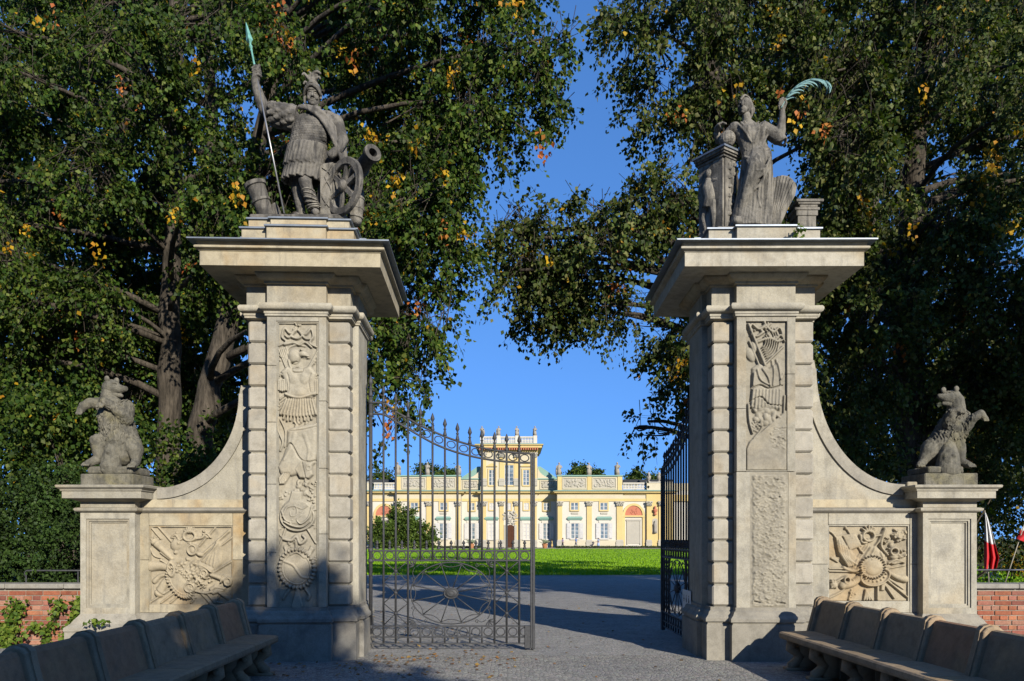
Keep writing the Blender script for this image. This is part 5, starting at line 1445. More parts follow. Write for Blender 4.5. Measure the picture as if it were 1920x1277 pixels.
for j in range(9):
    u = j / 8; W.rope(mb, [(562 + 14*u, 205 + 3*u, -8 - 8*u), (584 + 22*u, 216 + 3*u, -20 - 3*u), (608 + 18*u, 236 + 2*u, -24 + 10*u), (624 + 10*u, 262 - 8*u, -20 + 18*u), (636 + 4*u, 288 - 4*u, -12 + 18*u), (644 + 3*u, 312 - 3*u, -6 + 16*u)], 3.4 + 1.3*math.sin(j*2.1), 3.6, 8)
W.loft(mb, [(616,213,8,16,9),(628,226,10,13,12),(635,260,16,11,11),(641,300,18,8,9),(644,313,18,6,8)])
W.rope(mb, [(600,210,6),(620,214,2),(633,228,2),(640,256,4)], 7, 5); W.rope(mb, [(566,205,-6),(588,208,-12),(604,208,-8)], 4, 3.4)
sculpt('cloak', mb, .010, SS, war, 2, .004, 25)
# greave straps
mb = MB()
for j in range(6): y = 366 + 6*j; c = (581 + .36*(y-366), y, -12 + .12*(y-366)); n_ = 14; mb.tube([W.p(c[0] + 12.3*math.cos(2*pi*q/n_), c[1] + 3*math.sin(2*pi*q/n_ + j), c[2] + 12.3*math.sin(2*pi*q/n_)) for q in range(n_ + 1)], 1.5*W.k, 6)
mb.build('boot_lacing', SL, war, True)
# spear
sp = MB().tube([W.p(539,409,-21), W.p(481.5,128,-16)], 1.7*W.k, 8).build('spear_shaft', MAT['steel'], war, True)
mb = MB(); a_, b_ = W.p(482.2,131,-16), W.p(466,51,-15); M_ = axis_M(a_, b_); Ls = (b_ - a_).length
mb.lathe([(.014,0),(.012,.30*Ls),(.018,.33*Ls),(.012,.36*Ls),(.026,.42*Ls),(.012,.47*Ls),(.018,.50*Ls)], 10, M_)
mb.lathe([(.010,.49*Ls),(.046,.57*Ls),(.030,.72*Ls),(.014,.90*Ls),(.001,Ls)], 4, M_)
tag(mb.build('spear_head', MAT['verdigris'], war), 'green bronze spear head')
# mortar
mb = MB(); a_, b_ = W.p(501,409,2), W.p(479,346,-5); M_ = axis_M(a_, b_); Lm = (b_ - a_).length; k = W.k
mb.lathe([(9*k,-.02),(15*k,.02),(15.5*k,.30*Lm),(15.5*k,.44*Lm),(18*k,.46*Lm),(18*k,.52*Lm),(16.2*k,.54*Lm),(17.5*k,.88*Lm),(20.5*k,.90*Lm),(20.5*k,Lm),(15*k,Lm),(13*k,.62*Lm)], 24, M_)
mb.build('mortar_barrel', SS, war, angle=40)
mb = MB(); mb.prism([(W.p(477,0).x, .07), (W.p(527,0).x, .07), (W.p(514,0).x, W.p(0,374).z), (W.p(505,0).x, W.p(0,380).z), (W.p(498,0).x, W.p(0,398).z), (W.p(481,0).x, W.p(0,396).z)], -.02, .16)
o_ = mb.build('mortar_bed', SS, war); bv = o_.modifiers.new('b', 'BEVEL'); bv.width = .02; bv.segments = 2
# wheel
wc = W.p(651,363,-30); dr = Vector((.76, -.65, 0)); nr = Vector((.65, .76, 0)); up_ = Vector((0, 0, 1))
def wpt(r, a, t): return wc + dr*(r*k*math.cos(a)) + up_*(r*k*math.sin(a)) + nr*t
mb = MB(); n_ = 40; vs = []; fs = []
for q in range(n_):
    a = 2*pi*q/n_
    for r_, t_ in ((50.5,-.026),(51.5,-.018),(51.5,.03),(38.5,.03),(38.5,-.018),(39.5,-.026)): vs.append(wpt(r_, a, t_))
for q in range(n_):
    for e in range(6): fs.append((q*6+e, q*6+(e+1) % 6, ((q+1) % n_)*6+(e+1) % 6, ((q+1) % n_)*6+e))
mb.add(vs, fs); mb.build('wheel_rim', SS, war, angle=40)
mb = MB(); mb.tube([wc - nr*.075, wc - nr*.06, wc - nr*.03, wc + nr*.05], [5*k, 7.5*k, 11*k, 11*k], 16); mb.build('wheel_hub', SS, war, angle=40)
for q in range(6):
    a = 2*pi*q/6 + .30; mb = MB()
    tx = lambda r, w, t: wpt(r, a, t) + (dr*(-math.sin(a)) + up_*math.cos(a))*(w*k)
    mb.add([tx(8,-4.6,-.015), tx(8,4.6,-.015), tx(40,3.4,-.012), tx(40,-3.4,-.012), tx(8,-4.6,.025), tx(8,4.6,.025), tx(40,3.4,.022), tx(40,-3.4,.022)], [(0,1,2,3),(7,6,5,4),(0,4,5,1),(1,5,6,2),(2,6,7,3),(3,7,4,0)])
    mb.build('wheel_spoke', SS, war)
# cannon
mb = MB(); a_ = W.p(646,324,.30/k); b_ = W.p(708,309,-.34/k); M_ = axis_M(a_, b_); Lc = (b_ - a_).length
mb.lathe([(2*k,-.10),(5*k,-.08),(4*k,-.05),(16*k,-.02),(17*k,.02),(17*k,.06),(15.5*k,.08),(14.5*k,.45*Lc),(16.5*k,.46*Lc),(16.5*k,.50*Lc),(13.6*k,.52*Lc),(12.6*k,.86*Lc),(15.5*k,.90*Lc),(16.5*k,.95*Lc),(16*k,Lc),(8*k,Lc),(7*k,.8*Lc)], 24, M_)
mb.build('cannon_barrel', SS, war, angle=40)
mb = MB(); mb.prism([(W.p(x,0).x, W.p(0,y).z) for x, y in ((601,412),(632,412),(630,372),(628,336),(626,308),(606,311),(602,336),(603,370))], W.p(0,0,-8).y, W.p(0,0,2).y)
for pts in ([(606,318,-9),(622,332,-9),(610,350,-9),(606,372,-9),(620,392,-9)], [(624,314,-9),(612,336,-9),(624,362,-9),(612,388,-9)], [(604,312,-9),(604,408,-9)], [(626,310,-9),(630,408,-9)]): W.rope(mb, pts, 1.6, 1.4, 6)
mb.build('carriage_cheek', SL, war, angle=40)
mb = MB(); M_ = axis_M(W.p(659,409,30), W.p(664,340,30)); mb.lathe([(10*k,0),(13*k,.04),(15*k,.24),(14*k,.42),(11*k,.52)], 14, M_)
for z_ in (.08,.2,.34): mb.lathe([(14.3*k,z_),(15.8*k,z_+.006),(15.8*k,z_+.024),(14.3*k,z_+.03)], 14, M_)
mb.build('powder_keg', SL, war, True)

# ---- woman with palm branch
qb = Vector((XR, 10.62, 5.69))
Q = Fig(D_ST, qb); k = Q.k
wom = empty('woman_statue', qb, 0, 'grey stone woman in a long robe lifting a green bronze palm branch', 'statue')
mb = MB()
Q.loft(mb, [(1402,226,2,9,8),(1403,232,2,16,11),(1405,238,1,29,14),(1406,248,0,31,18),(1406,258,-1,28,19),(1410,270,-1,26,17),(1416,283,0,27,17),(1418,294,0,27,17),(1417,318,0,28,19),(1414,360,0,29,20),(1408,400,0,33,22),(1404,434,0,36,24)])
Q.limb(mb, [(1401,230,1,8.5),(1399,218,-1,8)])
for sx, x in ((-1, 1395), (1, 1418)): Q.ell(mb, x, 250, -13, 9, 8, 9)
Q.limb(mb, [(1418,296,-6,18),(1408,326,-24,15),(1398,362,-18,12),(1386,412,-10,10)]); Q.limb(mb, [(1386,420,-12,10),(1374,424,-26,8)])
Q.limb(mb, [(1432,240,0,12),(1444,250,-2,13),(1456,262,-6,12.5),(1461,250,-9,9),(1463,228,-10,6.5),(1463,214,-10,5.5)]); Q.ell(mb, 1462.5, 206, -10, 6.4, 5, 9)
Q.limb(mb, [(1378,240,2,12),(1366,250,12,10),(1352,254,16,8),(1346,246,10,6)])
# robe folds
rg_ = np.random.default_rng(12)
for j in range(22):
    a = -pi + pi * (j + .5) / 22; s_ = rg_.uniform(-.12, .12)
    Q.rope(mb, [(1418 + 25*math.cos(a), 292 + rg_.uniform(-4, 4), 15*math.sin(a)), (1416 + 28*math.cos(a + s_), 330, 19*math.sin(a)), (1412 + 30*math.cos(a + s_*.5), 370, 21*math.sin(a)), (1404 + 37*math.cos(a), 430, 26*math.sin(a))], rg_.uniform(1.4, 3.4), rg_.uniform(2.0, 4.2), 7)
for pts, r_ in (([(1393,290,-6),(1404,298,-9),(1424,297,-18),(1443,287,-6)], 3.0), ([(1393,298,-8),(1404,310,-24),(1424,305,-20),(1442,294,-8)], 2.6), ([(1440,300,-10),(1432,318,-26),(1420,340,-30),(1404,352,-28)], 3.2), ([(1438,312,-12),(1428,336,-24),(1414,360,-26),(1396,372,-22)], 3.0),
               ([(1396,306,-14),(1397,322,-26),(1408,336,-36),(1424,330,-30)], 2.4), ([(1426,322,-26),(1424,346,-28),(1414,372,-24),(1418,400,-26)], 3.0), ([(1398,334,-26),(1390,362,-18),(1384,396,-14)], 2.2), ([(1402,344,-30),(1394,378,-22),(1388,410,-18)], 2.6),
               ([(1380,236,-8),(1390,256,-20),(1404,276,-18)], 2.2), ([(1386,234,-10),(1398,258,-20),(1410,280,-9)], 2.0), ([(1434,240,-8),(1424,262,-18),(1414,282,-9)], 2.4), ([(1428,236,-10),(1416,258,-20),(1410,276,-18)], 2.0), ([(1438,252,-6),(1430,270,-14),(1422,284,-16)], 2.0), ([(1382,248,-10),(1396,268,-18),(1408,284,-9)], 1.8), ([(1392,234,-12),(1404,240,-9),(1420,234,-12)], 2.0),
               ([(1394,284,-8),(1410,289,-16),(1430,288,-15),(1442,281,-5)], 2.2), ([(1441,288,-4),(1444,330,-6),(1443,380,-10),(1439,428,-14)], 4.4), ([(1436,296,-14),(1436,340,-20),(1430,390,-22),(1426,430,-24)], 3.4)):
    Q.rope(mb, pts, r_, r_ * .7, 7)
for j in range(4): c = Q.p(1452 + 3*j, 256 + 4*j, -6); mb.tube([c + Vector((11*k*math.cos(a), 11*k*math.sin(a)*.9, 4*k*math.sin(a*2 + j))) for a in np.linspace(0, 2*pi, 13)], 2.4*k, 6)
sculpt('robed_body', mb, .0095, SL, wom, 1, .003, 30)
mb = MB()
Q.ell(mb, 1397, 200, 0, 12, 13.5, 16); Q.ell(mb, 1392, 209, -6, 7.5, 8, 7.5); Q.ell(mb, 1390, 213.5, -8, 4, 4, 3.4)
Q.limb(mb, [(1389.5,196,-11.5,1.8),(1387.5,204,-14.5,2.4)], 8)
for sx in (-1, 1): Q.ell(mb, 1391 + sx*5.6, 205, -8.5 + (2 if sx < 0 else 0), 3.8, 3.2, 4); Q.rope(mb, [(1391 + sx*1.6,195.5,-12), (1391 + sx*6,194.5,-11), (1391 + sx*9,197,-8)], 1.1, .8); Q.ell(mb, 1391 + sx*4.8, 199, -10.6, 2.2, 1.5, 1.2)
Q.rope(mb, [(1386,209.5,-11.5),(1389.5,209,-13),(1393.5,209.5,-11.5)], 1.0); Q.rope(mb, [(1387,211.3,-11.3),(1389.7,211.5,-12.6),(1393,211.2,-11.3)], 1.0)
sculpt('head', mb, .0036, SL, wom, 1)
mb = MB(); rg_ = np.random.default_rng(3)
Q.ell(mb, 1399, 195, 4, 13, 13, 15); Q.ell(mb, 1409, 203, 8, 9, 9, 10)
for j in range(11):
    u = j / 10; Q.rope(mb, [(1386 + 3*u, 193 - 8*u, -10 + 2*u), (1394 + 6*u, 183 - 2*u + 4*u*u, -8 + 6*u), (1406 + 5*u, 190 + 6*u, -4 + 5*u), (1411 + 2*u, 204 + 6*u, 2 + 4*u)], 2.3, 2.0, 7)
Q.rope(mb, [(1386,196,-9),(1384,206,-4),(1388,216,0)], 2.4, 1.8); Q.rope(mb, [(1407,206,-4),(1409,216,0),(1406,224,2)], 3, 2)
sculpt('hair', mb, .0045, SL, wom, 1)
mb = MB()
for j in range(4):
    Q.limb(mb, [(1466 - 1.0*j, 203 + 3.0*j - 3, -12, 2.5), (1462.5 - 1.6*j, 193 + 4*j, -16, 2.3), (1457 - .9*j, 196.5 + 4*j, -17, 2.0), (1456.5, 200 + 4*j, -14, 1.7)], 8)
Q.limb(mb, [(1466,210,-10,2.8),(1469,201,-14,2.4),(1467,194,-15,2)], 8)
sculpt('hand', mb, .004, SL, wom, 1); mb = MB()
for j in range(4): Q.limb(mb, [(1345 + 2*j, 247 - 1.5*j, 8 - 4*j, 2.4), (1341 + 1.5*j, 240 - .5*j, 2 - 4*j, 2.2), (1345 + 2*j, 235 + .5*j, -4 - 3*j, 2.0), (1351 + 2*j, 237 + j, -6 - 3*j, 1.7)], 8)
sculpt('hand', mb, .004, SL, wom, 1)
# palm branch
mb = MB()
rib = [(1467,197),(1474,185),(1484,174),(1497,164.5),(1512,159),(1526,158.5),(1538,162),(1546,169),(1550,179)]
Q.rope(mb, [(1459,211,-15)] + [(x, y, -14 - .05*(x-1467)) for x, y in rib], 1.5, .9, 6)
for j in range(20):
    u = j / 19.0; t_ = u * 6.6; i = min(int(t_), 6); f = t_ - i
    x0 = rib[i][0] + (rib[i+1][0] - rib[i][0]) * f; y0 = rib[i][1] + (rib[i+1][1] - rib[i][1]) * f
    tx, ty = rib[i+1][0] - rib[i][0], rib[i+1][1] - rib[i][1]; l_ = math.hypot(tx, ty); tx /= l_; ty /= l_
    ln_ = 31 - 12*abs(u - .45); sd = (-1) ** j
    pts = [(x0, y0, -15)]
    for q in range(1, 6):
        v = q / 5; a = math.atan2(ty, tx) + .30 + 1.05*v*v; pts.append((pts[-1][0] + ln_/5*math.cos(a), pts[-1][1] + ln_/5*math.sin(a), -15 - .05*(x0-1467) + sd*5*v))
    q3 = [Q.p(*a) for a in pts]; mb.tube(q3, [1.1*k, 2.3*k, 2.5*k, 2.1*k, 1.3*k, .3*k], 6, flat=((0, 1, 0), .35))
tag(mb.build('palm_branch', MAT['palm_bronze'], wom, True), 'curved green bronze palm branch')
# pylon, globe, fluted drum, capital
pc = Q.p(1353, 430, -6); f_ = Vector((.81, .58, 0)); g_ = Vector((-.58, .81, 0)); zt = Q.p(0, 286, -6).z
def pyl(a0, a1, b0, b1, z0, z1): return MB().add([pc + f_*a + g_*b + Vector((0, 0, z - pc.z)) for z in (z0, z1) for a, b in ((a0,b0),(a1,b0),(a1,b1),(a0,b1))], [(0,3,2,1),(4,5,6,7),(0,1,5,4),(1,2,6,5),(2,3,7,6),(3,0,4,7)])
pyl(0, .24, 0, .41, 0, zt - .02).build('pylon', SL, wom)
pyl(.035, .27, -.02, .02, 0.0, zt - .03).build('pylon_strip', SL, wom)
for (e, z0, z1) in ((.015, zt - .075, zt - .055), (.03, zt - .035, zt - .01), (.05, zt - .01, zt + .025)): pyl(-e, .27 + e, -.02 - e, .41 + e, z0, z1).build('pylon_cap', SL, wom)
pyl(-.07, .34, -.09, .48, zt + .025, zt + .05).build('pylon_lead', MAT['lead'], wom)
mb = MB(); rg_ = np.random.default_rng(21)
for j in range(60):
    z_ = rg_.uniform(.12, zt - .14); a = .155 + .06*math.sin(z_*11)*rg_.uniform(.3, 1); c = pc + f_*a + g_*(-.024) + Vector((0,0,z_ - pc.z)); mb.ell(c, (.018*rg_.uniform(.6,1.3), .012, .026*rg_.uniform(.6,1.3)), 7, 5)
mb.tube([pc + f_*(.155 + .03*math.sin(z_*11)) + g_*(-.024) + Vector((0,0,z_ - pc.z)) for z_ in np.linspace(.10, zt - .12, 14)], .012, 6)
for j in range(15):
    z_ = .12 + (zt - .26)*j/14; mb.ell(pc + f_*(.155 + .05*(-1)**j) + g_*(-.022) + Vector((0,0,z_ - pc.z)), (.05, .014, .028), 8, 6)
sculpt('pylon_ornament', mb, .006, SL, wom, 0)
mb = MB()      # child figure carved on the shaded side
def ps(b, z, o=.035): return pc + g_*b + f_*o + Vector((0, 0, z - pc.z))
mb.ell(ps(.25, zt - .21), (.07,.07,.075), 12, 8); mb.tube([ps(.25, zt-.28), ps(.26, zt-.40), ps(.22, zt-.55), ps(.25, zt-.68)], [.06,.10,.10,.11], 12)
for s_ in (-1, 1): mb.tube([ps(.24 + s_*.05, zt-.62), ps(.25 + s_*.09, zt-.80), ps(.23 + s_*.07, zt-.98)], [.085,.065,.045], 10); mb.ell(ps(.25 + s_*.08, zt-1.0), .05, 10, 7); mb.tube([ps(.25 + s_*.08, zt-.33), ps(.26 + s_*.16, zt-.40 - .06*s_), ps(.24 + s_*.15, zt-.28 + .28*(s_ > 0)*-1)], [.05,.042,.034], 8)
sculpt('child_relief', mb, .009, SL, wom, 2)
mb = MB(); Q.ell(mb, 1364, 260, 2, 15.5, 15.5, 15.5); o_ = sculpt('globe', mb, .007, SL, wom, 2, .004, 60)
mb = MB(); pg = [(1446,337),(1455,332),(1467,328.5),(1478,330),(1486,336),(1494,350),(1491,366),(1476,394),(1460,430),(1436,430)]
mb.prism([(Q.p(x,0).x, Q.p(0,y).z) for x, y in pg][::-1], Q.p(0,0,0).y, Q.p(0,0,24).y)
for j in range(8):
    u = j / 7; Q.rope(mb, [(1447 + 42*u, 336 - 7*math.sin(u*2.6) + 10*u*u*u, 0), (1443 + 27*u, 384, 0), (1437 + 16*u, 430, 0)], 3.0, 2.0, 7)
mb.build('fluted_drum', SL, wom, angle=40)
mb = MB(); C2 = Fig(10.95, qb)
for x0, x1, y0, y1, dd in ((1486,1537,381,386,.30), (1490,1531,386,390,.27), (1494,1527,390,395,.24), (1484,1530,396,401,.28), (1487,1527,401,411,.26), (1490,1524,411,440,.24)): a_, b_ = C2.p(x0,y1), C2.p(x1,y0); mb.bbox(a_.x, b_.x, a_.y - dd/2, a_.y + dd/2, a_.z, b_.z, .006)
mb.build('broken_cornice', SL, wom)
MB().bbox(-.60, .62, -.26, .6, 0, .06, .015).build('base_slab', SL, wom)

# ---- bears
def fur(F, n, seed, zlo, zhi, xmax=None):
    def make(me):
        rg = np.random.default_rng(seed); cnt = len(me.vertices); mb = MB()
        idx = rg.integers(0, cnt, n * 3); done = 0
        for i in idx:
            v = me.vertices[int(i)]; c = v.co; nn = v.normal
            if not (zlo < c.z < zhi) or not (xmax[0] < c.x < xmax[1]) or c.y < -.23: continue
            dn = Vector((rg.normal() * .35, rg.normal() * .2, -1)); dn = (dn - nn * dn.dot(nn)); 
            if dn.length < .2: continue
            dn.normalize(); k = F.k; s = rg.uniform(.5, .95)
            mb.tube([c - dn * 1.5*k*s - nn * .8*k, c + nn * 1.0*k*s, c + dn * 4*k*s + nn * 1.3*k*s, c + dn * 7.5*k*s + nn * .6*k*s], [1.2*k*s, 1.9*k*s, 1.5*k*s, .3*k*s], 5); done += 1
            if done >= n: break
        return mb.mesh('fur')
    return make
def shag(F, y0, y1, x0, x1):
    def fn(co, no):
        za, zb, xa, xb = F.p(0, y1).z, F.p(0, y0).z, F.p(x0, 0).x, F.p(x1, 0).x; out = np.zeros(len(co))
        for i, (x, y, z) in enumerate(co.tolist()):
            if za < z < zb and xa < x < xb:
                w = min(1, (z - za) / .08, (zb - z) / .05)
                q = mnoise.noise(Vector((x * 26 + 2.0 * mnoise.noise(Vector((x * 7, y * 7, z * 7))), y * 26, z * 11)))
                out[i] = w * .020 * (.5 - 1.6 * abs(q))
        return out
    return fn
def bear_l():
    b0 = Vector((-5.50, 11.0, 2.325)); B = Fig(11.0, b0); k = B.k
    t = empty('bear_statue', b0, 0, 'mossy stone bear rearing up on the left pedestal, head turned right, mouth open', 'statue', 'stone bears')
    MB().bbox(-.43, .29, -.28, .36, 0, .165, .012).build('base_block', MAT['bear_stone'], t); 
    sb = MB(); sb.bbox(-.36, .26, -.24, .32, .165, .275, .02); sculpt('rough_slab', sb, .012, MAT['bear_stone'], t, 0, .012, 11)
    mb = MB()
    B.limb(mb, [(204,745,0,15),(208,760,0,23),(214,778,0,28),(219,800,0,30),(226,824,0,32),(228,846,0,29)], 18)
    B.limb(mb, [(188,758,-4,12),(175,757,-10,9.5),(164,764,-14,8.5),(159,773,-15,7)]); B.limb(mb, [(240,764,-6,14),(245,788,-14,11.5),(229,770,-28,9),(214,759,-34,8.5)])
    B.limb(mb, [(207,834,-8,17),(195,831,-22,14),(197,856,-20,10.5)]); B.limb(mb, [(194,864,-22,9),(182,872,-30,7)])
    B.limb(mb, [(248,836,-4,20),(260,845,-12,15),(262,864,-14,9)]); B.limb(mb, [(262,868,-16,8.5),(264,875,-28,7)])
    for (x, y, o), dx in (((159,774,-16), -1), ((209,764,-37), -1)):
        for j in range(4): B.limb(mb, [(x + 3*(j-1.5) + 1, y, o - 3, 2.2), (x + 3.2*(j-1.5), y + 6, o - 6, 1.6)], 7)
    for x, y, o in ((181,873,-34), (264,876,-33)):
        for j in range(4): B.limb(mb, [(x + 3.6*(j-1.5), y - 1, o, 2.6), (x + 4*(j-1.5), y + 3, o - 6, 1.8)], 7)
    sculpt('body', mb, .0105, MAT['bear_stone'], t, 1, .003, 28, fn=shag(B, 756, 838, 184, 262), extra=fur(B, 300, 3, B.p(0,832).z, B.p(0,752).z, (B.p(190,0).x, B.p(244,0).x)))
    mb = MB()
    B.ell(mb, 209, 727, 0, 17, 15, 15.5); B.limb(mb, [(204,745,0,15),(206,733,0,14)]); B.limb(mb, [(217,729,-3,11),(230,731,-7,8),(239,731,-9,5.5)]); B.limb(mb, [(218,740,-3,7),(232,743.5,-8,3.4)]); B.ell(mb, 241, 729, -10, 3.6, 3.4, 3)
    for x, o in ((205,-9),(214,9)): B.ell(mb, x, 712, o, 5, 3.5, 6)
    for o in (-10,): B.ell(mb, 222, 724, o, 3, 2.4, 2.2); B.rope(mb, [(216,720,-11),(222,719.5,-12),(227,723,-11)], 1.8, 1.2)
    sculpt('head', mb, .006, MAT['bear_stone'], t, 1, .003, 35)
    mb = MB(); B.limb(mb, [(224,832,-16,12),(221,852,-20,16),(219,878,-22,19)]); B.ell(mb, 222, 852, -36, 3.5, 4, 3.5); sculpt('tree_stump', mb, .009, MAT['bear_stone'], t, 2, .008, 18)
def bear_r():
    b0 = Vector((5.98, 11.0, 2.325)); B = Fig(11.0, b0); k = B.k
    t = empty('bear_statue', b0, 0, 'dark stone bear rearing up on the right pedestal, looking left, paw held out', 'statue', 'stone bears')
    MB().bbox(-.31, .42, -.28, .38, 0, .175, .012).build('base_block', MAT['bear_stone'], t)
    sb = MB(); sb.bbox(-.24, .26, -.23, .36, .175, .275, .02); sculpt('rough_slab', sb, .012, MAT['bear_stone'], t, 0, .012, 11)
    mb = MB()
    B.limb(mb, [(1793,764,0,15),(1793,785,0,22),(1785,806,0,26),(1774,828,4,28),(1760,846,8,26)], 18)
    B.limb(mb, [(1803,782,-6,12),(1797,810,-14,10),(1811,788,-24,8),(1822,780,-28,7.5),(1828,788,-29,5.5)]); B.limb(mb, [(1781,785,-6,12),(1769,797,-16,10),(1772,778,-25,8),(1782,773,-30,7)])
    B.limb(mb, [(1786,832,-8,17),(1790,848,-14,12.5),(1792,864,-16,8.5)]); B.limb(mb, [(1794,869,-18,8.5),(1800,875,-30,6.5)])
    B.limb(mb, [(1750,842,4,21),(1737,848,-8,14),(1726,864,-10,9)]); B.limb(mb, [(1724,868,-12,8),(1713,874,-22,6.5)])
    for x, y, o, dx in ((1829,791,-31,1), (1784,776,-33,0)):
        for j in range(4): B.limb(mb, [(x + 2.4*(j-1.5), y - 3, o, 2.1), (x + 2.6*(j-1.5), y + 3, o - 3, 1.5)], 7)
    for x, y, o in ((1800,876,-35), (1712,875,-27)):
        for j in range(4): B.limb(mb, [(x + 3.4*(j-1.5), y - 1, o, 2.5), (x + 3.8*(j-1.5), y + 2.5, o - 5, 1.7)], 7)
    sculpt('body', mb, .0105, MAT['bear_stone'], t, 1, .003, 28, fn=shag(B, 770, 846, 1742, 1812), extra=fur(B, 200, 5, B.p(0,826).z, B.p(0,772).z, (B.p(1762,0).x, B.p(1806,0).x)))
    mb = MB()
    B.ell(mb, 1787, 747, 0, 15.5, 14, 16); B.limb(mb, [(1793,766,0,16),(1792,752,0,15)]); B.limb(mb, [(1779,747,-4,11),(1766,747,-8,8),(1757,745,-9,5.2)]); B.limb(mb, [(1777,757,-4,6),(1764,758,-8,3.2)]); B.ell(mb, 1755, 743, -10, 3.2, 3.2, 2.8)
    for x, y, o in ((1788,731,-9),(1774,730,9)): B.ell(mb, x, y, o, 5, 3.5, 6)
    B.ell(mb, 1770, 740, -11, 2.6, 2.2, 2); B.rope(mb, [(1776,737,-11),(1770,736,-12),(1765,739,-11)], 1.7, 1.1)
    sculpt('head', mb, .006, MAT['bear_stone'], t, 1, .003, 35)
    mb = MB(); B.limb(mb, [(1770,838,-14,13),(1768,856,-18,18),(1766,882,-20,22)]); B.ell(mb, 1768, 858, -36, 4, 4, 3.5); sculpt('tree_stump', mb, .009, MAT['bear_stone'], t, 2, .008, 18)
bear_l(); bear_r()
# ---------------------------------------------------------------- trees
def leaf_mat(name, trans=0.35, rough=0.55):
    m, nt, bs, out = new_mat(name)
    at = nd(nt, 'Attribute', _attribute_name='leafcol')
    nt.links.new(at.outputs['Color'], bs.inputs['Base Color'])
    bs.inputs['Roughness'].default_value = rough; bs.inputs['Specular IOR Level'].default_value = 0.16
    tr = nt.nodes.new('ShaderNodeBsdfTranslucent')
    nt.links.new(mixc(nt, 1.0, at.outputs['Color'], (1.3, 1.5, 0.5), 'MULTIPLY'), tr.inputs['Color'])
    mx = nt.nodes.new('ShaderNodeMixShader'); mx.inputs[0].default_value = trans
    nt.links.new(bs.outputs[0], mx.inputs[1]); nt.links.new(tr.outputs[0], mx.inputs[2]); nt.links.new(mx.outputs[0], out.inputs[0])
    return m
leaf_mat('leaves', 0.28)
leaf_mat('needles', 0.10, 0.6)
def bark_mat():
    m, nt, bs, out = new_mat('bark')
    v = coords(nt)
    mp = nd(nt, 'Mapping', Vector=v, Scale=(14, 14, 2.2))
    n1 = noise(nt, mp.outputs[0], 1.0, 5, 0.7, 0.4); n2 = noise(nt, v, 2.0, 4, 0.6)
    col = mixc(nt, ramp(nt, n1, [(0.35, 0), (0.65, 1)]).outputs[0], (0.02, 0.017, 0.013), (0.085, 0.071, 0.054))
    col = mixc(nt, 1.0, col, ramp(nt, n2, [(0.3, 0.7), (0.7, 1.2)]), 'MULTIPLY')
    nt.links.new(col, bs.inputs['Base Color']); bs.inputs['Roughness'].default_value = 0.95; bs.inputs['Specular IOR Level'].default_value = 0.15
    bump(nt, bs, n1, 0.9, 0.04)
bark_mat()

GREEN_L = np.array([[.018,.040,.006],[.027,.056,.007],[.038,.070,.009],[.054,.086,.012],[.085,.108,.017]])
GREEN_R = np.array([[.024,.041,.007],[.034,.055,.010],[.048,.070,.013],[.069,.086,.019],[.112,.116,.034]])
YEW = np.array([[.014,.030,.006],[.022,.044,.008],[.032,.058,.011]])
SHRUB = np.array([[.036,.062,.008],[.052,.085,.012],[.075,.110,.018]])
YEL = np.array([[.34,.20,.012],[.40,.25,.016],[.32,.15,.012]])
ORA = np.array([[.32,.10,.02],[.28,.08,.02],[.34,.14,.03]])

LEAF = np.array([(0,0,0),(.44,.45,.08),(1.08,0,-.10),(.44,-.45,.08)])
def leaf_cloud(pos, axis, size, col, rg, flop=1.0, wide=1.0, upn=0.5):
    """pos (n,3), axis (n,3) base->tip, size (n,), col (n,3) -> V, F, C"""
    n = len(pos)
    a = axis / np.linalg.norm(axis, axis=1, keepdims=True)
    r = rg.normal(size=(n, 3)) * flop + np.array([to_sun.x * .22, to_sun.y * .22, upn * .7])
    nn = r - a * np.sum(r * a, 1, keepdims=True); nn /= np.linalg.norm(nn, axis=1, keepdims=True) + 1e-9
    b = np.cross(nn, a)
    L = LEAF * np.array([1, wide, 1.0])
    V = pos[:, None, :] + size[:, None, None] * (L[None, :, 0:1] * a[:, None, :] + L[None, :, 1:2] * b[:, None, :] + L[None, :, 2:3] * nn[:, None, :])
    base = (np.arange(n) * 4)[:, None]
    F1 = base + np.array([[0, 2, 1]]); F2 = base + np.array([[0, 3, 2]])
    return V.reshape(-1, 3), np.concatenate([F1, F2]), np.repeat(col, 4, axis=0)

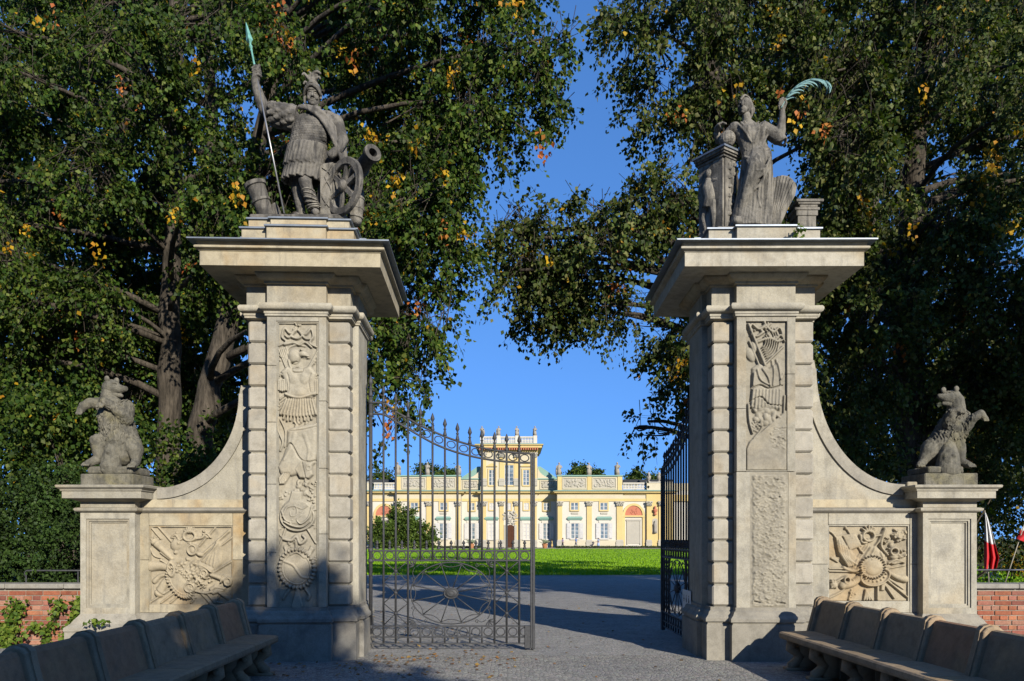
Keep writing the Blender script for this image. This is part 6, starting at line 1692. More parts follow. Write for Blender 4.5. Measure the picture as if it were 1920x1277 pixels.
def sprays(blobs, n_cl, per, size, pal, rg, yel=0.012, droop=0.7, length=.55, spread=.075, surf=2.0):
    """leafy twigs spread through ellipsoids; returns leaves and twigs"""
    cen = np.array([b[0] for b in blobs]); rad = np.array([b[1] for b in blobs])
    w = np.prod(rad, axis=1) ** (2 / 3.0); w /= w.sum()
    k = rg.choice(len(blobs), n_cl, p=w)
    d = rg.normal(size=(n_cl, 3)); d /= np.linalg.norm(d, axis=1, keepdims=True)
    rr = rg.uniform(0, 1, n_cl) ** (1 / (surf + .6))
    out = d * rad[k]
    p0 = cen[k] + out * rr[:, None]
    # boughs: draw the twigs of each mass towards a handful of sub-clumps
    nb = 7; sd = rg.normal(size=(len(blobs), nb, 3)); sd /= np.linalg.norm(sd, axis=2, keepdims=True)
    sub = cen[:, None, :] + sd * rad[:, None, :] * rg.uniform(.45, .95, (len(blobs), nb, 1))
    dist = np.linalg.norm((sub[k] - p0[:, None, :]) / rad[k][:, None, :], axis=2); near = sub[k, np.argmin(dist, 1)]
    p0 = p0 + (near - p0) * rg.uniform(.25, .75, (n_cl, 1))
    d = p0 - cen[k]; d /= np.linalg.norm(d, axis=1, keepdims=True) + 1e-6
    dirv = d * .7 + rg.normal(size=(n_cl, 3)) * .45; dirv[:, 2] -= droop * .8
    dirv /= np.linalg.norm(dirv, axis=1, keepdims=True)
    ln = length * rg.uniform(.6, 1.35, n_cl)
    kind = rg.uniform(0, 1, n_cl); bright = rg.uniform(.55, 1.3, n_cl)
    q = np.repeat(np.arange(n_cl), per); n = len(q)
    t = rg.uniform(0, 1, n); sag = np.zeros((n, 3)); sag[:, 2] = -.35 * t * t * ln[q] * droop
    pos = p0[q] + dirv[q] * (t * ln[q])[:, None] + sag + rg.normal(size=(n, 3)) * spread * (0.5 + .5 * t[:, None])
    ax = dirv[q] * .5 + rg.normal(size=(n, 3)) * .55; ax[:, 2] -= droop
    col = pal[rg.integers(0, len(pal), n)] * bright[q][:, None]
    sel = kind[q] < yel; s2 = (kind[q] >= yel) & (kind[q] < yel * 1.5)
    col[sel] = YEL[rg.integers(0, 3, sel.sum())]; col[s2] = ORA[rg.integers(0, 3, s2.sum())]
    one = rg.uniform(0, 1, n) < yel * .8; col[one] = YEL[rg.integers(0, 3, one.sum())] * .8
    sz = size * rg.uniform(.55, 1.3, n)
    V, Fq, C = leaf_cloud(pos, ax, sz, col, rg)
    # twigs
    a = p0 - dirv * (ln * .8)[:, None] ; a[:, 2] += .05
    b = p0 + dirv * (ln * .95)[:, None]; b[:, 2] -= .3 * ln * droop
    mid = p0 + dirv * (ln * .3)[:, None]
    tv = []
    for pt, rad_ in ((a, .008), (b, .003)):
        for j in range(3):
            th = 2 * pi * j / 3; o = np.stack([np.full(n_cl, math.cos(th) * rad_), np.full(n_cl, math.sin(th) * rad_), np.full(n_cl, 0.3 * rad_ * (j - 1))], 1)
            tv.append(pt + o)
    TV = np.stack(tv, 1).reshape(-1, 3); tb = (np.arange(n_cl) * 6)[:, None]; TF = []
    for ring in (0,):
        for j in range(3): TF.append(tb + np.array([[ring + j, ring + (j+1) % 3, ring + 3 + (j+1) % 3, ring + 3 + j]]))
    return (V, Fq, C), (TV, np.concatenate(TF))

def leaf_object(name, parts, mat, parent):
    off = 0; Vs, Fs, Cs = [], [], []
    for V, Fq, C in parts: Vs.append(V); Fs.append(Fq + off); Cs.append(C); off += len(V)
    V = np.concatenate(Vs); Fq = np.concatenate(Fs); C = np.concatenate(Cs)
    me = np_mesh(name, V, Fq)
    at = me.attributes.new('leafcol', 'FLOAT_COLOR', 'POINT')
    at.data.foreach_set('color', np.concatenate([C, np.ones((len(C), 1))], 1).astype(np.float32).ravel())
    o = link(name, me, parent, MAT[mat]); o['kind'] = 'stuff'
    return o

def curve_pts(a, b, bend, n=7):
    a, b, bend = Vector(a), Vector(b), Vector(bend)
    return [a.lerp(b, t) + bend * (4 * t * (1 - t)) for t in [i / (n - 1) for i in range(n)]]

def tree(name, label, base, trunk, blobs, n_cl, per, size, pal, seed, group='trees behind the gateway', yel=.012, droop=.7, limbs=True, mat='leaves', length=.55, spread=.072, surf=2.0, forks=3, turned=(), main=None):
    """trunk: list of (point, radius) in world metres; blobs: [(centre, (rx,ry,rz))]"""
    rg = np.random.default_rng(seed)
    t = empty(name, base, 0, label, 'tree', group)
    B = Vector(base); loc = lambda p: Vector(p) - B
    mb = MB()
    tp = [loc(p) for p, r in trunk]; tr = [r for p, r in trunk]
    sm = []; sr = []
    for i in range(len(tp) - 1):
        for k in range(4): sm.append(tp[i].lerp(tp[i+1], k / 4)); sr.append(tr[i] + (tr[i+1] - tr[i]) * k / 4)
    sm.append(tp[-1]); sr.append(tr[-1])
    sm = [p + Vector(rg.normal(size=3) * .02) for p in sm]
    mb.tube(sm, [r * (1 + .05 * rg.normal()) for r in sr], 14)
    for k in range(5):          # root flare
        a = 2 * pi * k / 5 + .4; mb.tube([tp[0] + Vector((math.cos(a) * tr[0] * 1.5, math.sin(a) * tr[0] * 1.5, -.05)), tp[0] + Vector((math.cos(a) * tr[0] * .7, math.sin(a) * tr[0] * .7, tr[0] * 1.0)), tp[0] + Vector((0, 0, tr[0] * 3))], [tr[0] * .35, tr[0] * .4, tr[0] * .3], 7)
    mb.build('trunk', MAT['bark'], t, True)
    bl = [(np.array(loc(c)), np.array(r)) for c, r in blobs]
    if limbs:
        lm = MB()
        for bi, (c, r) in enumerate(bl):
            c = Vector(c)
            if main is not None and bi >= main:      # outer boughs grow from the nearest inner one
                s0 = Vector(min(bl[:main], key=lambda q: (Vector(q[0]) - c).length + (0 if q[0][0] < c.x else 3))[0])
                lm.tube(curve_pts(s0, c, (0, 0, .10 * (c - s0).length)), [.030 - .0035 * i for i in range(7)], 6); continue
            # leave the trunk a little below the blob
            best = min(range(len(sm)), key=lambda i: (sm[i] - c).length + (0 if sm[i].z < c.z - .3 else 4) )
            s0 = sm[best]; L = (c - s0).length
            lm.tube(curve_pts(s0, c, (rg.normal() * .12 * L * .5, rg.normal() * .1 * L * .5, .08 * L)), [min(sr[best] * .5, .022 + .013 * L) * (1 - .75 * i / 6) + .008 for i in range(7)], 7)
            for k in range(forks):
                d = rg.normal(size=3); d /= np.linalg.norm(d); e = c + Vector(d * r * .85)
                st = s0.lerp(c, rg.uniform(.6, 1.0)) + Vector((0, 0, .04 * L))
                lm.tube(curve_pts(st, e, Vector(rg.normal(size=3) * .1), 5), [.022, .018, .014, .010, .006], 5)
        lm.build('limbs', MAT['bark'], t, True)
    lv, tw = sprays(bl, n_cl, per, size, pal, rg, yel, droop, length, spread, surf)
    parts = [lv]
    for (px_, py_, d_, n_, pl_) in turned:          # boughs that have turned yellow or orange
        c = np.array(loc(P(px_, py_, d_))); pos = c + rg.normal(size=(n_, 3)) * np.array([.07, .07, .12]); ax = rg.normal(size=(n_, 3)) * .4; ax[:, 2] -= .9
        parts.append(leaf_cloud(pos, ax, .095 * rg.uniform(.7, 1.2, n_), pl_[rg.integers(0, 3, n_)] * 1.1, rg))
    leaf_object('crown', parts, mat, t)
    if size < .12: link('twigs', np_mesh('twigs', tw[0], tw[1]), t, MAT['bark'])['kind'] = 'stuff'
    return t

def inside(poly, x, y):
    c = False; n = len(poly)
    for i in range(n):
        a, b = poly[i], poly[(i + 1) % n]
        if (a[1] > y) != (b[1] > y) and x < (b[0] - a[0]) * (y - a[1]) / (b[1] - a[1]) + a[0]: c = not c
    return c
def edge_dist(poly, x, y):
    best = 1e9; n = len(poly)
    for i in range(n):
        a = np.array(poly[i], float); b = np.array(poly[(i + 1) % n], float); d = b - a
        t = min(1, max(0, ((x - a[0]) * d[0] + (y - a[1]) * d[1]) / max(d.dot(d), 1e-9)))
        best = min(best, math.hypot(x - a[0] - t * d[0], y - a[1] - t * d[1]))
    return best
def fill(poly, n, d0, d1, r0, r1, seed, inset=.75, flat=.85, deep=1.0, clear=None):
    """ellipsoidal boughs that fill an outline, each at its own distance"""
    rg = np.random.default_rng(seed); out = []; pts = []
    xs = [p[0] for p in poly]; ys = [p[1] for p in poly]
    tries = 0
    while len(out) < n and tries < 20000:
        tries += 1
        x, y = rg.uniform(min(xs), max(xs)), rg.uniform(min(ys), max(ys)); r = rg.uniform(r0, r1)
        if not inside(poly, x, y) or edge_dist(poly, x, y) < inset * r: continue
        gap = .62 * r * max(.25, 1 - tries / 6000.0)
        if any(math.hypot(x - a, y - b) < gap for a, b in pts): continue
        d = rg.uniform(d0, d1)
        if clear is not None and inside(clear[0], x, y): d = max(d, clear[1] + rg.uniform(0, 1))
        pts.append((x, y)); m = d / FPX
        out.append((P(x, y, d), (r * m, r * m * deep, r * m * flat)))
    return out

L_OUT = [(-220,-260),(1030,-260),(1078,20),(1085,75),(1062,190),(1030,240),(960,320),(900,420),(862,520),(842,620),(812,740),(735,812),(690,770),(560,820),(440,900),(220,940),(-220,960)]
EDGE_B = [(1050,75,36),(1005,140,50),(1035,192,32),(980,205,46),(945,262,40),(1003,262,18),(892,330,36),(862,395,36),(835,470,34),(818,550,32),(806,640,30),(782,715,30),(752,772,28),(725,815,20),(930,110,55),(900,210,52),(840,300,50),(815,390,46)]
# left: an upright tree, a leaning tree whose boughs hang over the gate, and two behind them
T1 = [p for p in L_OUT]
polyA = [(-220,-260),(420,-260),(560,60),(560,420),(470,640),(440,820),(280,800),(-220,780)]
polyB = [(430,-260),(1030,-260),(1078,20),(1082,75),(1058,190),(1020,240),(950,320),(895,420),(858,520),(840,620),(805,745),(735,815),(640,780),(520,640),(470,420),(440,100)]
polyC = [(-220,-260),(900,-260),(880,300),(800,560),(640,760),(440,820),(-220,900)]
tree('linden_tree', 'upright dark green linden behind the left wing wall, its trunk straight', P(312, 1137, 18.4), [(P(312,1137,18.4), .34), (P(318,900,18.4), .28), (P(318,700,18.2), .24), (P(322,480,18.0), .20), (P(330,200,17.6), .15), (P(325,-120,17.4), .08)],
     fill(polyA, 34, 15.2, 19.0, 80, 125, 21, clear=([(215,430),(420,430),(440,830),(215,830)], 19.6)), 3700, 29, .088, GREEN_L, 101, yel=.008, turned=[(330,400,15.2,26,YEL), (175,460,15.2,8,YEL), (118,780,15,16,YEL), (108,785,15,10,YEL), (222,162,15.2,14,ORA), (250,185,15.2,8,ORA), (110,30,15.2,10,ORA), (70,35,15.2,8,YEL), (15,465,15.2,7,YEL), (60,1120,15,1,YEL), (190,480,15.2,6,YEL), (370,125,15.2,8,YEL)])
tree('leaning_linden', 'leaning linden whose boughs hang over the half open gate leaf', P(335, 1150, 16.5), [(P(335,1150,16.5), .36), (P(352,930,16.4), .29), (P(385,760,16.2), .26), (P(428,600,16.3), .23), (P(455,430,16.6), .19), (P(500,200,16.8), .15), (P(540,0,16.8), .11), (P(580,-200,16.6), .07)],
     fill(polyB, 36, 13.6, 17.0, 66, 100, 22, inset=.55) + [(P(x_, y_, 14.2 + .13 * (i_ % 5)), (r_ * .0098, r_ * .0098, r_ * .008)) for i_, (x_, y_, r_) in enumerate(EDGE_B)], 3300, 27, .086, GREEN_L, 102, yel=.014, surf=1.6, main=36, turned=[(440,362,13.7,22,YEL), (533,66,13.8,16,ORA), (515,70,13.8,8,ORA), (660,112,13.8,10,ORA), (668,122,13.8,5,YEL), (745,332,13.7,14,YEL), (738,322,13.7,5,YEL), (494,118,13.8,5,YEL), (1015,268,13.8,12,ORA), (1035,284,13.8,5,ORA), (970,12,14,16,YEL), (950,8,14,10,YEL), (780,270,13.8,10,YEL), (830,430,13.7,10,ORA), (690,250,13.8,8,YEL), (520,10,14,16,ORA), (490,30,14,12,ORA)])
tree('broad_linden', 'broad dark tree standing farther back at the left, filling the gaps', P(120, 1108, 24), [(P(120,1108,24), .4), (P(130,800,24), .32), (P(200,400,24), .25), (P(260,0,24), .15)],
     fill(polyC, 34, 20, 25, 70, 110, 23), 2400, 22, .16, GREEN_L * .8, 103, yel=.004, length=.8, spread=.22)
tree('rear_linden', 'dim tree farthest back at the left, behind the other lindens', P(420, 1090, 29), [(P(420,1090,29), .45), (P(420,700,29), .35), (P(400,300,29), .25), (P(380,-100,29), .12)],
     fill(polyC, 40, 26, 31, 75, 120, 24), 1700, 20, .23, GREEN_L * .75, 111, yel=.003, length=1.0, spread=.28)  # leaf palette scaled down, so the dimness sits in the colour
# right: the tree whose bough crosses the opening, the big one at the right and two behind
polyD = [(1150,-260),(1700,-260),(1660,300),(1560,620),(1500,760),(1330,820),(1262,800),(1232,720),(1222,650),(1250,560),(1225,400),(1180,330),(1135,290),(1120,215),(1102,140),(1122,60),(1135,-40)]
polyE = [(910,470),(940,395),(985,352),(1060,336),(1140,372),(1210,330),(1300,360),(1300,560),(1215,640),(1110,640),(1030,625),(950,592),(912,530)]
polyF = [(1480,-260),(2140,-260),(2140,900),(1900,880),(1640,880),(1540,780),(1500,500)]
polyG = [(1230,-260),(2140,-260),(2140,940),(1560,900),(1330,780),(1260,500),(1200,300)]
tree('spreading_linden', 'linden behind the right pillar whose long bough reaches into the opening', P(1400, 1145, 17.2), [(P(1400,1145,17.2), .36), (P(1400,800,17.2), .29), (P(1385,560,17.0), .25), (P(1370,380,16.6), .22), (P(1330,100,16.2), .17), (P(1270,-60,16), .12), (P(1240,-220,15.8), .07)],
     fill(polyD, 26, 14.0, 17.5, 70, 110, 31, inset=.6) + fill(polyE, 13, 14.4, 16.4, 48, 74, 32, inset=.6) + [(P(1215,790,14.6), (.42,.35,.22)), (P(1190,803,14.6), (.25,.3,.14))], 3300, 28, .086, GREEN_R, 104, yel=.010, surf=1.7, turned=[(1505,212,14.2,8,ORA), (1497,228,14.2,5,YEL), (1465,168,14.2,5,ORA), (1500,176,14.2,4,YEL), (1388,152,14.2,4,YEL), (1030,480,14.6,8,YEL)])
tree('large_linden', 'large olive green tree at the right, its brown trunk behind the right bear', P(1722, 1140, 18), [(P(1722,1140,18), .44), (P(1716,900,18), .36), (P(1706,740,18), .32), (P(1700,540,17.8), .27), (P(1720,250,17.4), .21), (P(1740,-60,17), .12)],
     fill(polyF, 36, 14.6, 18.6, 80, 122, 33), 3300, 29, .088, GREEN_R, 105, yel=.010, turned=[(1858,305,14.8,26,YEL), (1845,330,14.8,20,YEL), (1838,370,14.8,14,YEL), (1910,240,14.8,14,YEL), (1715,425,14.8,8,YEL), (1730,170,14.8,10,YEL), (1865,285,14.8,14,YEL)])
tree('shady_linden', 'dim tree standing farther back at the right, seen through the gaps', P(1600, 1108, 24), [(P(1600,1108,24), .4), (P(1600,700,24), .3), (P(1640,300,24), .22), (P(1650,0,24), .12)],
     fill(polyG, 32, 20, 25, 70, 110, 34), 2000, 22, .16, GREEN_R * .75, 106, yel=.004, length=.8, spread=.22)  # dim light behind the front crowns put into the leaf colour
# the tree behind the photographer whose shade lies on the left bench and pillar foot
def cone_blobs(cx, cy, z0, z1, r0, n, seed, pw=.75):
    rg = np.random.default_rng(seed); out = []
    for k in range(n):
        u = (k + .5) / n; z = z0 + (z1 - z0) * u; r = r0 * (1 - u) ** pw + .15; a = k * 2.4
        q = r * .55 * math.sqrt(rg.uniform(0, 1)); out.append(((cx + q * math.cos(a), cy + q * math.sin(a), z), (r * .62 + .2, r * .62 + .2, .75)))
    return out
tree('pointed_tree', 'dense pointed tree behind the viewer that shades the left bench', (6.0, -8, 0), [((6.0,-8,0), .3), ((6.0,-8,4), .22), ((6.1,-8,8), .08)], cone_blobs(6.1, -8, 1.6, 9.4, 3.35, 28, 5), 1700, 22, .27, GREEN_L, 107, group='trees in front of the gateway', yel=0, length=.6, spread=.25)

tree('pointed_tree', 'smaller dense tree behind the viewer that shades the near end of the left bench', (3.0, -7, 0), [((3.0,-7,0), .25), ((3.0,-7,3), .18), ((3.0,-7,6), .08)], cone_blobs(3.0, -7, 1.4, 7.55, 3.0, 20, 6, .5), 1400, 22, .27, GREEN_L, 108, group='trees in front of the gateway', yel=0, length=.6, spread=.25)
tree('shading_tree', 'tall tree outside the right edge whose shade falls on the right hand lindens', (14.8, 3.5, 0), [((14.8,3.5,0), .4), ((14.8,3.5,5), .3), ((14.8,3.5,11), .1)], [((14.8 + 2.4*math.cos(2.4*j)*(j % 3)/2, 3.5 + 2.4*math.sin(2.4*j)*(j % 3)/2, 6.8 + .48*j), (1.9, 1.9, 1.2)) for j in range(13)], 900, 22, .30, GREEN_R, 109, group='trees around the square', yel=0, length=.7, spread=.3)

def shrub(name, label, base, blobs, n_cl, per, size, pal, seed, cat='shrub', mat='leaves', group=None, yel=0.0, droop=.3, length=.35, spread=.09, stems=5, surf=1.8):
    rg = np.random.default_rng(seed)
    t = empty(name, base, 0, label, cat, group)
    B = Vector(base); bl = [(np.array(Vector(c) - B), np.array(r)) for c, r in blobs]
    mb = MB()
    for k in range(stems):
        c, r = bl[rg.integers(0, len(bl))]; s0 = Vector((c[0] * .25 + rg.normal() * .05, c[1] * .25 + rg.normal() * .05, 0))
        mb.tube(curve_pts(s0, Vector(c) + Vector(rg.normal(size=3) * .1), Vector(rg.normal(size=3) * .08), 6), [.035, .03, .024, .018, .012, .007], 6)
    mb.build('stems', MAT['bark'], t, True)
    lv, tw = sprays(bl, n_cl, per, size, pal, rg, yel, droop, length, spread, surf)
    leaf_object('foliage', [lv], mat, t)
    return t
# undergrowth behind the left wall and in the garden on the right
shrub('yew_bush', 'feathery dark yew behind the left brick wall', P(60,1110,13.4), [(P(30,960,13.6),(1.2,.8,.55)), (P(110,1000,13.2),(.9,.7,.45)), (P(10,1040,13.0),(1.0,.6,.4)), (P(130,1065,13.0),(.8,.6,.3)), (P(60,1090,13.0),(1.2,.6,.35)), (P(60,900,13.8),(.8,.7,.4)), (P(150,930,13.7),(.6,.6,.35)), (P(-60,980,13.4),(.8,.6,.6))], 620, 64, .05, YEW * 1.05, 41, mat='needles', droop=.55, length=.75, spread=.05)
shrub('leafy_shrub', 'tall leafy shrub under the lindens beside the left bear', P(230,1120,15), [(P(80,760,15.0),(1.3,1,.9)), (P(200,800,15.4),(1.2,1,.8)), (P(300,880,15.6),(1.0,.9,.7)), (P(400,860,16.0),(.9,.9,.8)), (P(330,980,15.8),(1.3,.9,.8)), (P(120,880,15.6),(1.2,.9,.8)), (P(200,960,15.8),(1.4,.9,.8)), (P(430,960,16),(.8,.8,.9)), (P(20,860,15.2),(1.0,.9,.8))], 850, 24, .085, GREEN_L, 42, yel=.006, droop=.6, length=.5, spread=.13)
shrub('dark_hedge', 'deep dark shrubbery behind the right bear and flags', P(1760,1100,26), [(P(1600,960,25),(2.2,1.2,1.4)), (P(1700,900,24),(2.0,1.2,1.6)), (P(1790,950,25.5),(2.2,1.2,1.5)), (P(1880,920,26),(2.0,1.2,1.7)), (P(1960,960,26),(2.0,1.2,1.6)), (P(1880,1010,26.5),(2.2,1.0,.8)), (P(2060,930,26),(2.2,1.2,1.8)), (P(1800,840,24),(2,1.2,1.4)), (P(1920,820,24),(2.2,1.2,1.4))], 800, 24, .13, GREEN_R * .55, 43, droop=.5, length=.7, spread=.22)  # leaf colour darkened to stand for deep shade
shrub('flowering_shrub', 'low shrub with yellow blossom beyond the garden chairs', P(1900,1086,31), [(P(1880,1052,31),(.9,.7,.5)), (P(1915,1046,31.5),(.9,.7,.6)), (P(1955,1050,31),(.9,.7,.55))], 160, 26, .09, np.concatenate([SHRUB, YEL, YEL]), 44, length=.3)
shrub('leafy_shrub', 'tall leafy shrub in the shade between the right wing wall and the large tree', P(1600,1120,16.5), [(P(1600,800,16),(.8,.8,.9)), (P(1640,860,16.4),(.9,.8,.7)), (P(1880,840,16.8),(1.2,.9,.8)), (P(1900,720,16.6),(1.0,.9,.9)), (P(1820,900,17),(1.0,.9,.5))], 330, 22, .085, GREEN_R * .8, 45, yel=.01, droop=.6, length=.5, spread=.13)  # leaf colour toned down for the shade there
# ---------------------------------------------------------------- unseen trees added on the left and behind the viewer to block sky light
for k_, (x, y, h, r) in enumerate(((-13.5, 1.0, 13, 4.2), (-12.5, -9.0, 14, 4.6), (-8.0, -19.0, 14, 4.8), (1.5, -24.0, 14, 5.0), (-17.0, 12.0, 13, 4.0))):
    rg_ = np.random.default_rng(300 + k_); bl_ = []
    for j in range(12):
        a = 2.4 * j; q = r * .62 * math.sqrt((j % 6 + .5) / 6); bl_.append(((x + q * math.cos(a), y + q * math.sin(a), 3.4 + (h - 4.2) * (j + .5) / 12), (r * .52, r * .52, 1.5)))
    tree('avenue_tree', ['tall tree at the left of the square, nearest the yew', 'tall tree at the left of the square, beside the viewer', 'tall tree behind the viewer on the left', 'tall tree straight behind the viewer', 'tall tree beyond the left brick wall'][k_], (x, y, 0), [((x, y, 0), .4), ((x, y, 4), .3), ((x + .3, y, h * .8), .12)], bl_, 420, 18, .42, GREEN_L, 320 + k_, group='trees around the square', yel=0, length=.9, spread=.4, forks=1)

# denser growth behind the left wing
shrub('dark_thicket', 'dark thicket in the shade far behind the left wing wall', P(200, 1100, 25), [(P(x, y, 24 + (i % 3)), (2.1, 1.2, 1.5)) for i, (x, y) in enumerate(((-60,840),(40,790),(140,850),(240,800),(340,860),(440,800),(-20,950),(90,960),(200,950),(310,970),(420,930),(0,720),(120,720),(260,720),(380,740)))], 900, 24, .15, GREEN_L * .6, 46, droop=.5, length=.8, spread=.25)  # shade painted into the leaf colour
shrub('dark_thicket', 'dark thicket in the shade under the lindens at the far right', P(1700, 1100, 23), [(P(x, y, 22 + (i % 3)), (2.0, 1.2, 1.4)) for i, (x, y) in enumerate(((1560,860),(1640,800),(1740,760),(1840,800),(1940,780),(1560,740),(1660,700),(1780,680),(1900,690),(2020,820)))], 700, 24, .15, GREEN_R * .5, 47, droop=.5, length=.8, spread=.25)  # leaf colour lowered to carry the shade of the lindens

# ---------------------------------------------------------------- grass standing on the lawn
def grass(name, n, sampler, pal, size, seed, label):
    rg = np.random.default_rng(seed); pos = sampler(rg, n); n = len(pos)
    ax = rg.normal(size=(n, 3)) * .35; ax[:, 2] = 1
    V, Fq, C = leaf_cloud(pos, ax, size * rg.uniform(.6, 1.3, n), pal[rg.integers(0, len(pal), n)] * rg.uniform(.92, 1.08, (n, 1)), rg, .45, .8, .3)
    o = leaf_object(name, [(V, Fq, C)], 'leaves', None); tag(o, label, 'grass', kind='stuff'); return o
def on_lawn(rg, n):
    u = rg.uniform(0, 1, n); Y = 33.9 * (121.5 / 33.9) ** u; X = rg.uniform(-1, 1, n) * (Y * .215 + 1.5)
    k = ((X / 51.8) ** 2 + ((Y - 78.4) / 44.4) ** 2) < 1
    return np.stack([X, Y, np.full(n, .01)], 1)[k]
GRASSC = np.array([[.135,.255,.006],[.16,.285,.010],[.12,.23,.006],[.175,.295,.014]])
grass('grass', 64000, on_lawn, GRASSC, .09, 51, 'short bright green grass of the palace lawn')
def on_garden(rg, n):
    Y = rg.uniform(20, 46, n); X = Y * rg.uniform(.58, .72, n); k = ((X - 24) / 15) ** 2 + ((Y - 31) / 17) ** 2 < 1
    return np.stack([X, Y, np.full(n, .006)], 1)[k]
grass('grass', 5000, on_garden, GRASSC, .11, 52, 'green grass round the garden chairs at the right edge')

# ---------------------------------------------------------------- fallen leaves
def fallen(n, seed):
    rg = np.random.default_rng(seed)
    Y = rg.uniform(6.5, 20, n); X = rg.uniform(-.32, .30, n) * Y
    near = rg.uniform(0, 1, n) < .45; X[near] = rg.normal(-1.6, .8, near.sum()); Y[near] = rg.normal(10.2, .7, near.sum())
    ok = ~((np.abs(X - XL) < .98) & (np.abs(Y - 11) < .98)) & ~((np.abs(X - XR) < .98) & (np.abs(Y - 11) < .98)) & (Y > 5)
    X, Y = X[ok], Y[ok]; n = len(X)
    ax = rg.normal(size=(n, 3)); ax[:, 2] *= .15
    pal = np.array([[.40,.20,.06],[.30,.14,.05],[.45,.28,.08],[.22,.13,.06],[.35,.24,.10],[.16,.10,.05]]) * .65
    return leaf_cloud(np.stack([X, Y, np.full(n, .016)], 1), ax, .05 * rg.uniform(.6, 1.3, n), pal[rg.integers(0, 6, n)], rg, .18, 1.0, 1.6)
o_ = leaf_object('fallen_leaves', [fallen(520, 61)], 'leaves', None); tag(o_, 'brown and orange leaves scattered over the paving', 'leaves', kind='stuff')

# ---------------------------------------------------------------- ivy on the left brick wall
def ivy(label, strands, seed, size=.062):
    rg = np.random.default_rng(seed); t = empty('ivy', strands[0][0], 0, label, 'ivy'); B = Vector(strands[0][0]); st = MB(); parts = []
    for pts, width, n in [(s[:-2], s[-2], s[-1]) for s in strands]:
        q = [Vector(p) - B for p in pts]; st.tube(q, .006, 5)
        seg = rg.integers(0, len(q) - 1, n); u = rg.uniform(0, 1, n)
        pos = np.array([q[i].lerp(q[i+1], float(v)) for i, v in zip(seg, u)]) + rg.normal(size=(n, 3)) * np.array([width, .035, width * .6]); pos[:, 1] -= .05
        ax = rg.normal(size=(n, 3)) * .5 + np.array([0, -.3, -.7])
        pal = np.array([[.045,.085,.01],[.065,.11,.014],[.095,.14,.018],[.12,.16,.022]])
        V, Fq, C = leaf_cloud(pos, ax, size * rg.uniform(.6, 1.25, n), pal[rg.integers(0, 4, n)], rg, .45, 1.15, .5)
        parts.append((V, Fq, C))
    st.build('stem', MAT['bark'], t, True); leaf_object('foliage', parts, 'leaves', t)
ivy('ivy climbing the left brick wall near the pedestal', [(P(95,1236,11.45), P(90,1190,11.55), P(108,1150,11.6), P(112,1120,11.6), .05, 190), (P(125,1238,11.4), P(130,1190,11.5), P(146,1150,11.55), P(152,1115,11.58), .055, 230), (P(110,1225,11.3), P(140,1180,11.2), P(170,1165,10.4), P(205,1164,10.36), .028, 90), (P(75,1236,11.4), P(110,1215,11.4), P(150,1208,11.3), .07, 260)], 71)
ivy('ivy climbing the left brick wall at the very edge', [(P(10,1240,11.4), P(20,1190,11.5), P(34,1150,11.6), P(36,1122,11.6), .07, 300), (P(-20,1240,11.4), P(2,1200,11.5), P(10,1165,11.6), .09, 260), (P(40,1200,11.55), P(66,1165,11.6), P(74,1180,11.6), .03, 60), (P(-10,1235,11.3), P(40,1232,11.3), .08, 200)], 72)
# weed rooted on the right pillar's attic
ivy('small weed rooted in the attic of the right pillar', [(P(1487,447,10.16), P(1493,434,10.14), P(1502,428,10.14), .035, 34)], 73, .05)

# ---------------------------------------------------------------- flags and garden furniture at the right
plain('flag_white', (0.74, 0.74, 0.74), .8, 0, .05); plain('flag_red', (0.62, 0.02, 0.025), .8, 0, .1); plain('pole_wood', (0.40, 0.36, 0.28), .6, 0, .2)
def flag(base, tip, cloth, label):
    """cloth(u, v) -> point, u across, v down the hanging flag"""
    t = empty('flag', base, 0, label, 'flag', 'red and white flags'); B = Vector(base)
    MB().tube([(0, 0, 0), Vector(tip) - B], [.016, .011], 8).build('pole', MAT['pole_wood'], t, True)
    nu, nv = 26, 20
    for nm, v0, v1, mt in (('white_band', 0, .5, 'flag_white'), ('red_band', .5, 1, 'flag_red')):
        V = []; 
        for j in range(nv + 1):
            for i in range(nu + 1): V.append(Vector(cloth(i / nu, v0 + (v1 - v0) * j / nv)) - B)
        n = nu + 1; Fq = [(j*n+i, j*n+i+1, (j+1)*n+i+1, (j+1)*n+i) for j in range(nv) for i in range(nu)]
        ob = link(nm, np_mesh(nm, np.array([tuple(v) for v in V]), np.array(Fq), True), t, MAT[mt]); so = ob.modifiers.new('s', 'SOLIDIFY'); so.thickness = .004
def cloth1(u, v):
    # hangs from the pole tip, gathered: the stripes run along the pole
    d = 20.0; xl = 1846.5 - 4.0*v + 3*v*v; xr = 1847.5 + 26*min(1, v*1.35)**.8 - 8*max(0, v-.75)
    if v > .75: xr -= 10*(v-.75)
    x = xl + (xr - xl) * u; y = 961 + 104*v + 6*math.sin(u*3.0)*v - 9*u*v + (24*u*(v) if v < .6 else 14.4*u*(1.6-v)/1.0*1.0)
    f = .10 * math.sin(u*15 + 2*v) * min(1, .2 + v); return P(x, min(y, 1072 - 12*abs(u-.45)), d + f)
flag(P(1856, 1127.1, 20), P(1846.5, 957, 20), cloth1, 'hanging white and red flag beside the right pedestal')
def cloth2(u, v):
    d = 20.4; a = P(1922 - 14*v - 3*u, 984 + 18*v + 2*u, d); x = 1923 - 18*v + 44*u; y = 978 + 32*v + 12*u + 6*v*u
    return P(x, y, d + .09*math.sin(u*9 + v*3))
flag(P(1874, 1124.8, 20.4), P(1925, 970, 20.4), cloth2, 'slanting white and red flag cut by the right edge')
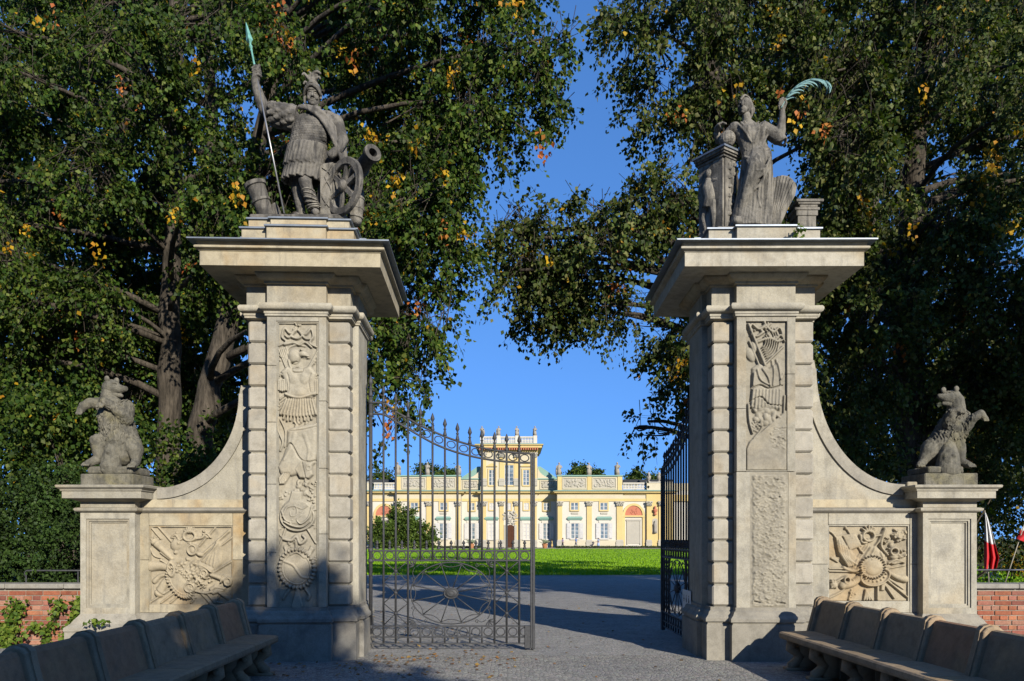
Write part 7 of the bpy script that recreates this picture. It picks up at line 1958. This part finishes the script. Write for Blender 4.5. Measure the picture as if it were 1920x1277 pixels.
def folding_table(loc, label):
    t = empty('garden_table', loc, .25, label, 'table')
    MB().lathe([(.31,.60),(.33,.605),(.33,.63),(.30,.64)], 20).build('table_top', MAT['steel'], t, angle=40)
    for a in range(3):
        c, s = math.cos(2.1*a), math.sin(2.1*a); MB().tube([(.24*c, .24*s, .61), (-.05*c, -.05*s, .32), (-.30*c, -.30*s, 0)], .013, 7).build('leg', MAT['steel'], t, True)
def folding_chair(loc, rz, label, group='garden chairs'):
    t = empty('garden_chair', loc, rz, label, 'chair', group)
    for s in (-.19, .19):
        MB().tube([(s, -.18, 0), (s, .04, .44), (s, .20, .86)], .013, 7).build('leg', MAT['white_paint'], t, True); MB().tube([(s*.9, .22, 0), (s*.9, -.18, .44)], .013, 7).build('leg', MAT['white_paint'], t, True)
    for k in range(4): MB().bbox(-.19, .19, -.19 + .095*k, -.19 + .095*k + .07, .435, .45, .004).build('seat_slat', MAT['white_paint'], t)
    for k in range(2): MB().bbox(-.19, .19, .145 + .03*k, .16 + .03*k, .66 + .10*k, .73 + .10*k, .004).build('back_slat', MAT['white_paint'], t)
g0 = P(1873, 1096, 27.5)
folding_table((g0.x, 28.2, .008), 'small round metal garden table beneath the hanging flag')
folding_chair((g0.x - .55, 28.4, .008), 1.9, 'pale folding chair left of the garden table, half behind the flag')
folding_chair((g0.x + .50, 28.5, .008), -1.6, 'pale folding chair right of the garden table')

# ---------------------------------------------------------------- in front of the palace
shrub('round_shrub', 'large round green shrub on the far lawn, seen through the closed gate leaf', P(745, 1028.2, 128), [(P(735,985,128),(3.4,2.5,2.6)), (P(765,990,127.5),(3.2,2.5,2.5)), (P(718,1003,128),(2.6,2.2,2.1)), (P(785,1003,128),(2.4,2.2,2.0)), (P(750,965,128),(2.2,2,1.7)), (P(750,1012,127),(4.2,2.2,1.4)), (P(800,1014,127.5),(1.8,1.6,1.2))], 620, 26, .34, SHRUB * 1.05, 81, droop=.4, length=.9, spread=.3)
for k_, (x, y, r, d) in enumerate(((712,893,30,172), (800,880,26,175), (835,890,20,172), (1085,884,22,170), (1112,888,16,172), (1190,893,20,168), (1228,900,18,166))):
    c_ = P(x, y, d); m_ = d / FPX
    tree('far_tree', 'distant tree above the palace roof, %s from the left' % ['first', 'second', 'third', 'fourth', 'fifth', 'sixth', 'seventh'][k_], (c_.x, d, 0), [((c_.x, d, 0), .5), ((c_.x, d, c_.z * .6), .35), ((c_.x + .2, d, c_.z), .15)], [((c_.x + r*m_*.45*math.cos(a), d, c_.z + r*m_*.35*math.sin(a*1.7)), (r*m_*.5, r*m_*.5, r*m_*.42)) for a in (0.3, 1.7, 3.0, 4.2, 5.4)], 80, 20, .42, GREEN_L, 400 + k_, group='trees behind the palace', yel=0, length=1.2, spread=.5, forks=2)
def clipped_hedge(x0, x1, d, h, label, seed):
    rg = np.random.default_rng(seed); n = int((x1 - x0) * d / FPX * 330); a = P(x0, 0, d).x; b = P(x1, 0, d).x
    pos = np.stack([rg.uniform(a, b, n), d + rg.uniform(-.25, .25, n), rg.uniform(.02, h, n)], 1) ; ax = rg.normal(size=(n, 3)); ax[:, 2] += .4
    t = empty('clipped_hedge', ((a + b) / 2, d, 0), 0, label, 'hedge'); B = np.array([(a + b) / 2, d, 0])
    leaf_object('foliage', [leaf_cloud(pos - B, ax, .11 * rg.uniform(.6, 1.2, n), (YEW * 1.1)[rg.integers(0, 3, n)], rg)], 'leaves', t)
    MB().box(a - B[0], b - B[0], -.12, .12, 0, h * .75).build('branches', MAT['bark'], t)
clipped_hedge(1042, 1246, 131, .36, 'low clipped hedge along the foot of the right palace wing', 91)
clipped_hedge(800, 900, 131, .36, 'low clipped hedge before the palace behind the gate bars', 92)
plain('terracotta', (0.50, 0.22, 0.09), .8); plain('agave_leaf', (0.26, 0.30, 0.17), .6, 0, .25, 3)
def agave(x, label, seed):
    rg = np.random.default_rng(seed); p = P(x, 1028.2, 129); t = empty('potted_agave', (p.x, 129, .008), 0, label, 'plant', 'potted agaves')
    MB().lathe([(.30,0),(.34,.05),(.46,.62),(.52,.66),(.52,.76),(.44,.76),(.42,.66)], 16).build('pot', MAT['terracotta'], t, angle=40)
    for k in range(26):
        a = rg.uniform(0, 2*pi); e = rg.uniform(.25, 1.35); L_ = rg.uniform(.8, 1.25); dv = Vector((math.cos(a)*math.cos(e), math.sin(a)*math.cos(e), math.sin(e))); b = Vector((0, 0, .72))
        MB().tube([b, b + dv*L_*.4, b + dv*L_*.75 + Vector((0,0,-.03)), b + dv*L_ + Vector((0,0,-.10))], [.05, .075, .05, .006], 5).build('leaf', MAT['agave_leaf'], t, True)
agave(1021.5, 'agave in a terracotta pot right of the closed gate leaf', 3); agave(884, 'agave in a terracotta pot seen through the gate bars', 4)
# people walking along the terrace
for nm, c in (('skin', (.45,.27,.18)), ('hair_dark', (.03,.02,.015)), ('cloth_lilac', (.30,.22,.36)), ('cloth_dark', (.04,.04,.06)), ('cloth_blue', (.10,.20,.48)), ('cloth_pale_blue', (.38,.48,.68)), ('cloth_yellow', (.58,.42,.14)), ('cloth_grey', (.22,.22,.24)), ('hair_brown', (.10,.06,.03))): plain(nm, c, .85)
def person(x, d, h, face, top, bottom, hair, stride, skirt, label, arm=0.3):
    """walking figure; face = +1 walks to the right"""
    p = P(x, 1010, d); t = empty('person', (p.x, d, .008), 0, label, 'person'); s = h / 1.75; f = face
    q = lambda a, b, c: Vector((a * s * f, b * s, c * s))
    def limb(mb, pts):
        mb.tube([q(*a[:3]) for a in pts], [a[3]*s for a in pts], 9)
        for a in pts: mb.ell(q(*a[:3]), a[3]*s*.99, 9, 6)
    mb = MB()
    limb(mb, [(0,0,1.02,.13),(0,0,1.2,.12),(.01,0,1.36,.15),(.01,0,1.44,.10)]); limb(mb, [(.02,0,1.45,.055),(.03,0,1.54,.05)]); mb.ell(q(.045,0,1.63), (.095*s,.08*s,.12*s), 10, 8); mb.ell(q(.14,0,1.62), (.02*s,.015*s,.02*s), 6, 5)
    for sd, st in ((-1, stride), (1, -stride)):
        limb(mb, [(0,.09*sd,.98,.095),(st*.45,.09*sd,.53,.065),(st*.9 - .03,.09*sd,.10,.04)]); limb(mb, [(st*.9 - .05,.09*sd,.05,.04),(st*.9 + .14,.09*sd,.035,.03)])
        limb(mb, [(0,.19*sd,1.40,.055),(-st*.35 + .02,.22*sd,1.14,.045),(-st*.55 + arm*.4,.20*sd,.92 + arm*.22,.032),(-st*.55 + arm*.5,.20*sd,.85 + arm*.24,.035)])
    sculpt('body', mb, .018*s, MAT['skin'], t, 1)
    mb = MB(); limb(mb, [(0,0,.98,.15),(0,0,1.18,.145),(.01,0,1.36,.172),(.01,0,1.43,.125)])
    for sd, st in ((-1, stride), (1, -stride)): limb(mb, [(0,.18*sd,1.40,.075),(-st*.2 + .01,.21*sd,1.22,.068)])
    sculpt('top', mb, .018*s, MAT[top], t, 1)
    mb = MB()
    if skirt: limb(mb, [(0,0,1.02,.15),(0,0,.80,.20),(.01,0,.52,.25)])
    else:
        limb(mb, [(0,0,1.0,.15),(0,0,.92,.15)])
        for sd, st in ((-1, stride), (1, -stride)): limb(mb, [(0,.09*sd,.94,.115),(st*.45,.09*sd,.53,.085),(st*.8 - .02,.09*sd,.17,.062)])
    sculpt('skirt' if skirt else 'trousers', mb, .018*s, MAT[bottom], t, 1)
    mb = MB(); mb.ell(q(.02,0,1.66), (.108*s,.095*s,.115*s), 10, 8); limb(mb, [(-.05,0,1.62,.07),(-.07,0,1.46 if skirt else 1.58,.05)]); sculpt('hair', mb, .016*s, MAT[hair], t, 1)
    return t
person(1055, 132, 1.72, 1, 'cloth_lilac', 'cloth_dark', 'hair_dark', .22, False, 'dark haired person in lilac top and dark trousers, leftmost of the walkers')
person(1080, 132.5, 1.78, 1, 'cloth_blue', 'cloth_grey', 'hair_brown', .30, False, 'person in a blue shirt striding past the palace, middle of the walkers')
person(1122, 132, 1.70, -1, 'cloth_pale_blue', 'cloth_pale_blue', 'hair_brown', .24, True, 'person in a pale blue dress pushing a dark pushchair', arm=.75)
person(1035, 131.5, 1.35, -1, 'cloth_yellow', 'cloth_yellow', 'hair_brown', .12, True, 'small person in yellow standing beside the potted agave')
pr = P(1109, 1010, 132); pc_ = empty('pushchair', (pr.x, 132, .008), 0, 'dark pushchair in front of the person in pale blue', 'pushchair')
mb = MB(); mb.prism([(-.25,.42),(.20,.38),(.30,.55),(.42,.98),(.34,1.0),(.12,.62),(-.28,.54)], -.2, .2); mb.build('seat', MAT['cloth_dark'], pc_)
MB().prism([(.05,.85),(.15,1.05),(.32,1.12),(.45,1.0),(.36,.8)], -.21, .21).build('hood', MAT['cloth_dark'], pc_)
MB().tube([(-.35,0,.12),(.30,0,.55),(.62,0,1.02)], .025, 7).build('frame', MAT['cloth_dark'], pc_, True)
for a_ in (-.36, .28):
    for b_ in (-.2, .2): MB().tube([(a_ + .11*math.cos(2*pi*j/12), b_, .125 + .11*math.sin(2*pi*j/12)) for j in range(13)], .018, 6).build('wheel', MAT['cloth_dark'], pc_, True)
